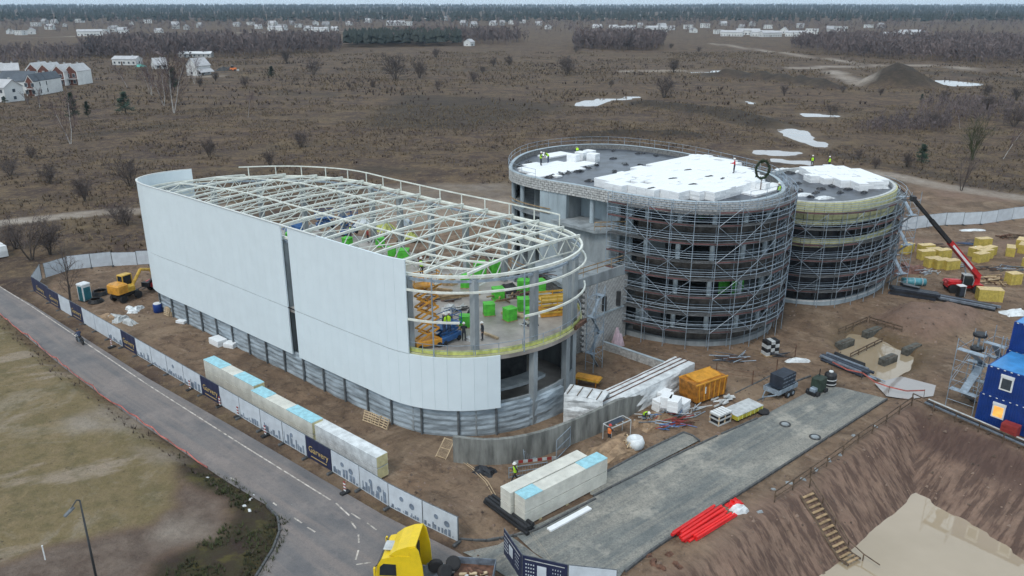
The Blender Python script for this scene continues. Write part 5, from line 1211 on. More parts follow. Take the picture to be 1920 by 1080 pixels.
# scrap of scaffold tubes
def tube_heap(x, y, n, l, mats, label, sx=2.2, sy=1.2, seed=0, rz=0, cat='tubes', name='tube_heap', rad=.045):
    p = at2(x, y); t_ = thing(name, label, cat, (*p, gz(*p)), rz); r = random.Random(seed)
    for k in range(n):
        c = Vector((r.uniform(-sx, sx)*.5, r.uniform(-sy, sy)*.5, .06 + r.random()**2*.55)); a = r.gauss(0, .45); d = Vector((math.cos(a), math.sin(a), r.uniform(-.06, .06)))*l*r.uniform(.3, .5); MB().tube(c-d, c+d, rad, n=5).build('tube', mats[k % len(mats)], t_)
    return t_
tube_heap(1255, 792, 46, 1.9, ('red_dull', 'rust', 'red_dull', 'galv', 'lift_blue'), 'jumbled heap of red and blue scaffold pieces beside the kerb', 3.6, 2.6, 3, R(20)); tube_heap(1222, 790, 18, 1.6, ('galv', 'pipe_grey', 'white_dirty'), 'small scatter of grey scaffold brackets beside the red heap', 1.8, 1.8, 4, R(20)); tube_heap(1300, 775, 16, 1.8, ('galv', 'white_dirty'), 'grey tubes lying at the kerb beside the slatted crate', 3.0, 1.2, 5, R(30))
tube_heap(1372, 676, 22, 2.6, ('pipe_dark', 'galv', 'rust'), 'dark scaffold frames stacked before the tall scaffold', 3.0, 1.6, 6, R(10)); tube_heap(1350, 752, 12, 1.2, ('white_dirty', 'film_white'), 'white torn scraps beside the orange container', 2.4, 1.6, 7, R(30), 'scrap', 'scrap_heap', .10)
# steel work frame
t_ = thing('work_frame', 'white steel frame table over a trench beside the orange worker', 'frame', on(1156, 818), R(38))
for x in (-1.2, 1.2):
    for y in (-.5, .5): MB().bar((x, y, -.3), (x, y, 1.5), .06).build('leg', 'white_dirty', t_)
for y in (-.5, .5): MB().bar((-1.2, y, 1.5), (1.2, y, 1.5), .07).build('rail', 'white_dirty', t_)
for x in (-1.2, -.4, .4, 1.2): MB().bar((x, -.5, 1.5), (x, .5, 1.5), .06).build('rail', 'white_dirty', t_)
MB().box((0, .1, 1.53), (1.6, .6, .03)).build('tray', 'pipe_dark', t_)
t_ = thing('big_bag', 'white woven big bag heaped with timber offcuts by the kerb', 'bag', on(1190, 840), R(20)); mb = MB(); mb.lathe([(.45, 0), (.72, .15), (.78, .6), (.62, 1.0), (.5, 1.05), (.3, .9), (0, .88)], 10, sx=1.1); mb.build('sack', 'film_white', t_, True)
for k in range(14): MB().box((-.55 + random.uniform(-.4, .3), random.uniform(-.5, .5), random.uniform(.5, 1.05)), (random.uniform(.5, .9), .1, .05), random.uniform(0, 3), tilt=(random.uniform(-.6, .6), 'Y')).build('offcut', 'timber_pale', t_)
# orange skip container
t_ = thing('skip_container', 'orange ribbed steel skip container with a folded top beside the white foam pile', 'container', on(1316, 742), R(33)); mb = MB()
mb.extr([(-1.9, .25), (1.9, .25), (2.1, 2.1), (-2.1, 2.1)], -1.15, 1.15); mb.build('body', 'orange_dark', t_)
for k in range(6): x = -1.6 + k*.64; MB().bar((x, -1.19, .3), (x*1.08, -1.19, 2.05), .09, .09).build('rib', 'orange', t_)
for y in (-1.15, 1.15): MB().bar((-2.1, y, 2.14), (2.1, y, 2.14), .12).build('rim', 'orange', t_)
MB().box((.1, .1, 2.2), (3.2, 1.6, .12), 0, tilt=(.1, 'X')).build('lid', 'orange', t_); MB().box((-.9, -1.22, 1.4), (.16, .03, .7)).build('number_plate', 'white_paint', t_)
for x in (-1.3, 1.3): MB().box((x, 0, .12), (.5, 2.0, .26)).build('skid', 'black', t_)
# trailer with dark crate
t_ = thing('trailer', 'grey double-axle trailer carrying a dark slatted crate', 'trailer', on(1462, 738), R(38)); MB().box((0, 0, .62), (3.2, 1.7, .1)).build('bed', 'galv', t_)
for y in (-.83, .83): MB().box((0, y, .85), (3.2, .05, .38)).build('side_board', 'galv', t_)
for x in (-1.58, 1.58): MB().box((x, 0, .85), (.05, 1.7, .38)).build('end_board', 'galv', t_)
for x in (-.2, .55):
    for y in (-.98, .98): o = MB().lathe([(.16, -.09), (.33, -.10), (.34, 0), (.33, .10), (.16, .09)], 14, (x, y, .34), axis='Y').build('wheel', 'rubber', t_); MB().lathe([(.17, -.11), (.17, .11)], 10, (x, y, .34), axis='Y').build('rim', 'galv', o)
    MB().bar((x, -.98, .34), (x, .98, .34), .08).build('axle', 'black', t_)
mb = MB(); mb.bar((-1.6, -.6, .55), (-2.9, 0, .5), .08); mb.bar((-1.6, .6, .55), (-2.9, 0, .5), .08); mb.build('drawbar', 'galv', t_); MB().tube((-2.6, .1, 0), (-2.6, .1, .9), .04).build('jockey_post', 'galv', t_)
cr = MB().box((.2, 0, 1.55), (2.2, 1.4, 1.3)).build('crate', 'pipe_dark', t_)
for k in range(5):
    for j in range(3): MB().box((-.62 + k*.42, -.72, 1.15 + j*.42), (.30, .03, .12)).build('slot', 'pipe_grey', cr)
# tanks, tyre, covers
def tank(x, y, mat, label, r=.55, h=1.5, cap='black'):
    t_ = thing('water_tank', label, 'tank', on(x, y), .3); MB().lathe([(r*.95, 0), (r, .08), (r, h*.8), (r*.9, h*.9), (r*.4, h), (0, h)], 14).build('tank', mat, t_, True); MB().lathe([(r*.35, h - .02), (r*.35, h + .12), (0, h + .12)], 10).build('lid', cap, t_)
    for z in (.3, .75): MB().lathe([(r + .02, z), (r + .03, z + .04), (r + .02, z + .08)], 14).build('band', cap, t_)
tank(1555, 722, 'black', 'round black water tank with white lid at the gravel end', .6, 1.5, 'white_paint')
# mini roller / pump set
t_ = thing('plate_machine', 'dark green upright pump machine standing on the gravel end', 'machine', on(1533, 735), R(40)); MB().bevbox((0, 0, 1.0), (1.3, 1.0, 1.4), .08).build('housing', 'engine_green', t_); MB().box((-.8, 0, .28), (1.0, .9, .34)).build('chassis', 'black', t_)
MB().bevbox((-.85, 0, .62), (.6, .6, .4), .06).build('engine', 'galv', t_); MB().tube((.3, .2, 1.7), (.3, .2, 2.4), .05).build('exhaust', 'black', t_)
for x in (-.9, .5):
    for y in (-.55, .55): MB().lathe([(.1, -.09), (.28, -.1), (.28, .1), (.1, .09)], 12, (x, y, .26), axis='Y').build('wheel', 'rubber', t_)
def manhole(x, y, label):
    t_ = thing('manhole', label, 'manhole', (*at2(x, y), .045), .3); MB().lathe([(.5, 0), (.5, .10), (.36, .10), (.36, .06), (0, .06)], 18).build('ring', 'kerb', t_); MB().lathe([(.35, .06), (.33, .085), (0, .085)], 18).build('cover', 'concrete', t_)
manhole(1472, 797, 'round concrete manhole lying flush in the gravel lane'); manhole(1528, 821, 'round manhole ring with rubble at the gravel kerb')
for x, y, l_ in ((1431, 775, 'black tyre ring lying at the gravel kerb beside the yellow deck'),):
    t_ = thing('tyre', l_, 'tyre', (*at2(x, y), .06)); MB().lathe([(.25, .02), (.5, 0), (.56, .12), (.5, .26), (.25, .24)], 16).build('tread', 'rubber', t_, True)
t_ = thing('equipment_crate', 'white slatted transport crate beside the yellow flat deck', 'crate', on(1350, 790), R(36))
for z in (.1, .6, 1.0):
    for y in (-.55, .55): MB().box((0, y, z), (1.7, .06, .14)).build('slat', 'white_dirty', t_)
    for x in (-.85, .85): MB().box((x, 0, z), (.06, 1.1, .14)).build('slat', 'white_dirty', t_)
for x in (-.82, 0, .82):
    for y in (-.52, .52): MB().bar((x, y, 0), (x, y, 1.1), .09).build('post', 'timber_pale', t_)
for k in range(5): MB().box((-.7 + k*.35, 0, 1.1), (.26, 1.15, .04)).build('top_slat', 'white_paint', t_)
MB().box((0, 0, .5), (1.5, .9, .8)).build('contents', 'black', t_)
t_ = thing('flat_deck', 'long yellow steel deck with pale grey sheet top at the gravel kerb', 'deck', on(1392, 775), R(36))
MB().box((0, 0, .42), (3.7, 1.7, .42)).build('frame', 'deck_yellow', t_); MB().box((0, 0, .66), (3.75, 1.74, .05)).build('sheet_top', 'white_dirty', t_)
for k in range(7): MB().bar((-1.7 + k*.57, -.88, .22), (-1.7 + k*.57, -.88, .62), .08).build('rib', 'hivis_strip', t_)
for x in (-1.5, 1.5): MB().box((x, 0, .1), (.2, 1.6, .22)).build('foot', 'black', t_)
t_ = thing('flat_cart', 'orange-yellow flat trestle cart in the courtyard beside the hall nose', 'cart', on(1102, 722), R(-25)); MB().box((0, 0, .75), (2.6, 1.3, .12)).build('deck', 'machine_yellow', t_); MB().box((0, 0, .86), (2.5, 1.1, .1)).build('boards', 'orange', t_)
for x in (-1.0, 1.0):
    for y in (-.5, .5): MB().bar((x, y, 0), (x, y, .7), .12).build('leg', 'orange_dark', t_)
# steel / pipe bundles
def long_bundle(a, b, n, rad, mats, label, rows=3, name='pipe_bundle', cat='pipes', box=False, z=None, jit=.3):
    a, b = Vector((*at2(*a), 0)), Vector((*at2(*b), 0)); d = b-a; l = d.length; an = math.atan2(d.y, d.x); c = (a+b)/2; t_ = thing(name, label, cat, (c.x, c.y, gz(c.x, c.y) + .02), an); r = random.Random(n)
    for k in range(n):
        y = ((k % rows) - (rows-1)/2)*rad*2.15; zz = rad + (k//rows)*rad*1.9; s_ = r.uniform(-jit, jit); lk_ = l/2*r.uniform(.88, 1)
        if box: MB().bar((-lk_ + s_, y, zz), (lk_ + s_, y + r.uniform(-.1, .1), zz), rad*1.9).build('beam', mats[k % len(mats)], t_)
        else: MB().tube((-lk_ + s_, y, zz), (lk_ + s_, y + r.uniform(-.15, .15), zz), rad, n=8).build('pipe', mats[k % len(mats)], t_)
    for x in (-l*.3, l*.3): MB().box((x, 0, -.02), (.12, rows*rad*2.3, .1)).build('bearer', 'timber', t_)
    return t_
long_bundle((1545, 672), (1630, 706), 9, .17, ('pipe_dark', 'pipe_dark', 'pipe_grey'), 'bundle of dark blue pipes on the ground beside the flooded excavation', 5); long_bundle((1565, 668), (1622, 690), 3, .2, ('black',), 'black drain pipes behind the dark blue pipe bundle', 3); long_bundle((1535, 668), (1655, 716), 4, .06, ('galv', 'pipe_grey'), 'thin grey tubes lying before the dark blue pipes', 4)
long_bundle((1668, 548), (1760, 562), 14, .16, ('pipe_dark', 'black'), 'dark steel beams stacked at the foot of the telehandler', 5, 'beam_bundle', 'beams', True); long_bundle((1755, 560), (1870, 582), 10, .14, ('black', 'pipe_dark', 'pipe_grey'), 'long black beams with loose plates before the yellow crate', 5, 'beam_bundle', 'beams', True); long_bundle((1690, 545), (1720, 552), 10, .2, ('black_film',), 'short heap of black joists beside the dark round building', 4, 'beam_bundle', 'beams', True)
long_bundle((1268, 1012), (1352, 958), 9, .13, ('red_tube',), 'bundle of bright red plastic ducts beside the gravel kerb', 5, jit=.5); long_bundle((1290, 1016), (1368, 968), 6, .10, ('red_tube',), 'loose bright red ducts beside the main red bundle', 4, jit=.7)
heap('red_sack', 'red plastic sack at the end of the red ducts', 'bag', at2(1378, 947), .0, 1.4, .9, .5, 'red_tube', .5, 151); heap('white_sack', 'white sack beside the red sack on the verge', 'bag', at2(1386, 958), .0, 1.3, .9, .55, 'film_white', .2, 152)
long_bundle((912, 938), (995, 1000), 6, .16, ('black',), 'bundle of black pipes lying at the left of the cream panel bundles', 3)
heap('film_roll', 'white film roll lying on the dirt before the pipes', 'film', at2(1494, 677), gz(*at2(1494, 677)), 3.0, .8, .5, 'film_white', .1, 153); heap('pink_sheet', 'pale pink film bundle at the foot of the tall scaffold', 'film', at2(1157, 648), 0, 1.3, 1.0, 2.2, 'pink_film', .4, 154)
t_ = thing('block_pallet', 'white and black strapped pallet of fixings beside the tall scaffold', 'pallet', on(1443, 664), R(20)); 
for i in range(3):
    for j in range(4): MB().bevbox((-.55 + i*.55, 0, .3 + j*.42), (.5, 1.0, .38), .04).build('box', 'black' if (i+j) % 2 else 'white_dirty', t_)
MB().box((0, 0, .06), (1.8, 1.2, .12)).build('base', 'timber', t_); tube_heap(1462, 668, 8, 1.6, ('black', 'pipe_dark'), 'few dark tubes beside the strapped pallet', 1.2, .8, 9)
# site fence posts with rope round the lane end, coil by tank
pf = [at2(*p) for p in ((1297, 705), (1342, 706), (1410, 722), (1455, 700), (1490, 672))]; t_ = thing('rope_fence', 'rusty post and rope fence behind the trailer and orange container', 'fence', (*pf[2], 0))
for p in pf: MB().bar((p[0]-pf[2][0], p[1]-pf[2][1], -.1), (p[0]-pf[2][0], p[1]-pf[2][1], 1.6), .07).build('post', 'rust', t_)
for a, b in zip(pf, pf[1:]):
    for h in (.9, 1.4): a_, b_ = Vector((a[0]-pf[2][0], a[1]-pf[2][1], h)), Vector((b[0]-pf[2][0], b[1]-pf[2][1], h)); m_ = (a_+b_)/2 - Vector((0, 0, .25)); MB().tpath([a_, m_, b_], .02, 4).build('rope', 'rust', t_)
# red barrier net
def tape_fence(pts, label, h=.55, step=3.2, seed=0):
    P_ = resample([(p[0], p[1], 0) for p in pts], step); o = P_[len(P_)//2]; t_ = thing('tape_fence', label, 'tape', (o[0], o[1], 0)); r = random.Random(seed); Q = [Vector((p[0]-o[0] + r.uniform(-.2, .2), p[1]-o[1] + r.uniform(-.2, .2), gz(p[0], p[1]))) for p in P_]
    for q in Q: MB().bar(q, q + Vector((r.uniform(-.05, .05), 0, h + .1)), .035).build('stake', 'timber_dark', t_)
    for a, b in zip(Q, Q[1:]):
        m_ = (a+b)/2 + Vector((0, 0, h - .18 + r.uniform(-.1, .05))); MB().path([a + Vector((0, 0, h)), m_, b + Vector((0, 0, h))], .02, .14).build('tape', 'tape', t_)
tape_fence([at2(*p) for p in ((-30, 572), (0, 592), (120, 692), (250, 788), (330, 845), (388, 884))], 'sagging red and white tape strung along the left road edge', seed=3)
tape_fence([at2(*p) for p in ((1560, 690), (1600, 705), (1640, 722), (1690, 745), (1730, 745))], 'red warning tape between the pipes and the puddle', seed=4, h=.8)
# ================================================================ FLOODED EXCAVATION
for k, (x, y, l_, lb_) in enumerate(((1583, 650, 2.6, 'low dark concrete footing block at the left of the flooded excavation'), (1634, 628, 2.9, 'dark concrete footing block at the back of the flooded excavation'), (1708, 660, 2.8, 'dark concrete footing block at the right of the flooded excavation'), (1664, 680, 2.4, 'dark concrete footing block nearest the puddle end of the excavation'))):
    p = at2(x, y, -.6); t_ = thing('footing_block', lb_, 'block', (*p, -.8), R(34)); MB().bevbox((0, 0, .45), (l_, .8, 1.0), .05).build('block', 'footing_dark', t_)
    MB().box((0, -.25, .98), (l_*.8, .06, .05)).build('edge_form', 'timber_dark', t_)
for a, b, lb_ in (((1572, 625), (1625, 604), 'timber rail along the back of the flooded excavation'), ((1630, 604), (1690, 625), 'timber boards along the red spoil side of the excavation'), ((1595, 665), (1655, 632), 'long timber edge board between the footing blocks')):
    p, q = Vector(on(*a)), Vector(on(*b)); t_ = thing('timber_rail', lb_, 'railing', p); d = q-p
    for k in range(5): MB().bar(d*k/4, d*k/4 + Vector((0, 0, .7)), .08).build('post', 'timber_dark', t_)
    for h in (.3, .65): MB().bar(Vector((0, 0, h)), d + Vector((0, 0, h)), .05, .14).build('board', 'timber_dark', t_)
# ================================================================ PIT: rails, steps, pump pipe
def rail_line(P_, label, mats=('timber_dark', 'rust'), h=1.0, step=2.6, name='hand_rail', off=0):
    pts = resample([(p[0], p[1], 0) for p in P_], step); o = pts[0]; t_ = thing(name, label, 'railing', (o[0], o[1], 0)); Q = [Vector((p[0]-o[0], p[1]-o[1], gz(p[0], p[1]))) for p in pts]
    for q in Q: MB().bar(q - Vector((0, 0, .2)), q + Vector((0, 0, h)), .08).build('post', mats[0], t_)
    for a, b in zip(Q, Q[1:]):
        for hh_ in (h*.5, h): MB().bar(a + Vector((0, 0, hh_)), b + Vector((0, 0, hh_)), .06, .10).build('rail', mats[0], t_)
    return t_
e1 = [tuple(_cv + dl*k + Vector((-dl.y, dl.x))*(-.2)) for k in (0, 8, 16, 23.5)]; nl = Vector((dr.x, dr.y))
rail_line([tuple(Vector(p) - nl*.5) for p in e1], 'dark timber hand rail along the gravel side of the pit'); rail_line([tuple(_cv - dl*.6 + dr*k) for k in (-1, 4, 9, 14)], 'dark timber hand rail along the container side of the pit', step=2.3)
t_ = thing('pipe_run', 'grey pipes on sleepers along the container side of the pit', 'pipes', (*PIT_C, 0))
for k, (o1, rd, m_) in enumerate(((-1.3, .12, 'pipe_grey'), (-1.7, .10, 'black'), (-2.1, .14, 'white_dirty'))):
    a, b = -dl*(-o1)*1.0, -dl*(-o1) + dr*15; MB().tube((a.x, a.y, .3), (b.x, b.y, .3), rd, n=7).build('pipe', m_, t_)
for k in range(6): c = -dl*1.7 + dr*(k*2.6 + 1); MB().bar((c.x - dl.x*.8, c.y - dl.y*.8, .1), (c.x + dl.x*.8, c.y + dl.y*.8, .1), .16).build('sleeper', 'timber_dark', t_)
sA = Vector(at2(1510, 922)); sdv_ = dr; st_ = thing('timber_steps', 'dark timber step ladder going down the pit slope to the water', 'steps', (sA.x, sA.y, 0), math.atan2(dr.y, dr.x))
def pz(u): q = sA + dr*u; return gz(q.x, q.y)
n_st = 14; Lh = 4.9
for k in range(n_st):
    u = .3 + k*Lh/n_st; MB().box((u, 0, max(pz(u), WATER_Z) + .22), (.20, 1.25, .07)).build('step', 'timber', st_)
for y in (-.7, .7): MB().tpath([(.1 + k*Lh/6, y, max(pz(.1 + k*Lh/6), WATER_Z) + .18) for k in range(7)], .09, 5).build('stringer', 'timber_dark', st_)
MB().tpath([(-.3 + k*1.35, .85, max(pz(-.3 + k*1.35), WATER_Z) + .8 - k*.05) for k in range(6)], .05, 5).build('hand_rail', 'timber_dark', st_)
for k in range(0, 5): MB().bar((-.3 + k*1.35, .85, max(pz(-.3 + k*1.35), WATER_Z) - .3), (-.3 + k*1.35, .85, max(pz(-.3 + k*1.35), WATER_Z) + .8 - k*.05), .07).build('post', 'timber_dark', st_)
lumps('stone', 'pale stone lying on the verge between gravel kerb and pit', 'stone', ((1450, 917), (1555, 862), (1506, 898), (1600, 818), (1640, 800), (1425, 960), (1575, 852), (1480, 905), (1530, 880)), 'concrete', .55, 'stones on the pit verge')
lumps('rubble', 'brown clod of rubble at the gate corner beside the pit', 'rubble', ((1215, 1040), (1225, 1055), (1240, 1065), (1255, 1040), (1270, 1060)), 'rust', .8, 'clods at the gate corner')
# ================================================================ BLUE SITE CABINS
c0 = Vector((42.3, 64.9)); fd_ = Vector((math.cos(R(-51)), math.sin(R(-51)))); ca = math.atan2(fd_.y, fd_.x)
def cabin(o, z, l, w_, h, label, wins=(), rz=ca):
    t_ = thing('site_cabin', label, 'cabin', (o.x, o.y, z), rz); MB().box((l/2, w_/2, h/2), (l - .1, w_ - .1, h - .14)).build('wall_core', 'container_blue', t_)
    mb = MB(); n = int(l/.22)
    for k in range(n): mb.box((.12 + (l-.24)*k/n + .05, 0.035, h/2), (.11, .05, h - .36))
    for k in range(int(w_/.22)): mb.box((0.035, .12 + (w_-.24)*k/int(w_/.22) + .05, h/2), (.05, .11, h - .36))
    o_ = mb.build('corrugation', 'container_blue', t_); o_['kind'] = 'stuff'
    for x in (.06, l-.06):
        for y in (.06, w_-.06): MB().box((x, y, h/2), (.14, .14, h)).build('corner_post', 'container_blue', t_)
    for zz in (.09, h - .09):
        for y in (.06, w_-.06): MB().box((l/2, y, zz), (l - .28, .13, .17)).build('rail', 'container_blue', t_)
        for x in (.06, l-.06): MB().box((x, w_/2, zz), (.13, w_ - .28, .17)).build('rail', 'container_blue', t_)
    MB().box((l/2, w_/2, h - .02), (l - .2, w_ - .2, .06)).build('roof_sheet', 'container_roof', t_)
    for k in range(int(l/.55)): MB().box((.3 + k*.55, -.01, h - .05), (.16, .05, .07)).build('roof_peg', 'white_paint', t_)
    for x, lit in wins:
        wn = MB().box((x, -.02, 1.5), (1.05, .09, 1.25)).build('window', 'white_paint', t_); MB().box((x, -.055, 1.5), (.78, .05, .98)).build('pane', 'lit_pane' if lit else 'pane', wn); MB().box((x, -.05, 2.22), (1.1, .10, .22)).build('shutter_box', 'white_paint', wn)
    return t_
nb_ = Vector((-fd_.y, fd_.x))
cabin(c0, .12, 6.0, 4.9, 2.75, 'blue site cabin on the ground beside the stair scaffold, window lit orange', ((1.75, True), (4.6, False)))
cabin(c0 + fd_*.15, 2.88, 6.0, 4.9, 2.75, 'blue site cabin of the middle storey with white framed window', ((1.75, False), (4.6, False)))
cabin(c0 + nb_*5.0 - fd_*.2, 2.88, 6.0, 4.9, 2.75, 'blue site cabin behind, pale blue roof beside the railing'); cabin(c0 + nb_*5.0 - fd_*.2, .12, 6.0, 4.9, 2.75, 'blue site cabin on the ground behind the stair scaffold')
cabin(c0 + nb_*5.05 - fd_*.1, 5.66, 6.0, 4.6, 2.75, 'topmost blue site cabin with pale blue roof')
stair_tower(c0 - fd_*1.6 + nb_*2.2, ca, 'silver scaffold stair tower in front of the blue cabins', 3, 2.4, 3.6, 'scaffold_stairs'); stair_tower(c0 - fd_*1.0 + nb_*5.2, ca, 'second silver scaffold bay behind the stair tower at the cabins', 3, 1.8, 2.4, 'scaffold_stairs')
rl = thing('roof_railing', 'timber railing on the pale blue cabin roof', 'railing', (*(c0 + nb_*5.0), 5.63), ca)
for k in range(5): MB().bar((.2 + k*0.0 - .3, .3 + k*1.1, 0), (-.1, .3 + k*1.1, 1.1), .05).build('post', 'rust', rl)
for h in (.55, 1.08): MB().bar((-.1, .3, h), (-.1, 4.7, h), .05).build('rail', 'rust', rl)
t_ = thing('red_crate', 'dull red wooden crate against the blue cabin wall', 'crate', (*(c0 + fd_*3.2 - nb_*.75), .1), ca); MB().box((0, 0, .6), (1.3, .9, 1.15)).build('box', 'red_dull', t_)
for k in range(4): MB().box((0, -.47, .15 + k*.3), (1.3, .04, .24)).build('board', 'red_dull', t_)
for k, (dz) in enumerate((0, 1)): 
    p = at2(1800, 640 - 0, 5.0)
dp = thing('drum_stack', 'dark tyre-like drums on a post above the stair scaffold', 'drum', (*(c0 - fd_*2.4 + nb_*4.2), 0)); MB().tube((0, 0, 0), (0, 0, 6.6), .10).build('post', 'galv', dp)
for z in (5.0, 6.4): MB().lathe([(.25, z), (.6, z + .03), (.62, z + .25), (.5, z + .36), (0, z + .36)], 14).build('drum', 'black', dp)
# ================================================================ YARD OF YELLOW PACKS
def wool_pack(x, y, s, rz, label='yellow mineral wool pack in the material yard behind the telehandler', group='yellow packs in the yard', z=0):
    p = at2(x, y); t_ = thing('wool_pack', label, 'insulation', (*p, gz(*p) - .05 + z), rz, group); n = 5
    for k in range(n): MB().box((-s[0]/2 + s[0]/n*(k+.5), 0, s[2]/2 + .12), (s[0]/n - .015, s[1] - .02*(k % 2), s[2])).build('bale', 'wool', t_)
    MB().bevbox((0, 0, s[2] + .14), (s[0] + .02, s[1] + .02, .05), .02).build('top_sheet', 'wool_top', t_); MB().box((0, 0, .05), (s[0], s[1], .12)).build('pallet_base', 'timber', t_)
for x, y, rz in ((1700, 474, 40), (1735, 486, 10), (1750, 482, 12), (1766, 484, 14), (1748, 500, 12), (1764, 503, 10), (1781, 504, 14), (1830, 480, 20), (1838, 490, 24), (1853, 478, 30), (1842, 462, 10), (1893, 478, 60), (1913, 464, 50), (1917, 473, 50), (1735, 474, 10), (1845, 484, 20), (1930, 500, 30)): wool_pack(x, y, (2.3, 1.15, 1.3), R(rz))
wool_pack(1898, 532, (1.7, 1.3, 1.5), R(10), 'yellow mineral wool pack beside the timber heap', None); wool_pack(1853, 562, (2.9, 1.4, 1.5), R(-12), 'long yellow wool pack standing alone before the telehandler', None)
tube_heap(1866, 528, 26, 3.4, ('timber', 'timber_pale', 'rust'), 'heap of reddish timber planks behind the telehandler', 2.2, 2.4, 11, R(20), 'timber', 'timber_heap', .09); tube_heap(1748, 464, 14, 4.0, ('rust', 'black', 'timber_dark'), 'dark bars stacked beyond the yellow packs', 2.0, 1.6, 12, R(10)); tube_heap(1815, 458, 16, 3.2, ('pipe_dark', 'pipe_grey', 'lift_blue'), 'bluish pipes and plates heaped beyond the yellow packs', 4.0, 2.0, 13, R(5)); tube_heap(1740, 512, 20, 1.8, ('galv', 'white_dirty'), 'thin silver tubes scattered beside the yellow packs', 2.6, 2.0, 14, R(30)); tube_heap(1900, 505, 24, 2.2, ('pipe_grey', 'rust', 'engine_green', 'galv'), 'mixed green and grey scrap at the yard edge', 4.4, 2.6, 15, R(0)); tube_heap(1850, 505, 20, 2.0, ('rust', 'black', 'pipe_dark'), 'dark scrap timber between the packs', 3.6, 1.8, 16, R(0)); tube_heap(1790, 500, 14, 1.6, ('pipe_grey', 'galv', 'cyan_film'), 'grey and teal scrap beside the telehandler boom', 2.0, 1.6, 17, R(0)); tube_heap(1897, 447, 12, 2.6, ('rust', 'timber_dark'), 'brown timber stack by the yard hoarding', 3.0, 1.2, 18, R(0), 'timber', 'timber_heap', .12)
heap('spoil_heap', 'reddish-brown dirt heap before the stair tower of the dark building', 'heap', at2(1697, 508), -.1, 6.0, 3.6, 1.3, 'red_soil', .2, 161); heap('film_sheet', 'white film sheet lying on the yard ground beside the hoarding', 'film', at2(1822, 432), gz(*at2(1822, 432)), 4.4, 1.2, .2, 'film_white', .1, 162); heap('film_sheet', 'white film heap beside the topmost cabin roof', 'film', at2(1905, 588), gz(*at2(1905, 588)), 3.4, 2.0, .6, 'film_white', .1, 163)
t_ = thing('film_drum', 'lying drum wrapped in teal film beside the dark beams', 'drum', on(1712, 535), R(-8)); MB().lathe([(0, -1.5), (.5, -1.5), (.55, 0), (.5, 1.5), (0, 1.5)], 12, (0, 0, .5), axis='X').build('body', 'cyan_film', t_, True); 
for x in (-1, 0, 1): MB().lathe([(.54, x-.06), (.575, x), (.54, x+.06)], 12, (0, 0, .5), axis='X').build('band', 'white_dirty', t_)
t_ = thing('control_cabinet', 'dark metal cabinet with white top before the telehandler', 'cabinet', on(1799, 556), .1); MB().bevbox((0, 0, .75), (.8, .7, 1.5), .04).build('body', 'black', t_); MB().box((0, 0, 1.54), (.95, .85, .08)).build('top', 'white_paint', t_); MB().box((0, -.37, .8), (.6, .03, 1.1)).build('door', 'pipe_dark', t_)
MB().box((.48, 0, .7), (.06, .6, 1.3)).build('side_panel', 'white_dirty', t_)
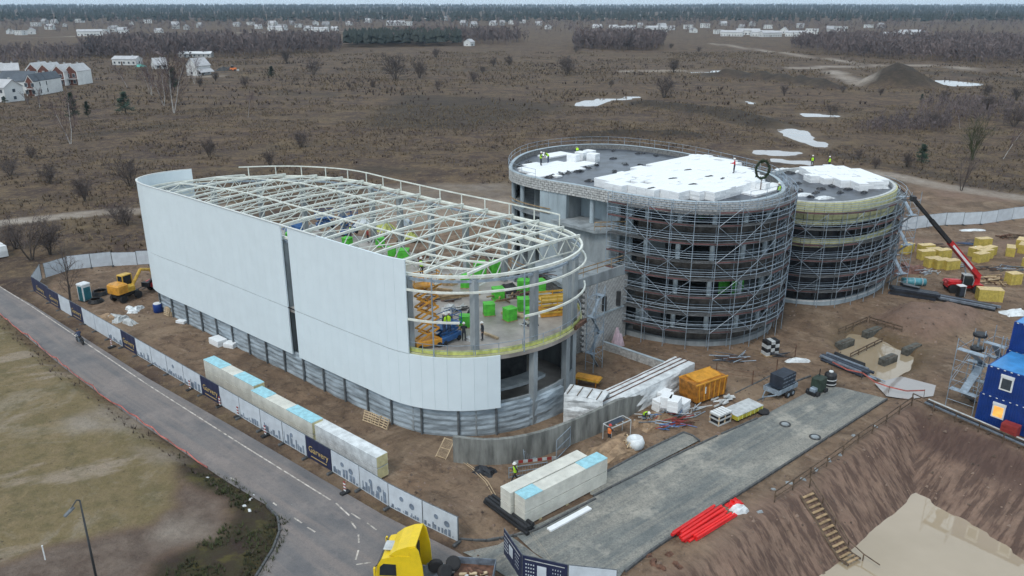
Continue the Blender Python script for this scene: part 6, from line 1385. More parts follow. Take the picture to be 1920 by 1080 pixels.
# ================================================================ MACHINES
def wheel(parent, c, r, w_, mat='rubber', rim='machine_grey'):
    o = MB().lathe([(r*.45, -w_/2), (r*.92, -w_/2), (r, -w_*.32), (r, w_*.32), (r*.92, w_/2), (r*.45, w_/2)], 18, c, axis='Y').build('wheel', mat, parent)
    MB().lathe([(0, -w_*.36), (r*.5, -w_*.40), (r*.5, w_*.40), (0, w_*.36)], 12, c, axis='Y').build('rim', rim, o); return o
def telehandler(loc, rz, label, tip=None, low=False):
    t_ = thing('telehandler', label, 'telehandler', loc, rz)
    for x in (-1.5, 1.5):
        for y in (-.95, .95): wheel(t_, (x, y, .6), .6, .42)
        MB().bar((x, -.9, .6), (x, .9, .6), .2).build('axle', 'black', t_)
    MB().bevbox((0, 0, .95), (4.4, 1.3, .55), .1).build('chassis', 'red', t_); MB().bevbox((-1.35, -.55, 1.45), (1.7, 1.0, .7), .2).build('engine_cover', 'red', t_)
    for x in (-1.5, 1.5):
        for y in (-.95, .95): MB().extr([(x-.72, 1.05), (x-.5, 1.35), (x+.5, 1.35), (x+.72, 1.05), (x+.66, 1.03), (x+.46, 1.28), (x-.46, 1.28), (x-.66, 1.03)], y-.22, y+.22).build('mudguard', 'red', t_)
    cb = MB().extr([(-.45, 1.2), (.75, 1.2), (.85, 1.9), (.55, 2.5), (-.45, 2.5)], -1.0, -.1).build('cab', 'glass', t_)
    for p, q in (((-.45, -1.01, 1.2), (-.45, -1.01, 2.5)), ((.75, -1.01, 1.2), (.85, -1.01, 1.9)), ((.85, -1.01, 1.9), (.55, -1.01, 2.5)), ((-.45, -.1, 2.5), (.55, -.1, 2.5)), ((-.45, -1.01, 2.5), (.55, -1.01, 2.5))): MB().bar(p, q, .09).build('cab_pillar', 'machine_grey', cb)
    MB().box((.05, -.55, 2.55), (1.1, 1.0, .08)).build('cab_roof', 'white_dirty', cb)
    piv = Vector((1.9, .35, 2.0)); MB().bevbox((1.75, .35, 1.55), (.7, .6, 1.1), .08).build('boom_tower', 'red', t_)
    if tip is None: tip = Vector((-3.0, .35, 1.3))
    d = tip - piv; bmn = MB().bar(piv, piv + d*.46, .55, .6).build('boom', 'red', t_)
    MB().bar(piv + d*.40, piv + d*.74, .42, .46).build('boom_stage', 'black', t_); MB().bar(piv + d*.70, piv + d, .32, .36).build('boom_stage', 'black', t_)
    a = piv + d*.12 + Vector((0, -.32, 0)); b = piv + d*.42 + Vector((0, -.32, .05)); MB().bar(a, b, .04, .3).build('boom_decal', 'white_paint', bmn)
    MB().tube(Vector((.6, .35, 1.3)), piv + d*.25, .09, n=7).build('lift_cylinder', 'galv', t_)
    hd = tip; MB().box(hd, (.5, 1.0, .6)).build('fork_carriage', 'black', t_)
    for y in (-.35, .35): MB().bar(hd + Vector((0, y, -.25)), hd + Vector((-1.2, y, -.25)), .12, .06).build('fork', 'black', t_)
    return t_
tp = Vector(on(1803, 545)); rz_ = R(-8); tipw = at(1712, 372, 13.6); loc_t = Matrix.Rotation(-rz_, 3, 'Z') @ (tipw - tp)
telehandler(tp, rz_, 'red telehandler with long black boom raised to the dark round roof', loc_t)
person((tp.x + .1, tp.y - .5), tp.z + 1.0, R(180), 'sit', 'driver in yellow vest seated in the telehandler cab')
tp2 = Vector((*hl(3.6, -.0)[:2], 0)); p2 = at2(291, 545); telehandler((p2[0] + .6, p2[1] + 1.6, gz(*p2)), R(75), 'dull red telehandler parked at the far end of the white hall')
# excavator seen from behind
t_ = thing('excavator', 'yellow-orange wheeled excavator parked in the corner of the site', 'excavator', on(238, 562), R(62))
for x in (-1.1, 1.1):
    for y in (-.9, .9): wheel(t_, (x, y, .5), .5, .4)
    MB().bar((x, -.9, .5), (x, .9, .5), .2).build('axle', 'black', t_)
MB().bevbox((0, 0, .85), (3.0, 1.4, .4), .06).build('chassis', 'black', t_); MB().lathe([(.7, 1.05), (.7, 1.25)], 14).build('slew_ring', 'black', t_)
MB().bevbox((-1.0, 0, 1.85), (1.7, 2.2, 1.2), .2).build('counterweight', 'orange', t_); MB().bevbox((.2, -.55, 1.6), (1.2, 1.0, .7), .1).build('body', 'machine_yellow', t_)
cb = MB().bevbox((.55, .55, 2.25), (1.4, 1.0, 1.7), .12).build('cab', 'glass', t_); MB().bevbox((.55, .55, 3.12), (1.45, 1.05, .12), .05).build('cab_roof', 'machine_yellow', cb)
for x in (-.1, 1.2):
    for y in (.06, 1.04): MB().bar((x, y, 1.4), (x, y, 3.1), .1).build('cab_pillar', 'machine_yellow', cb)
MB().tpath([(.9, -.3, 1.7), (2.4, -.3, 3.4), (3.8, -.3, 3.0)], .2, 6).build('boom', 'machine_yellow', t_); MB().tpath([(3.8, -.3, 3.0), (4.4, -.3, 1.0)], .16, 6).build('dipper_arm', 'machine_yellow', t_); MB().extr([(4.0, 1.0), (4.7, 1.1), (4.8, .4), (4.2, .2), (3.9, .5)], -.75, .15).build('bucket', 'rust', t_)
# portable toilet, reels, drum
t_ = thing('portable_toilet', 'white and teal portable toilet cabin behind the hoarding', 'toilet', on(161, 562), R(-30)); MB().bevbox((0, 0, 1.1), (1.2, 1.2, 2.1), .1).build('cabin', 'white_paint', t_); MB().bevbox((0, 0, 2.22), (1.28, 1.28, .22), .1).build('roof', 'white_paint', t_); MB().box((.1, -.61, 1.05), (.8, .05, 1.9)).build('door', 'toilet_blue', t_); MB().box((.62, 0, 1.0), (.04, .9, 1.7)).build('side_panel', 'toilet_blue', t_); MB().box((0, 0, .05), (1.3, 1.3, .1)).build('base', 'black', t_)
def coil(x, y, r, label):
    t_ = thing('hose_coil', label, 'hose', on(x, y))
    for k in range(4): 
        mb = MB(); [mb.tube((math.cos(2*PI*i/14)*(r-.08*k), math.sin(2*PI*i/14)*(r-.08*k), .1 + .1*k), (math.cos(2*PI*(i+1)/14)*(r-.08*k), math.sin(2*PI*(i+1)/14)*(r-.08*k), .1 + .1*k), .08, n=5) for i in range(14)]; mb.build('loop', 'black', t_)
coil(189, 552, 1.1, 'coil of black hose on the dirt beside the toilet cabin'); coil(180, 566, .9, 'smaller coil of black hose beside the leafless tree')
t_ = thing('barrel', 'dark blue barrel with white lid by the hall plinth corner', 'barrel', on(297, 584)); MB().lathe([(.5, 0), (.55, .1), (.55, 1.0), (.5, 1.1), (0, 1.1)], 14).build('drum', 'container_blue', t_, True); MB().lathe([(.48, 1.1), (.48, 1.17), (0, 1.17)], 14).build('lid', 'white_paint', t_)
for k in range(3): pallet(at2(313 + k*4, 592), R(-40 + 6*k), 'wooden pallet leaning on the plinth near the blue barrel', 1.25, group='pallets by the blue barrel')
lumps('scrap_heap', 'white and grey scraps lying on the dirt beside the excavator', 'scrap', ((250, 585), (258, 580), (245, 580)), 'film_white', 1.6, 'scraps by the excavator'); lumps('foil_sheet', 'grey foil sheet lying flat on the dirt behind the hoarding', 'film', ((215, 595), (225, 600), (243, 605)), 'white_dirty', 2.0, 'sheets behind the hoarding')
heap('sand_heap', 'small brown dirt heap right behind the hoarding', 'heap', at2(200, 598), -.05, 3.2, 1.8, .7, 'sand', -.5, 171)
# motorcycle with rider
mp = Vector((*at2(151, 644), .03)); mrz = R(139); t_ = thing('motorcycle', 'dark motorcycle riding on the road before the hoarding', 'motorcycle', mp, mrz)
wheel(t_, (.72, 0, .32), .32, .12); wheel(t_, (-.68, 0, .32), .32, .15); MB().tpath([(-.68, 0, .32), (-.3, 0, .6), (.35, 0, .62), (.5, 0, .9)], .05, 5).build('frame', 'black', t_); MB().bevbox((.1, 0, .8), (.55, .3, .26), .08).build('tank', 'white_dirty', t_); MB().bevbox((-.42, 0, .76), (.7, .28, .12), .04).build('seat', 'black', t_); MB().bevbox((.02, 0, .42), (.45, .34, .36), .05).build('engine', 'pipe_grey', t_)
for y in (-.09, .09): MB().tube((.5, y, .95), (.72, y, .32), .03).build('fork', 'galv', t_)
MB().tube((.46, -.36, 1.05), (.46, .36, 1.05), .02).build('handlebar', 'black', t_); MB().lathe([(.10, -.06), (.12, .05), (0, .06)], 10, (.62, 0, .88), axis='X').build('headlight', 'white_paint', t_); MB().box((-.85, 0, .7), (.3, .2, .05)).build('rear_guard', 'black', t_); MB().tube((.0, -.2, .35), (-.75, -.22, .45), .05).build('exhaust', 'galv', t_)
mrider = person((mp.x, mp.y), .03, mrz, 'ride', 'motorcycle rider in dark blue clothes and dark helmet', top='trousers_blue', vest=None, helmet='black'); mrider.location = mp + Matrix.Rotation(mrz, 3, 'Z') @ Vector((-.12, 0, .05))
# yellow tractor unit
tk = thing('truck', 'yellow truck tractor unit with tall cab and open load bed turning at the gate', 'truck', (-6.15, 42.75, .03), R(174))
cabp = MB(); prof = [(.1, .75), (2.35, .75), (2.42, 1.5), (2.30, 2.35), (1.95, 2.95), (.9, 3.25), (.1, 3.25)]; cabp.extr(prof, -1.22, 1.22); cabm = cabp.build('cab', 'truck_yellow', tk)
mb = MB(); mb.extr([(.15, 3.25), (1.5, 3.2), (1.0, 3.62), (.3, 3.95), (-.25, 4.05), (-.25, 3.95), (.1, 3.85)], -1.18, 1.18); mb.build('roof_deflector', 'truck_yellow', tk)
for y in (-1.2, 1.2): MB().extr([(-.75, .8), (.1, .8), (.1, 3.9), (-.25, 4.0), (-.45, 3.7), (-.65, 2.6)], y - .04, y + .04).build('side_fairing', 'truck_yellow', tk)
MB().extr([(2.435, 1.62), (2.34, 2.34), (2.05, 2.82), (2.03, 2.81), (2.31, 2.32), (2.40, 1.62)], -1.05, 1.05).build('windscreen', 'glass', cabm)
for y in (-1.23, 1.23): MB().extr([(1.05, 1.75), (2.15, 1.70), (2.10, 2.35), (1.85, 2.6), (1.05, 2.6)], y - .012, y + .012).build('side_window', 'glass', cabm); MB().box((1.2, y, 1.5), (.16, .05, .05)).build('door_handle', 'black', cabm); MB().bar((2.25, y*1.02, 2.5), (2.35, y*1.22, 2.5), .05).build('mirror_arm', 'black', cabm); MB().box((2.35, y*1.26, 2.25), (.12, .2, .55)).build('mirror', 'truck_yellow', cabm); MB().extr([(.7, .45), (1.9, .45), (2.0, 1.1), (1.7, 1.4), (.9, 1.4), (.6, 1.1)], y - .015, y + .015).build('wheel_arch', 'black', cabm)
MB().bevbox((1.6, .15, 3.22), (.8, .9, .08), .04).build('roof_hatch', 'white_dirty', cabm); MB().bevbox((2.35, 0, .6), (.4, 2.4, .45), .08).build('bumper', 'truck_yellow', tk); MB().box((2.45, 0, 1.2), (.05, 1.9, .5)).build('grille', 'black', cabm)
for y in (-.85, .85): MB().bevbox((2.55, y, .65), (.06, .42, .2), .03).build('headlight', 'white_paint', tk)
MB().box((.06, 0, 2.0), (.06, 2.2, 2.3)).build('rear_wall', 'machine_yellow', cabm); MB().box((-.02, -.5, 2.0), (.08, .5, 2.1)).build('air_stack', 'black', tk); MB().bar((-.05, .3, .9), (-.05, .3, 3.1), .16).build('exhaust_stack', 'machine_yellow', tk)
for y in (-.45, .45): MB().bar((2.2, y, .75), (-4.8, y, .75), .12, .26).build('frame_rail', 'black', tk)
for x in (1.3, -3.0, -4.3):
    for y in (-1.02, 1.02): wheel(tk, (x, y, .52), .52, .34 if x > 0 else .5)
    MB().bar((x, -1, .52), (x, 1, .52), .16).build('axle', 'black', tk)
MB().bevbox((-1.0, -.95, .75), (1.2, .5, .6), .08).build('fuel_tank', 'galv', tk); MB().bevbox((-1.0, .95, .75), (1.2, .5, .6), .08).build('tool_box', 'black', tk); MB().box((-1.0, 0, 1.0), (1.6, 1.4, .2)).build('deck_plate', 'pipe_grey', tk)
for y in (-1.2, 1.2): MB().box((-3.7, y, 1.35), (2.6, .05, .5)).build('bed_side', 'pipe_grey', tk)
MB().box((-5.0, 0, 1.35), (.06, 2.4, .5)).build('tail_board', 'pipe_grey', tk); MB().box((-3.7, 0, 1.08), (2.6, 2.35, .06)).build('bed_floor', 'rust', tk)
for k, (x, y, r_, an_) in enumerate(((-1.2, -.1, .45, .3), (-1.9, .45, .5, .9), (-2.3, -.45, .5, .5))):
    o = MB().lathe([(.2, -.16), (.42, -.17), (.5, -.08), (.5, .08), (.42, .17), (.2, .16)], 16, (0, 0, 0), axis='Y').build('spare_tyre', 'rubber', tk); o.location = (x, y, 1.65); o.rotation_euler = (.5*k, .2, an_)
for k in range(8): o = MB().bevbox((0, 0, 0), (.5, .22, .12), .03).build('cargo_board', ('timber_pale', 'white_dirty', 'rust')[k % 3], tk); o.location = (-3.0 - .22*k, .4*math.sin(k*2), 1.25 + .05*(k % 3)); o.rotation_euler = (.2, .1, k*1.1)
# parked van at the left frame edge
vn = thing('parked_van', 'white van parked at the roadside beyond the bushes', 'van', (*at2(-4, 482), .1), R(135)); MB().extr([(-2.3, .35), (2.3, .35), (2.35, .9), (1.6, 1.15), (1.0, 1.85), (-2.2, 1.95), (-2.35, 1.2)], -.95, .95).build('body', 'white_paint', vn)
MB().extr([(1.62, 1.16), (1.04, 1.82), (1.0, 1.80), (1.56, 1.14)], -.85, .85).build('windscreen', 'glass', vn)
for y in (-.96, .96): MB().extr([(.2, 1.2), (1.35, 1.2), (.95, 1.75), (.2, 1.78)], y-.01, y+.01).build('side_window', 'glass', vn)
for x in (-1.5, 1.5):
    for y in (-.85, .85): wheel(vn, (x, y, .35), .35, .22)
# street lamp, marker
lb0 = Vector(at2(184, 1100)); ht = zat(945, lb0); lp = thing('street_lamp', 'dark street lamp with one bent arm standing on the grass by the junction', 'lamp', (lb0.x, lb0.y, gz(lb0.x, lb0.y)), 0)
MB().tube((0, 0, -.2), (0, 0, ht), .09, .05, 8).build('pole', 'asphalt_post', lp, True); hd = at(131, 968, ht - .45) - lb0.to_3d(); MB().tpath([(0, 0, ht), (hd.x*.25, hd.y*.25, ht + .12), (hd.x*.9, hd.y*.9, hd.z + .1)], .04, 6).build('arm', 'asphalt_post', lp)
o = MB().bevbox((0, 0, 0), (.75, .28, .12), .04).build('lamp_head', 'post_grey', lp); o.location = (hd.x, hd.y, hd.z + .05); o.rotation_euler = (.15, .45, math.atan2(hd.y, hd.x))
tag(MB().tube((0, 0, -.1), (0, 0, 1.1), .045).tube((0, 0, 1.1), (0, 0, 1.16), .06).build('marker_post', 'white_paint'), 'thin white marker post on the grass near the street lamp', 'post').location = on(87, 1058)
lumps('litter', 'small white litter scrap on the dark verge by the junction', 'litter', ((389, 897), (470, 935), (476, 928), (458, 952), (468, 960), (545, 947)), 'film_white', .4, 'litter on the verge')
# ropes from bundle to gate
t_ = thing('cable_run', 'thin pale cables lying from the hall plinth to the gate', 'cable', (*at2(940, 930), .05)); o_ = t_.location
for k in range(2): MB().tpath([Vector(on(x + k*5, y)) + Vector((0, 0, .08)) - o_ for x, y in ((855, 858), (885, 880), (910, 905), (930, 940), (955, 965), (985, 985), (1000, 1010), (1030, 1050))], .03, 4).build('cable', 'timber_pale', t_)
# ================================================================ ON THE HALL SLAB
zs = 7.6
def green(x, y, s, rz, k):
    p = at2(x, y, zs); t_ = thing('green_crate', 'bright green fabric-covered crate on the hall slab', 'crate', (*p, zs), rz, 'green crates on the slab'); MB().bevbox((0, 0, s*.55), (s, s*.9, s*1.1), .08).build('cover', 'green_bag', t_); MB().bevbox((0, 0, s*1.12), (s*1.03, s*.93, .08), .03).build('top_flap', 'green_bag', t_); MB().box((0, 0, .04), (s*1.05, s*.95, .08)).build('pallet_base', 'timber', t_)
for k, (x, y, s, rz) in enumerate(((917, 590, 1.3, .2), (934, 562, 1.4, .3), (982, 548, 1.5, -.2), (981, 582, 1.4, .1), (956, 600, 1.35, .6), (992, 596, 1.1, .2), (875, 538, 1.5, .0), (872, 612, 1.2, -.1), (757, 490, 1.6, .0), (713, 463, 1.3, .3), (900, 515, 1.6, .2), (930, 512, 1.5, .4), (652, 463, 1.3, -.5), (546, 455, 1.4, .1), (1012, 545, 1.3, .4), (735, 480, 1.2, .2))): green(x, y, s*.82, rz, k)
def scissor(p, z, rz, label, h, mat, l=2.4, w_=1.15, n=4):
    t_ = thing('scissor_lift', label, 'lift', (p[0], p[1], z), rz); MB().bevbox((0, 0, .55), (l, w_, .5), .06).build('base', mat, t_)
    for x in (-l*.36, l*.36):
        for y in (-w_*.45, w_*.45): wheel(t_, (x, y, .25), .25, .2, 'rubber', 'white_dirty')
    for i in range(n):
        z0, z1 = .8 + (h-.8)*i/n, .8 + (h-.8)*(i+1)/n
        for y in (-w_*.34, w_*.34): mb = MB(); mb.bar((-l*.40, y, z0), (l*.40, y, z1), .10, .14); mb.bar((l*.40, y + .06, z0), (-l*.40, y + .06, z1), .10, .14); mb.build('scissor_arms', mat, t_)
        MB().bar((0, -w_*.36, (z0+z1)/2), (0, w_*.36, (z0+z1)/2), .08).build('pivot_bar', 'black', t_)
    pl_ = MB().box((0, 0, h + .08), (l, w_, .12)).build('platform', mat, t_)
    for hh_ in (.55, 1.1):
        for y in (-w_/2, w_/2): MB().bar((-l/2, y, h + hh_), (l/2, y, h + hh_), .05).build('rail', mat, pl_)
        for x in (-l/2, l/2): MB().bar((x, -w_/2, h + hh_), (x, w_/2, h + hh_), .05).build('rail', mat, pl_)
    for x in (-l/2, 0, l/2):
        for y in (-w_/2, w_/2): MB().bar((x, y, h + .1), (x, y, h + 1.1), .05).build('rail_post', mat, pl_)
    return t_
scissor(at2(803, 650, zs), zs, R(25), 'orange scissor lift raised high in the open hall end', 5.7, 'orange', n=5); scissor(at2(840, 640, zs), zs, R(50), 'blue scissor lift with two workers at the slab edge', 1.55, 'lift_blue', n=2); scissor(at2(655, 440, zs), zs, R(60), 'dark blue scissor lift standing deep inside the hall', 2.2, 'lift_blue', n=2); scissor(at2(610, 428, zs), zs, R(20), 'low dark blue lift beside the white sheets inside the hall', 1.4, 'lift_blue', n=1)
t_ = thing('lift_platform', 'long yellow slatted lift platform folded down on the slab', 'platform', (*at2(1040, 588, zs), zs), R(15)); MB().box((0, 0, .3), (3.2, 1.6, .5)).build('base', 'orange', t_)
for k in range(5): MB().box((0, -.85, .5 + k*.38), (3.3, .06, .18)).build('slat', 'machine_yellow', t_); MB().box((0, .85, .5 + k*.38), (3.3, .06, .18)).build('slat', 'machine_yellow', t_)
for x in (-1.6, 0, 1.6):
    for y in (-.82, .82): MB().bar((x, y, .1), (x, y, 2.15), .08).build('post', 'orange', t_)
MB().box((0, 0, 1.6), (3.1, 1.5, .1)).build('deck', 'machine_yellow', t_)
def beam_stack(x, y, l, rz, label, n=5, mat='timber', z=zs):
    t_ = thing('timber_stack', label, 'timber', (*at2(x, y, z), z), rz)
    for k in range(n): MB().box((random.uniform(-.15, .15), ((k % 3)-1)*.26, .12 + (k//3)*.22), (l*random.uniform(.9, 1), .22, .18)).build('beam', mat, t_)
beam_stack(862, 556, 4.4, R(22), 'brown timber beams stacked on the slab behind the columns'); beam_stack(822, 545, 3.0, R(-20), 'short timber beams lying beside the orange lift', 4); beam_stack(825, 500, 3.2, R(-25), 'timber boards inside the open hall near the ring beam', 4, 'timber'); beam_stack(968, 592, 3.2, R(-30), 'pale timber between the green crates', 3, 'timber_pale'); beam_stack(925, 630, 2.2, R(-45), 'single pale plank lying by the standing worker', 1, 'timber_pale'); beam_stack(770, 455, 3.6, R(10), 'timber stacked deep inside the hall', 5, 'timber_dark'); beam_stack(880, 470, 4.0, R(-10), 'dark timber behind the green crates', 6, 'timber_dark'); beam_stack(1085, 610, 2.4, R(60), 'red-brown boards at the slab edge beside the yellow platform', 4, 'rust')
for k, (x, y, w_, m_, lb_) in enumerate(((885, 590, 1.0, 'black', 'dark square box standing on the slab'), (842, 583, 1.6, 'white_dirty', 'grey scrap metal heap on the slab'), (1014, 592, .8, 'white_paint', 'white barrel-like sack beside the yellow platform'), (683, 425, 3.0, 'film_white', 'big white plastic sheet heap inside the hall'), (760, 420, 2.0, 'film', 'bluish film bundle inside the hall by a column'), (552, 430, 2.6, 'lift_blue', 'dark blue tarpaulin heap seen above the wall top'), (720, 430, 2.6, 'hivis_strip', 'yellow-green tarpaulin heap inside the hall'), (770, 450, 2.4, 'hivis_strip', 'olive-yellow sheet spread inside the hall'), (880, 637, .9, 'white_dirty', 'white sack between the two dark-dressed workers'), (590, 430, 1.8, 'white_dirty', 'white sacks beside the blue tarpaulin'), (620, 445, 2.4, 'concrete', 'grey rubble heap inside the hall'), (800, 570, 1.8, 'rust', 'brown scrap heap beside the orange lift'), (840, 530, 2.2, 'timber', 'heap of timber offcuts inside the nose'), (950, 545, 2.2, 'shade_and_dark_gear', 'dark equipment heap among the green crates'), (800, 480, 2.4, 'rust', 'reddish scrap heap beneath the trusses'), (1000, 610, 1.2, 'pipe_dark', 'dark tools lying by the curved rail'))):
    heap('slab_heap' if k > 1 else 'slab_box', lb_, 'heap' if k else 'box', at2(x, y, zs), zs - .01, w_, w_*.8, w_*(.45 if k else .9), m_, k*.7, 200+k)

# scattered boards and tubes on the slab
def slab_scrap(x, y, n, l, mats, label, sx, sy, seed, rad=.06):
    t_ = tube_heap(x, y, n, l, mats, label, sx, sy, seed, R(seed*17), 'scrap', 'scrap_heap', rad); p = at2(x, y, zs); t_.location = (p[0], p[1], zs)
slab_scrap(830, 560, 16, 1.8, ('rust', 'timber_dark', 'black'), 'jumble of rusty bars beside the orange lift', 3.2, 2.2, 1); slab_scrap(855, 585, 14, 1.2, ('white_dirty', 'black', 'pipe_grey'), 'grey scrap pieces in the middle of the nose slab', 2.4, 1.6, 2); slab_scrap(955, 560, 14, 2.6, ('timber', 'timber_dark', 'rust'), 'brown planks strewn between the green crates', 3.4, 2.2, 3, .09); slab_scrap(860, 610, 10, 1.4, ('timber', 'hivis_orange', 'timber_pale'), 'orange-brown offcuts behind the blue lift', 2.0, 1.2, 4); slab_scrap(990, 612, 8, 1.2, ('white_dirty', 'pipe_dark'), 'small tools and tubes near the curved rail', 1.6, 1.0, 5); slab_scrap(720, 445, 18, 2.0, ('pipe_grey', 'black', 'white_dirty', 'rust'), 'mixed scrap under the middle trusses', 5.0, 3.0, 6); slab_scrap(620, 420, 18, 2.2, ('pipe_grey', 'white_dirty', 'black'), 'grey scrap under the left trusses', 5.0, 3.0, 7); slab_scrap(800, 500, 18, 2.0, ('timber', 'white_dirty', 'rust', 'black'), 'timber and scrap under the right trusses', 4.5, 3.0, 8); slab_scrap(900, 480, 16, 2.2, ('white_dirty', 'pipe_dark', 'rust'), 'pale scrap at the back of the hall slab', 5.0, 2.4, 9); slab_scrap(1000, 520, 14, 2.0, ('black', 'rust', 'pipe_dark'), 'dark scrap at the back of the nose slab', 4.0, 2.4, 10)
# ================================================================ TREES
def bare(seed, h, stems, spread, levels=3, tw=1.0, n1=9, base_r=.09, droop=0.0, start=.25):
    r = random.Random(seed); tr, cr = MB(), MB()
    def grow(p, d, l, rad, lev, mb):
        seg = 3 if lev == 0 else 2; pts = [p]; dd = d.copy()
        for k in range(seg):
            dd = (dd + Vector((r.gauss(0, .10), r.gauss(0, .10), r.gauss(.02, .06) - droop*lev*.1))).normalized(); pts.append(pts[-1] + dd*l/seg)
        for k in range(seg): mb.tube(pts[k], pts[k+1], rad*(1 - k/seg*.65), rad*(1-(k+1)/seg*.65), 5 if lev == 0 else 3, cap=False)
        if lev >= levels: return
        n = n1 if lev == 0 else (5 if lev == 1 else 3)
        for k in range(n):
            f = start + (1-start)*(k + r.random())/n if lev == 0 else .2 + .8*(k + r.random())/n
            i = min(seg-1, int(f*seg)); q = pts[i].lerp(pts[i+1], f*seg-i); a = r.uniform(0, 2*PI); tilt = r.uniform(.35, .9)*spread
            ax = dd.orthogonal().normalized(); e = (Matrix.Rotation(a, 3, dd) @ ax)*math.sin(tilt) + dd*math.cos(tilt); e.z += .15 - droop
            grow(q, e.normalized(), l*(.52 if lev == 0 else .5)*r.uniform(.7, 1.15)*(1.15 - .5*f if lev == 0 else 1), max(rad*.42, .012*tw), lev+1, cr)
    for s_ in range(stems):
        a = 2*PI*s_/stems + r.random(); tl = 0 if stems == 1 else r.uniform(.08, .28)*spread
        grow(Vector((math.cos(a)*.1*(stems > 1), math.sin(a)*.1*(stems > 1), -.2)), Vector((math.cos(a)*math.sin(tl), math.sin(a)*math.sin(tl), math.cos(tl))), h*r.uniform(.8, 1.0), base_r, 0, tr)
    return tr, cr
def tree_proto(name, label, cat, tr, cr, mt, mc, group=None):
    t_ = thing(name, label, cat, (0, 0, 0), 0, group); tr.build('trunk', mt, t_); cr.build('crown', mc, t_); return t_
def pine(seed, h):
    r = random.Random(seed); tr, cr = MB(), MB(); tr.tube((0, 0, -.2), (0, 0, h*.9), h*.022, h*.006, 6)
    for k in range(46):
        z = h*(.16 + .84*(k/46)); rad = (1-(z/h)**1.4)*h*.36*r.uniform(.55, 1.1) + .12; a = r.uniform(0, 2*PI); p = Vector((0, 0, z)); q = p + Vector((math.cos(a)*rad, math.sin(a)*rad, r.uniform(-.05, .25)*rad)); tr.tube(p, q, .03, .012, 3, cap=False)
        for j in range(30):
            c = p.lerp(q, r.random()**.55) + Vector((r.gauss(0, 1), r.gauss(0, 1), r.gauss(0, .7)))*h*.035; e = Vector((r.gauss(0, 1), r.gauss(0, 1), r.gauss(.3, .8))).normalized()*h*.038; f = e.orthogonal().normalized()*h*.012
            cr.add([c-e-f, c-e+f, c+e], [(0, 1, 2)])
    return tr, cr
protos = {}
for k in range(3): protos['birch', k] = tree_proto('birch_tree', 'x', 'tree', *bare(20+k, 12, (2, 3, 1)[k], .75, 3, 2.2, 14, .11, .06, .2), 'birch', 'twig_red')
for k in range(3): protos['shrub', k] = tree_proto('bare_shrub', 'x', 'shrub', *bare(40+k, 4.4, (8, 10, 9)[k], 1.3, 3, 1.8, 8, .05, 0, .15), 'bark', 'twig')
for k in range(2): protos['tree', k] = tree_proto('bare_tree', 'x', 'tree', *bare(60+k, 8, (3, 2)[k], .95, 3, 1.2, 10, .11, 0, .22), 'bark', 'twig')
for k in range(2): protos['pine', k] = tree_proto('pine_tree', 'x', 'tree', *pine(70+k, 8), 'bark', 'needle')
tr_, cr_ = bare(81, 9, 9, .7, 2, 1.4, 9, .06, 0, .1); protos['willow', 0] = tree_proto('willow_bush', 'x', 'shrub', tr_, cr_, 'weed_green', 'weed_green')
_used = set(); HN = {'birch': 12.0, 'shrub': 4.4, 'tree': 8.0, 'pine': 8.0, 'willow': 9.0}
def plant(kind, k, x, y, top, label, group=None, wd=1.0):
    b = Vector(at2(x, y)); z = gz(b.x, b.y); h = zat(top, b) - z; s_ = max(.25, h/HN[kind]); rz = random.uniform(0, 6.28); loc = (b.x, b.y, z - .05)
    if (kind, k) not in _used:
        _used.add((kind, k)); o = protos[kind, k]; o.location = loc; o.rotation_euler = (0, 0, rz); o.scale = (s_*wd, s_*wd, s_); o['label'] = label
        if group: o['group'] = group
        KIDS[o] = [(c, list(c.children)) for c in o.children]
    else:
        o = dup(protos[kind, k], loc, rz, label, group, (s_*wd, s_*wd, s_))
        if not group and 'group' in o: del o['group']
    return o
plant('birch', 0, 133, 273, 186, 'tall white-trunked bare birch standing alone in the field left of the hall')
plant('birch', 1, 326, 214, 118, 'large many-stemmed birch with reddish twigs near the white gabled house')
plant('birch', 2, 57, 205, 168, 'thin white birch before the dark-roofed row houses', 'birches before the row houses'); plant('birch', 0, 75, 204, 168, 'thin white birch before the dark-roofed row houses', 'birches before the row houses')
plant('birch', 2, 465, 222, 168, 'slender young birch alone in the mid field', wd=.8); plant('birch', 1, 285, 182, 122, 'reddish bare birch left of the big birch clump', wd=.8); plant('birch', 2, 240, 168, 118, 'thin birch beside the field lane'); plant('birch', 0, 365, 160, 112, 'pair of pale birches before the white gabled house'); plant('birch', 0, 308, 200, 135, 'bare birch with dense reddish twigs behind the big birch clump'); plant('birch', 2, 1880, 300, 225, 'leaning pale birch at the right of the field'); plant('birch', 2, 1800, 245, 195, 'thin birch among brown scrub on the right', wd=.7)
plant('pine', 0, 237, 216, 172, 'broad dark green pine in the field beyond the hall', wd=1.35); plant('pine', 1, 166, 222, 190, 'small dark pine beside the lone birch'); plant('pine', 1, 140, 226, 174, 'taller dark pine right behind the lone birch', wd=.9); plant('pine', 0, 328, 172, 128, 'dark pine hidden behind the birch clump'); plant('pine', 1, 1727, 308, 270, 'compact dark green juniper-like pine in the right field', wd=1.3); plant('pine', 0, 1727, 194, 176, 'small dark pine near the right mounds', wd=1.2); plant('pine', 1, 510, 146, 124, 'dark evergreen bush in the mid field', wd=1.5)
plant('pine', 0, 319, 84, 72, 'single small dark pine in the far meadow'); plant('pine', 1, 10, 195, 180, 'dark evergreen hedge tree beside the left white house', wd=1.6)
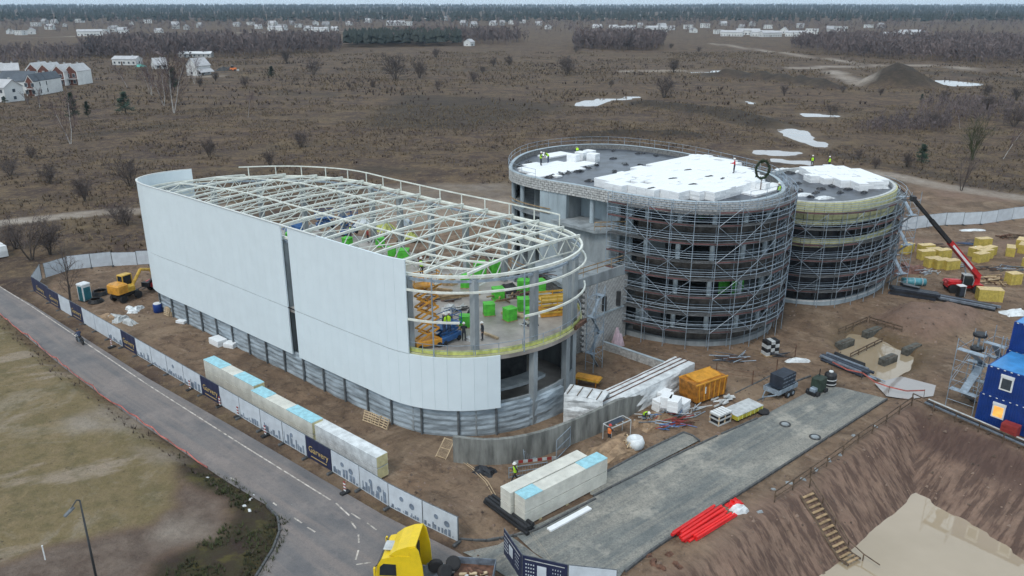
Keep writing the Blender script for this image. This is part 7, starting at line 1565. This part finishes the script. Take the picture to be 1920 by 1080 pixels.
plant('willow', 0, 1822, 302, 228, 'large olive bushy willow at the right edge of the field', wd=1.2); plant('tree', 0, 1802, 360, 288, 'bare dark tree below the willow at the right'); plant('tree', 1, 132, 566, 478, 'leafless roadside tree growing through the hoarding corner'); plant('tree', 0, 60, 492, 402, 'big dark leafless thicket at the road bend', wd=1.4); plant('shrub', 1, 30, 470, 425, 'leafless bush left of the thicket at the road bend', wd=1.3); plant('shrub', 2, 95, 480, 420, 'leafless bush right of the thicket at the road bend', wd=1.2)
sl = 'leafless brown shrub scattered in the open field'
for i, (x, y, t_, w_) in enumerate(((742, 150, 104, 1.2), (787, 147, 116, 1.1), (538, 120, 94, 1.2), (588, 142, 112, 1.2), (818, 110, 92, 1.1), (888, 153, 135, 1.1), (905, 138, 124, 1.2), (1063, 140, 108, 1.2), (1263, 138, 112, 1.1), (565, 278, 246, 1.2), (393, 296, 262, 1), (508, 315, 284, 1), (245, 352, 300, 1.2), (1700, 316, 288, 1.1), (375, 165, 145, 1), (620, 98, 84, 1.2), (1245, 185, 145, 1.1), (160, 380, 335, 1.1), (225, 424, 385, 1.2), (240, 428, 392, 1.1), (1470, 182, 160, 1), (1145, 165, 150, 1), (700, 165, 150, 1), (655, 168, 155, 1), (820, 168, 150, 1), (460, 165, 145, 1), (405, 155, 135, 1), (1080, 100, 84, 1.2), (955, 122, 106, 1.2), (925, 125, 108, 1.1), (1310, 98, 88, 1.2), (1258, 92, 82, 1.2), (60, 300, 275, 1.1), (20, 330, 300, 1.2), (95, 345, 312, 1.2), (1650, 180, 165, 1.2), (1560, 215, 195, 1.2), (1770, 190, 170, 1.2), (1850, 210, 180, 1.3), (1900, 240, 200, 1.2), (1750, 240, 215, 1.3), (1640, 320, 295, 1), (1580, 175, 160, 1.2), (1850, 180, 160, 1.3), (1905, 190, 165, 1.3), (1610, 300, 280, 1))):
    plant('shrub', i % 3, x, y, t_, sl, 'shrubs in the open field', w_)
for k, o in list(protos.items()):
    if k not in _used:
        for c in list(o.children): bpy.data.objects.remove(c)
        bpy.data.objects.remove(o)

# ================================================================ WOODS (masses)
def stuff(o, label, cat='wood'): o['kind'] = 'stuff'; o['label'] = label; o['category'] = cat; return o
def wood(name, label, poly, n, hmin, hmax, kind, mat, seed, seg=16):
    r = np.random.default_rng(seed); xs_ = [p[0] for p in poly]; ys_ = [p[1] for p in poly]; P_ = []
    while len(P_) < n:
        X = r.uniform(min(xs_), max(xs_), 4*n); Y = r.uniform(min(ys_), max(ys_), 4*n); ok = inside(X, Y, poly); P_ += list(zip(X[ok], Y[ok]))
        if len(P_) == 0: break
    P_ = P_[:n]; Z = terrain(np.array([p[0] for p in P_]), np.array([p[1] for p in P_])); V, F_ = [], []
    for (x, y), z in zip(P_, Z):
        h = r.uniform(hmin, hmax)
        if kind == 'bare':
            o = len(V); w_ = h*.008 + .03; V += [(x-w_, y, z), (x+w_, y-w_, z), (x, y+w_, z), (x, y, z+h)]; F_ += [(o, o+1, o+3), (o+1, o+2, o+3), (o+2, o, o+3)]
            for k in range(seg):
                f = r.uniform(.2, .95); a = r.uniform(0, 6.283); l = h*r.uniform(.16, .36)*(1.15-f*.5); q = (x + math.cos(a)*l*.6, y + math.sin(a)*l*.6, z + h*f + l*.75); u = w_*r.uniform(.5, 1.3); o = len(V)
                V += [(x, y-u*.6, z+h*f*.9), (x+u*.6, y+u*.6, z+h*f*.9 + u), q, (q[0] + r.normal()*l*.25, q[1] + r.normal()*l*.25, q[2] - l*.12)]; F_ += [(o, o+1, o+2), (o, o+2, o+3)]
        else:
            o = len(V); n5 = 6; rad = h*r.uniform(.17, .27); tiers = 3 if kind == 'fir' else 2
            for t in range(tiers):
                zb = z + h*(.08 + .28*t) if kind == 'fir' else z + h*(.30 + .32*t); zt = z + h*(.55 + .225*t) if kind == 'fir' else z + h*(.78 + .22*t); rr_ = rad*(1-.27*t) if kind == 'fir' else rad*(1.1 - .2*t); o = len(V)
                for i in range(n5): a = i*2*PI/n5 + t; e = rr_*r.uniform(.6, 1.25); V.append((x + math.cos(a)*e, y + math.sin(a)*e, zb + r.uniform(-.1, .12)*h))
                V.append((x + r.normal()*rad*.15, y + r.normal()*rad*.15, zt)); V.append((x, y, zb - h*.05)); F_ += [(o+i, o+(i+1) % n5, o+n5) for i in range(n5)] + [(o+(i+1) % n5, o+i, o+n5+1) for i in range(n5)]
    me_ = bpy.data.meshes.new(name); me_.from_pydata(V, [], F_); me_.materials.append(MAT[mat]); return stuff(link(name, me_), label)
wood('pine_belt', 'dark pine belt standing across the far side of the field', px([(645, 88), (690, 90), (735, 88), (868, 86), (866, 80), (760, 79), (700, 79), (650, 82)]), 260, 11, 15, 'round', 'forest_dark', 1)
wood('bare_wood', 'bare birch belt to the right of the pine belt', px([(740, 84), (950, 84), (990, 78), (940, 70), (760, 74)]), 420, 9, 14, 'bare', 'wood_bare', 2)
wood('bare_wood', 'dense bare thicket standing in the middle of the far field', px([(1075, 92), (1160, 96), (1230, 96), (1248, 84), (1180, 78), (1085, 80)]), 800, 7, 14, 'bare', 'wood_bare', 3, 22)
wood('bare_wood', 'long brown bare wood behind the conical mound', px([(1480, 90), (1560, 104), (1640, 110), (1720, 112), (1790, 119), (1930, 122), (2080, 128), (2080, 88), (1760, 80), (1560, 78)]), 2600, 6, 12, 'bare', 'wood_bare', 4, 20)
wood('bare_wood', 'bare birch wood beyond the gabled house', px([(150, 108), (300, 112), (400, 108), (480, 106), (640, 98), (640, 84), (400, 88), (200, 92)]), 1300, 6, 14, 'bare', 'wood_bare', 5, 20)
wood('scrub', 'brown bushy scrub at the left edge of the far field', px([(-150, 130), (0, 128), (130, 118), (230, 108), (200, 95), (-150, 100)]), 700, 4, 8, 'bare', 'wood_bare', 6)
wood('scrub', 'low dark scrub in the right field below the mounds', px([(1610, 248), (1700, 252), (1785, 248), (1780, 228), (1640, 230)]), 260, 2.2, 3.8, 'bare', 'wood_bare', 7, 12)
wood('scrub', 'brown scrub band on the right field edge', px([(1720, 225), (1930, 240), (1990, 280), (1930, 200), (1820, 190), (1720, 195)]), 420, 1.8, 4.5, 'bare', 'wood_bare', 8, 12)
for j, (d0, d1, n, hm, k_, mt) in enumerate(((950, 1350, 1100, 12, 'bare', 'wood_bare'), (1250, 1700, 900, 14, 'bare', 'wood_bare'), (1500, 1950, 1500, 17, 'round', 'forest_dark'), (2000, 2600, 1900, 18, 'fir', 'forest_dark'), (2700, 3500, 2300, 19, 'round', 'forest_dark'), (3600, 4800, 2600, 20, 'fir', 'forest_dark'), (5000, 6800, 3000, 21, 'round', 'forest_dark'), (7000, 9000, 2600, 22, 'round', 'forest_dark'))):
    poly = [(-d0*.85, d0), (d0*.85, d0), (d1*.85, d1), (-d1*.85, d1)]
    wood('bare_wood' if k_ == 'bare' else 'forest', ['open bare wood among the near village houses', 'bare wood behind the village houses', 'dark forest edge behind the village', 'second dark forest belt behind the village', 'wide forest slope in the distance', 'hazy forest slope farther away', 'blue hazy forest on the skyline hills', 'faint farthest forest on the horizon'][j], poly, n, hm*.65, hm*1.1, k_, mt, 30+j, 10)
# ================================================================ HOUSES
def window(parent, c, w_, h, rz=0, lit=False):
    o = MB().box(c, (w_ + .16, .08, h + .16), rz).build('window', 'white_paint', parent); MB().box((c[0] + math.sin(rz)*.04, c[1] - math.cos(rz)*.04, c[2]), (w_, .08, h), rz).build('pane', 'pane', o); return o
def gable(name, label, loc, rz, l, w_, h, rh, mw, mr, group=None, wins=True, over=.35, flat=False):
    t_ = thing(name, label, 'house', loc, rz, group); mb = MB()
    if flat: mb.box((0, 0, h/2 - .3), (l, w_, h + .6)); mb.build('wall', mw, t_); MB().box((0, 0, h + .12), (l + .4, w_ + .4, .28)).build('roof', mr, t_)
    else:
        mb.add([(-l/2, -w_/2, -.6), (l/2, -w_/2, -.6), (l/2, w_/2, -.6), (-l/2, w_/2, -.6), (-l/2, -w_/2, h), (l/2, -w_/2, h), (l/2, w_/2, h), (-l/2, w_/2, h), (-l/2, 0, h + rh), (l/2, 0, h + rh)], [(3, 2, 1, 0), (0, 1, 5, 4), (2, 3, 7, 6), (1, 2, 6, 9, 5), (3, 0, 4, 8, 7)]); mb.build('wall', mw, t_)
        k = rh/(w_/2); rf = MB(); th = .18
        for s_ in (-1, 1):
            vs = []
            for x in (-l/2 - over, l/2 + over):
                for y, z in ((0, h + rh + .02), (s_*(w_/2 + over), h - over*k + .02)): vs += [(x, y, z), (x, y, z + th)]
            rf.add(vs, [(0, 2, 3, 1), (4, 5, 7, 6), (1, 3, 7, 5), (0, 4, 6, 2), (2, 6, 7, 3), (0, 1, 5, 4)])
        ro = rf.build('roof', mr, t_); MB().box((l*.2, w_*.15, h + rh), (.7, .7, 1.3)).build('chimney', 'house_grey', ro)
    if wins:
        n = max(2, int(l/3)); fl = max(1, int(h/2.7))
        for f in range(fl):
            for i in range(n): window(t_, (-l/2 + l*(i+.5)/n, -w_/2 - .03, 1.4 + f*2.7), 1.1, 1.2)
            window(t_, (l/2 + .03, 0, 1.4 + f*2.7), 1.2, 1.2, PI/2); window(t_, (-l/2 - .03, 0, 1.4 + f*2.7), 1.2, 1.2, -PI/2)
        MB().box((-l*.1, -w_/2 - .04, 1.0), (1.0, .06, 2.1)).build('door', 'timber_dark', t_)
    return t_
hp = [gable('house', 'white far village house with pale gable roof among bare trees', (0, 0, 0), 0, 11, 8, 4.2, 2.6, 'house_white', 'house_roof', 'white gabled houses of the far village'),
      gable('house', 'grey-white far village house with steep roof among bare trees', (0, 0, 0), 0, 9, 8, 5.2, 3.4, 'house_grey', 'house_roof', 'grey gabled houses of the far village'),
      gable('house', 'white flat-roofed modern house in the far village', (0, 0, 0), 0, 13, 9, 5.6, 0, 'house_white', 'roof_pale', 'flat-roofed houses of the far village', flat=True),
      gable('row_house', 'long low pale row house in the far village', (0, 0, 0), 0, 26, 9, 4.8, 2.0, 'house_white', 'roof_pale', 'long row houses of the far village')]
HS = [(68, 50), (85, 46), (103, 45), (95, 56), (150, 43), (195, 64), (215, 60), (232, 63), (248, 48), (277, 44), (298, 62), (20, 64), (40, 66), (60, 64), (122, 51), (445, 50), (470, 48), (485, 54), (512, 50), (530, 56), (548, 48), (560, 52), (577, 58), (592, 48), (612, 54), (628, 58), (655, 48), (715, 38), (690, 43), (765, 48), (800, 36), (820, 36), (835, 40), (870, 50), (888, 52), (925, 48), (942, 48), (958, 46), (1130, 36), (1160, 36), (1200, 35), (1028, 55), (1120, 56), (1150, 56), (1182, 55), (1200, 53), (1218, 57), (1240, 55), (1258, 57), (1290, 55), (1300, 61), (1322, 53), (1347, 64), (1356, 48), (1470, 63), (1500, 53), (1522, 64), (1556, 62), (1575, 60), (1628, 53), (1650, 53), (880, 86), (1010, 48), (980, 44), (1390, 56), (1410, 50), (1440, 54), (350, 56), (375, 52), (330, 54)]
rh_ = random.Random(9); first = [True]*4
LONG = {170: 0, 742: 1, 1372: 2, 1402: 2, 1428: 2, 1444: 2, 1492: 2, 1708: 3, 1674: 3, 520: 4, 600: 4, 1170: 4, 1230: 4}
for i, (x, y) in enumerate(HS + [(170, 68), (742, 48), (1372, 69), (1402, 66), (1428, 69), (1444, 70), (1492, 69), (1708, 69), (1674, 73), (520, 58), (600, 60), (1170, 57), (1230, 59)]):
    k = 3 if x in LONG else rh_.choice((0, 0, 1, 2)); b = at2(x, y); loc = (b[0], b[1], gz(*b)); rz = rh_.uniform(-.5, .5) + (PI/2 if k < 2 and rh_.random() < .3 else 0)
    if x == 880: k = 0
    if first[k]: first[k] = False; hp[k].location = loc; hp[k].rotation_euler = (0, 0, rz); KIDS[hp[k]] = [(c, list(c.children)) for c in hp[k].children]
    else: dup(hp[k], loc, rz, scale=rh_.uniform(.8, 1.15))
def G(x, y): b = at2(x, y); return (b[0], b[1], gz(*b))
# row houses at the left edge
wr_ = R(85)
def townhouse(x, y, label, w_=6.2, l=11, h=6.0, rh=3.0, front='cladding_red', roof='roof_pale', wall='house_white', rz=wr_, group=None):
    t_ = gable('town_house', label, G(x, y), rz, l, w_, h, rh, wall, roof, group, wins=False, over=.1)
    # recessed dark gable front on the -x end with white frame left standing
    mb = MB(); mb.add([(-l/2 - .03, -w_/2 + .35, 0), (-l/2 - .03, w_/2 - .35, 0), (-l/2 - .03, w_/2 - .35, h - .1), (-l/2 - .03, 0, h + rh - .5), (-l/2 - .03, -w_/2 + .35, h - .1)], [(0, 4, 3, 2, 1)]); mb.build('front_cladding', front, t_)
    for yy in (-1.4, 1.4):
        for z in (1.5, 4.3): window(t_, (-l/2 - .08, yy, z), 1.2, 1.5, -PI/2)
    MB().box((-l/2 - .6, 0, 2.8), (1.2, w_ - .6, .16)).build('canopy', 'house_white', t_); return t_
for i, (x, y, f) in enumerate(((150, 160, 'cladding_red'), (126, 161, 'cladding_red'), (100, 158, 'cladding_red'), (78, 156, 'cladding_red'))): townhouse(x, y, ['end town house of the pale-roofed row, white side wall showing', 'second town house from the white end wall of the row', 'third town house from the white end wall of the row', 'fourth town house of the pale-roofed row, behind the dark roof'][i], front=f)
for i, (x, y) in enumerate(((98, 176), (86, 178), (74, 180))): townhouse(x, y, ['narrow red-brown gabled house at the outer end of the dark-roofed row', 'narrow red-brown gabled house in the middle of the dark-roofed row', 'narrow red-brown gabled house joined to the long dark roof'][i], w_=3.6, l=10, h=5.6, rh=2.6, roof='roof_dark', rz=R(86))
t_ = gable('row_house', 'long dark-roofed white row house at the left edge', G(45, 176), R(-8), 15, 9, 5.0, 3.4, 'house_white', 'roof_dark'); t_ = gable('town_house', 'white gabled house with pale roof in front of the dark-roofed row', G(14, 192), R(-20), 9, 8, 5.4, 2.6, 'house_white', 'roof_pale'); gable('town_house', 'pale-roofed house behind the long dark roof', G(22, 158), R(30), 8, 7, 6, 2.8, 'house_grey', 'roof_pale'); gable('town_house', 'pale-roofed house at the far left end of the row', G(-8, 158), R(30), 8, 7, 6, 2.8, 'house_grey', 'roof_pale')
t_ = gable('house', 'two-storey white house with steep pale metal roof and lean-to', G(374, 143), R(62), 9, 7.5, 5.0, 3.4, 'house_white', 'roof_pale'); MB().add([(-4.5, -6.5, 1.6), (4.5, -6.5, 1.6), (4.5, -3.75, 3.4), (-4.5, -3.75, 3.4), (-4.5, -6.5, 1.8), (4.5, -6.5, 1.8), (4.5, -3.75, 3.6), (-4.5, -3.75, 3.6)], [(3, 2, 1, 0), (4, 5, 6, 7), (0, 1, 5, 4), (1, 2, 6, 5), (2, 3, 7, 6), (3, 0, 4, 7)]).build('lean_to_roof', 'roof_pale', t_)
gable('shed', 'low long white shed with pale roof beyond the row houses', G(240, 122), R(-5), 15, 8, 3.4, 1.6, 'house_white', 'roof_pale'); gable('shed', 'long shed with bright white roof behind the gabled house', G(368, 108), R(3), 22, 7, 2.6, 1.2, 'house_grey', 'white_paint_roof'); gable('cottage', 'small steep white cottage left of the birch clump', G(300, 130), R(40), 7, 6, 2.4, 3.6, 'house_white', 'roof_pale')
t_ = thing('loader', 'small orange loader beside the scrap yard', 'loader', G(438, 135), R(10)); MB().bevbox((0, 0, 1.2), (3.4, 2, 1.2), .2).build('body', 'hivis_orange', t_); MB().bevbox((-.4, 0, 2.3), (1.4, 1.6, 1.2), .1).build('cab', 'glass', t_); MB().box((2.4, 0, .6), (1.0, 2.4, .9)).build('bucket', 'white_dirty', t_)
for x in (-1, 1):
    for y in (-1, 1): wheel(t_, (x, y, .6), .6, .4)
heap('tarp_heap', 'teal tarpaulin heap beside the low white shed', 'tarpaulin', at2(264, 126), gz(*at2(264, 126)), 6, 3, 1.6, 'teal', .1, 301); heap('scrap_heap', 'dark scrap heap beside the small orange loader', 'scrap', at2(420, 134), gz(*at2(420, 134)), 9, 4, 2.4, 'black', .1, 302)
# ================================================================ GROUND COVER
def tufts(name, label, n, region, hmin, hmax, mat, seed, cond=None, blades=5):
    r = np.random.default_rng(seed); X = r.uniform(region[0], region[1], int(n*2.4)); Y = r.uniform(region[2], region[3], int(n*2.4)); k = cond(X, Y); X, Y = X[k][:n], Y[k][:n]; Z = terrain(X, Y); V, F_ = [], []
    for x, y, z in zip(X, Y, Z):
        h = r.uniform(hmin, hmax); 
        for b in range(blades):
            a = r.uniform(0, 6.283); l = h*r.uniform(.3, .8); w_ = h*.13; o = len(V); V += [(x - math.sin(a)*w_, y + math.cos(a)*w_, z - .05), (x + math.sin(a)*w_, y - math.cos(a)*w_, z - .05), (x + math.cos(a)*l, y + math.sin(a)*l, z + h*r.uniform(.55, 1))]; F_.append((o, o+1, o+2))
    me_ = bpy.data.meshes.new(name); me_.from_pydata(V, [], F_); me_.materials.append(MAT[mat]); return stuff(link(name, me_), label, 'grass')
def clear(X, Y):
    k = np.hypot(X-cone_c[0], Y-cone_c[1]) > cone_r*1.08
    for L_ in puddles.values(): k &= sdf(X, Y, L_) < -3.0
    k &= seg_d(X, Y, berm_line) > 8
    return k
def fieldcond(X, Y): a = attr_fields(X, Y); return (a['dirt'] < .25) & (a['olive'] < .3) & (a['verge'] < .5) & (a['track'] < .3) & (sdf(X, Y, road_poly) < -.5) & (fbm(X, Y, 14, 3) > .36) & clear(X, Y)
tufts('dry_grass', 'dry brown grass and weeds covering the open field', 30000, (-200, 200, 95, 300), .3, .85, 'weed', 1, fieldcond)
tufts('dark_weeds', 'patches of dark dead weeds in the open field', 9000, (-200, 200, 95, 300), .35, .95, 'weed_dark', 2, lambda X, Y: fieldcond(X, Y) & (fbm(X+300, Y, 9, 3) > .54), 6)
tufts('dry_grass', 'coarse brown weeds covering the farther field', 15000, (-440, 440, 300, 640), .6, 1.5, 'weed', 21, lambda X, Y: (np.abs(X) < Y*.72) & (fbm(X, Y, 26, 3) > .40) & clear(X, Y) & np.all([seg_d(X, Y, L_) > wd_*1.3 for L_, wd_ in tracks], axis=0), 6)
tufts('dark_weeds', 'dark dead weed patches in the farther field', 7000, (-440, 440, 300, 640), .7, 1.7, 'weed_dark', 22, lambda X, Y: (np.abs(X) < Y*.72) & (fbm(X+77, Y, 20, 3) > .52) & clear(X, Y), 6)
tufts('verge_weeds', 'tangled green and brown weeds on the junction verge', 3600, (-32, -15, 36, 66), .12, .42, 'weed_green', 3, lambda X, Y: (attr_fields(X, Y)['verge'] > .5) & (fbm(X, Y, 2.4, 3) > .40))
tufts('verge_weeds', 'dead dark weeds along the left edge of the road', 1500, (-60, -18, 36, 90), .1, .4, 'weed_dark', 4, lambda X, Y: (sdf(X, Y, road_poly) < -.15) & (sdf(X, Y, road_poly) > -1.6) & (Y + X*.9 < 40) & (attr_fields(X, Y)['dirt'] < .4))
r_ = np.random.default_rng(8); X = r_.uniform(-62, 72, 60000); Y = r_.uniform(36, 118, 60000)
hx, hy = X-HO.x, Y-HO.y; hs = hx*math.cos(HR) + hy*math.sin(HR); htt = -hx*math.sin(HR) + hy*math.cos(HR)
k = (sdf(X, Y, site_poly) > .3) & (sdf(X, Y, road_poly) < -.3) & (sdf(X, Y, gravel_poly) < -.1) & (sdf(X, Y, strip_poly) < -.1) & (sdf(X, Y, pit_poly) < 6.5) & ~((hs > 0) & (hs < 58.5) & (htt > -.5) & (htt < 21.5)) & (sdf(X, Y, [(p[0]+TA0[0], p[1]+TA0[1]) for p in RA[::6]]) < -1) & (sdf(X, Y, [(p[0]+TB0[0], p[1]+TB0[1]) for p in RB[::6]]) < -1)
X, Y = X[k][:7000], Y[k][:7000]; Z = terrain(X, Y); V, F_ = [], []
for x, y, z in zip(X, Y, Z):
    s_ = .05 + .22*r_.random()**3; o = len(V); V += [(x + s_*r_.uniform(.5, 1), y, z), (x, y + s_*r_.uniform(.5, 1), z), (x - s_*r_.uniform(.5, 1), y, z), (x, y - s_*r_.uniform(.5, 1), z), (x + r_.normal()*s_*.2, y, z + s_*r_.uniform(.4, .9))]; F_ += [(o, o+1, o+4), (o+1, o+2, o+4), (o+2, o+3, o+4), (o+3, o, o+4)]
me_ = bpy.data.meshes.new('clods'); me_.from_pydata(V, [], F_); me_.materials.append(MAT['clod']); stuff(link('dirt_clods', me_), 'small clods and stones strewn over the churned site dirt', 'clods')
# ================================================================ AIR
hz = MB().box((0, (GY.min()+GY.max())/2, 60), (GX.max()-GX.min() + 800, GY.max()-GY.min() + 800, 150))
hm_ = bpy.data.materials.new('haze'); hm_.use_nodes = True; tn = hm_.node_tree; tn.nodes.clear(); ou = tn.nodes.new('ShaderNodeOutputMaterial'); pv = tn.nodes.new('ShaderNodeVolumePrincipled'); pv.inputs['Color'].default_value = (0.60, 0.80, 1.0, 1); pv.inputs['Density'].default_value = 0.00008; tn.links.new(pv.outputs[0], ou.inputs['Volume']); MAT['haze'] = hm_
o = hz.build('haze', 'haze'); o['kind'] = 'stuff'; o['label'] = 'thin pale haze filling the air'; o['category'] = 'haze'
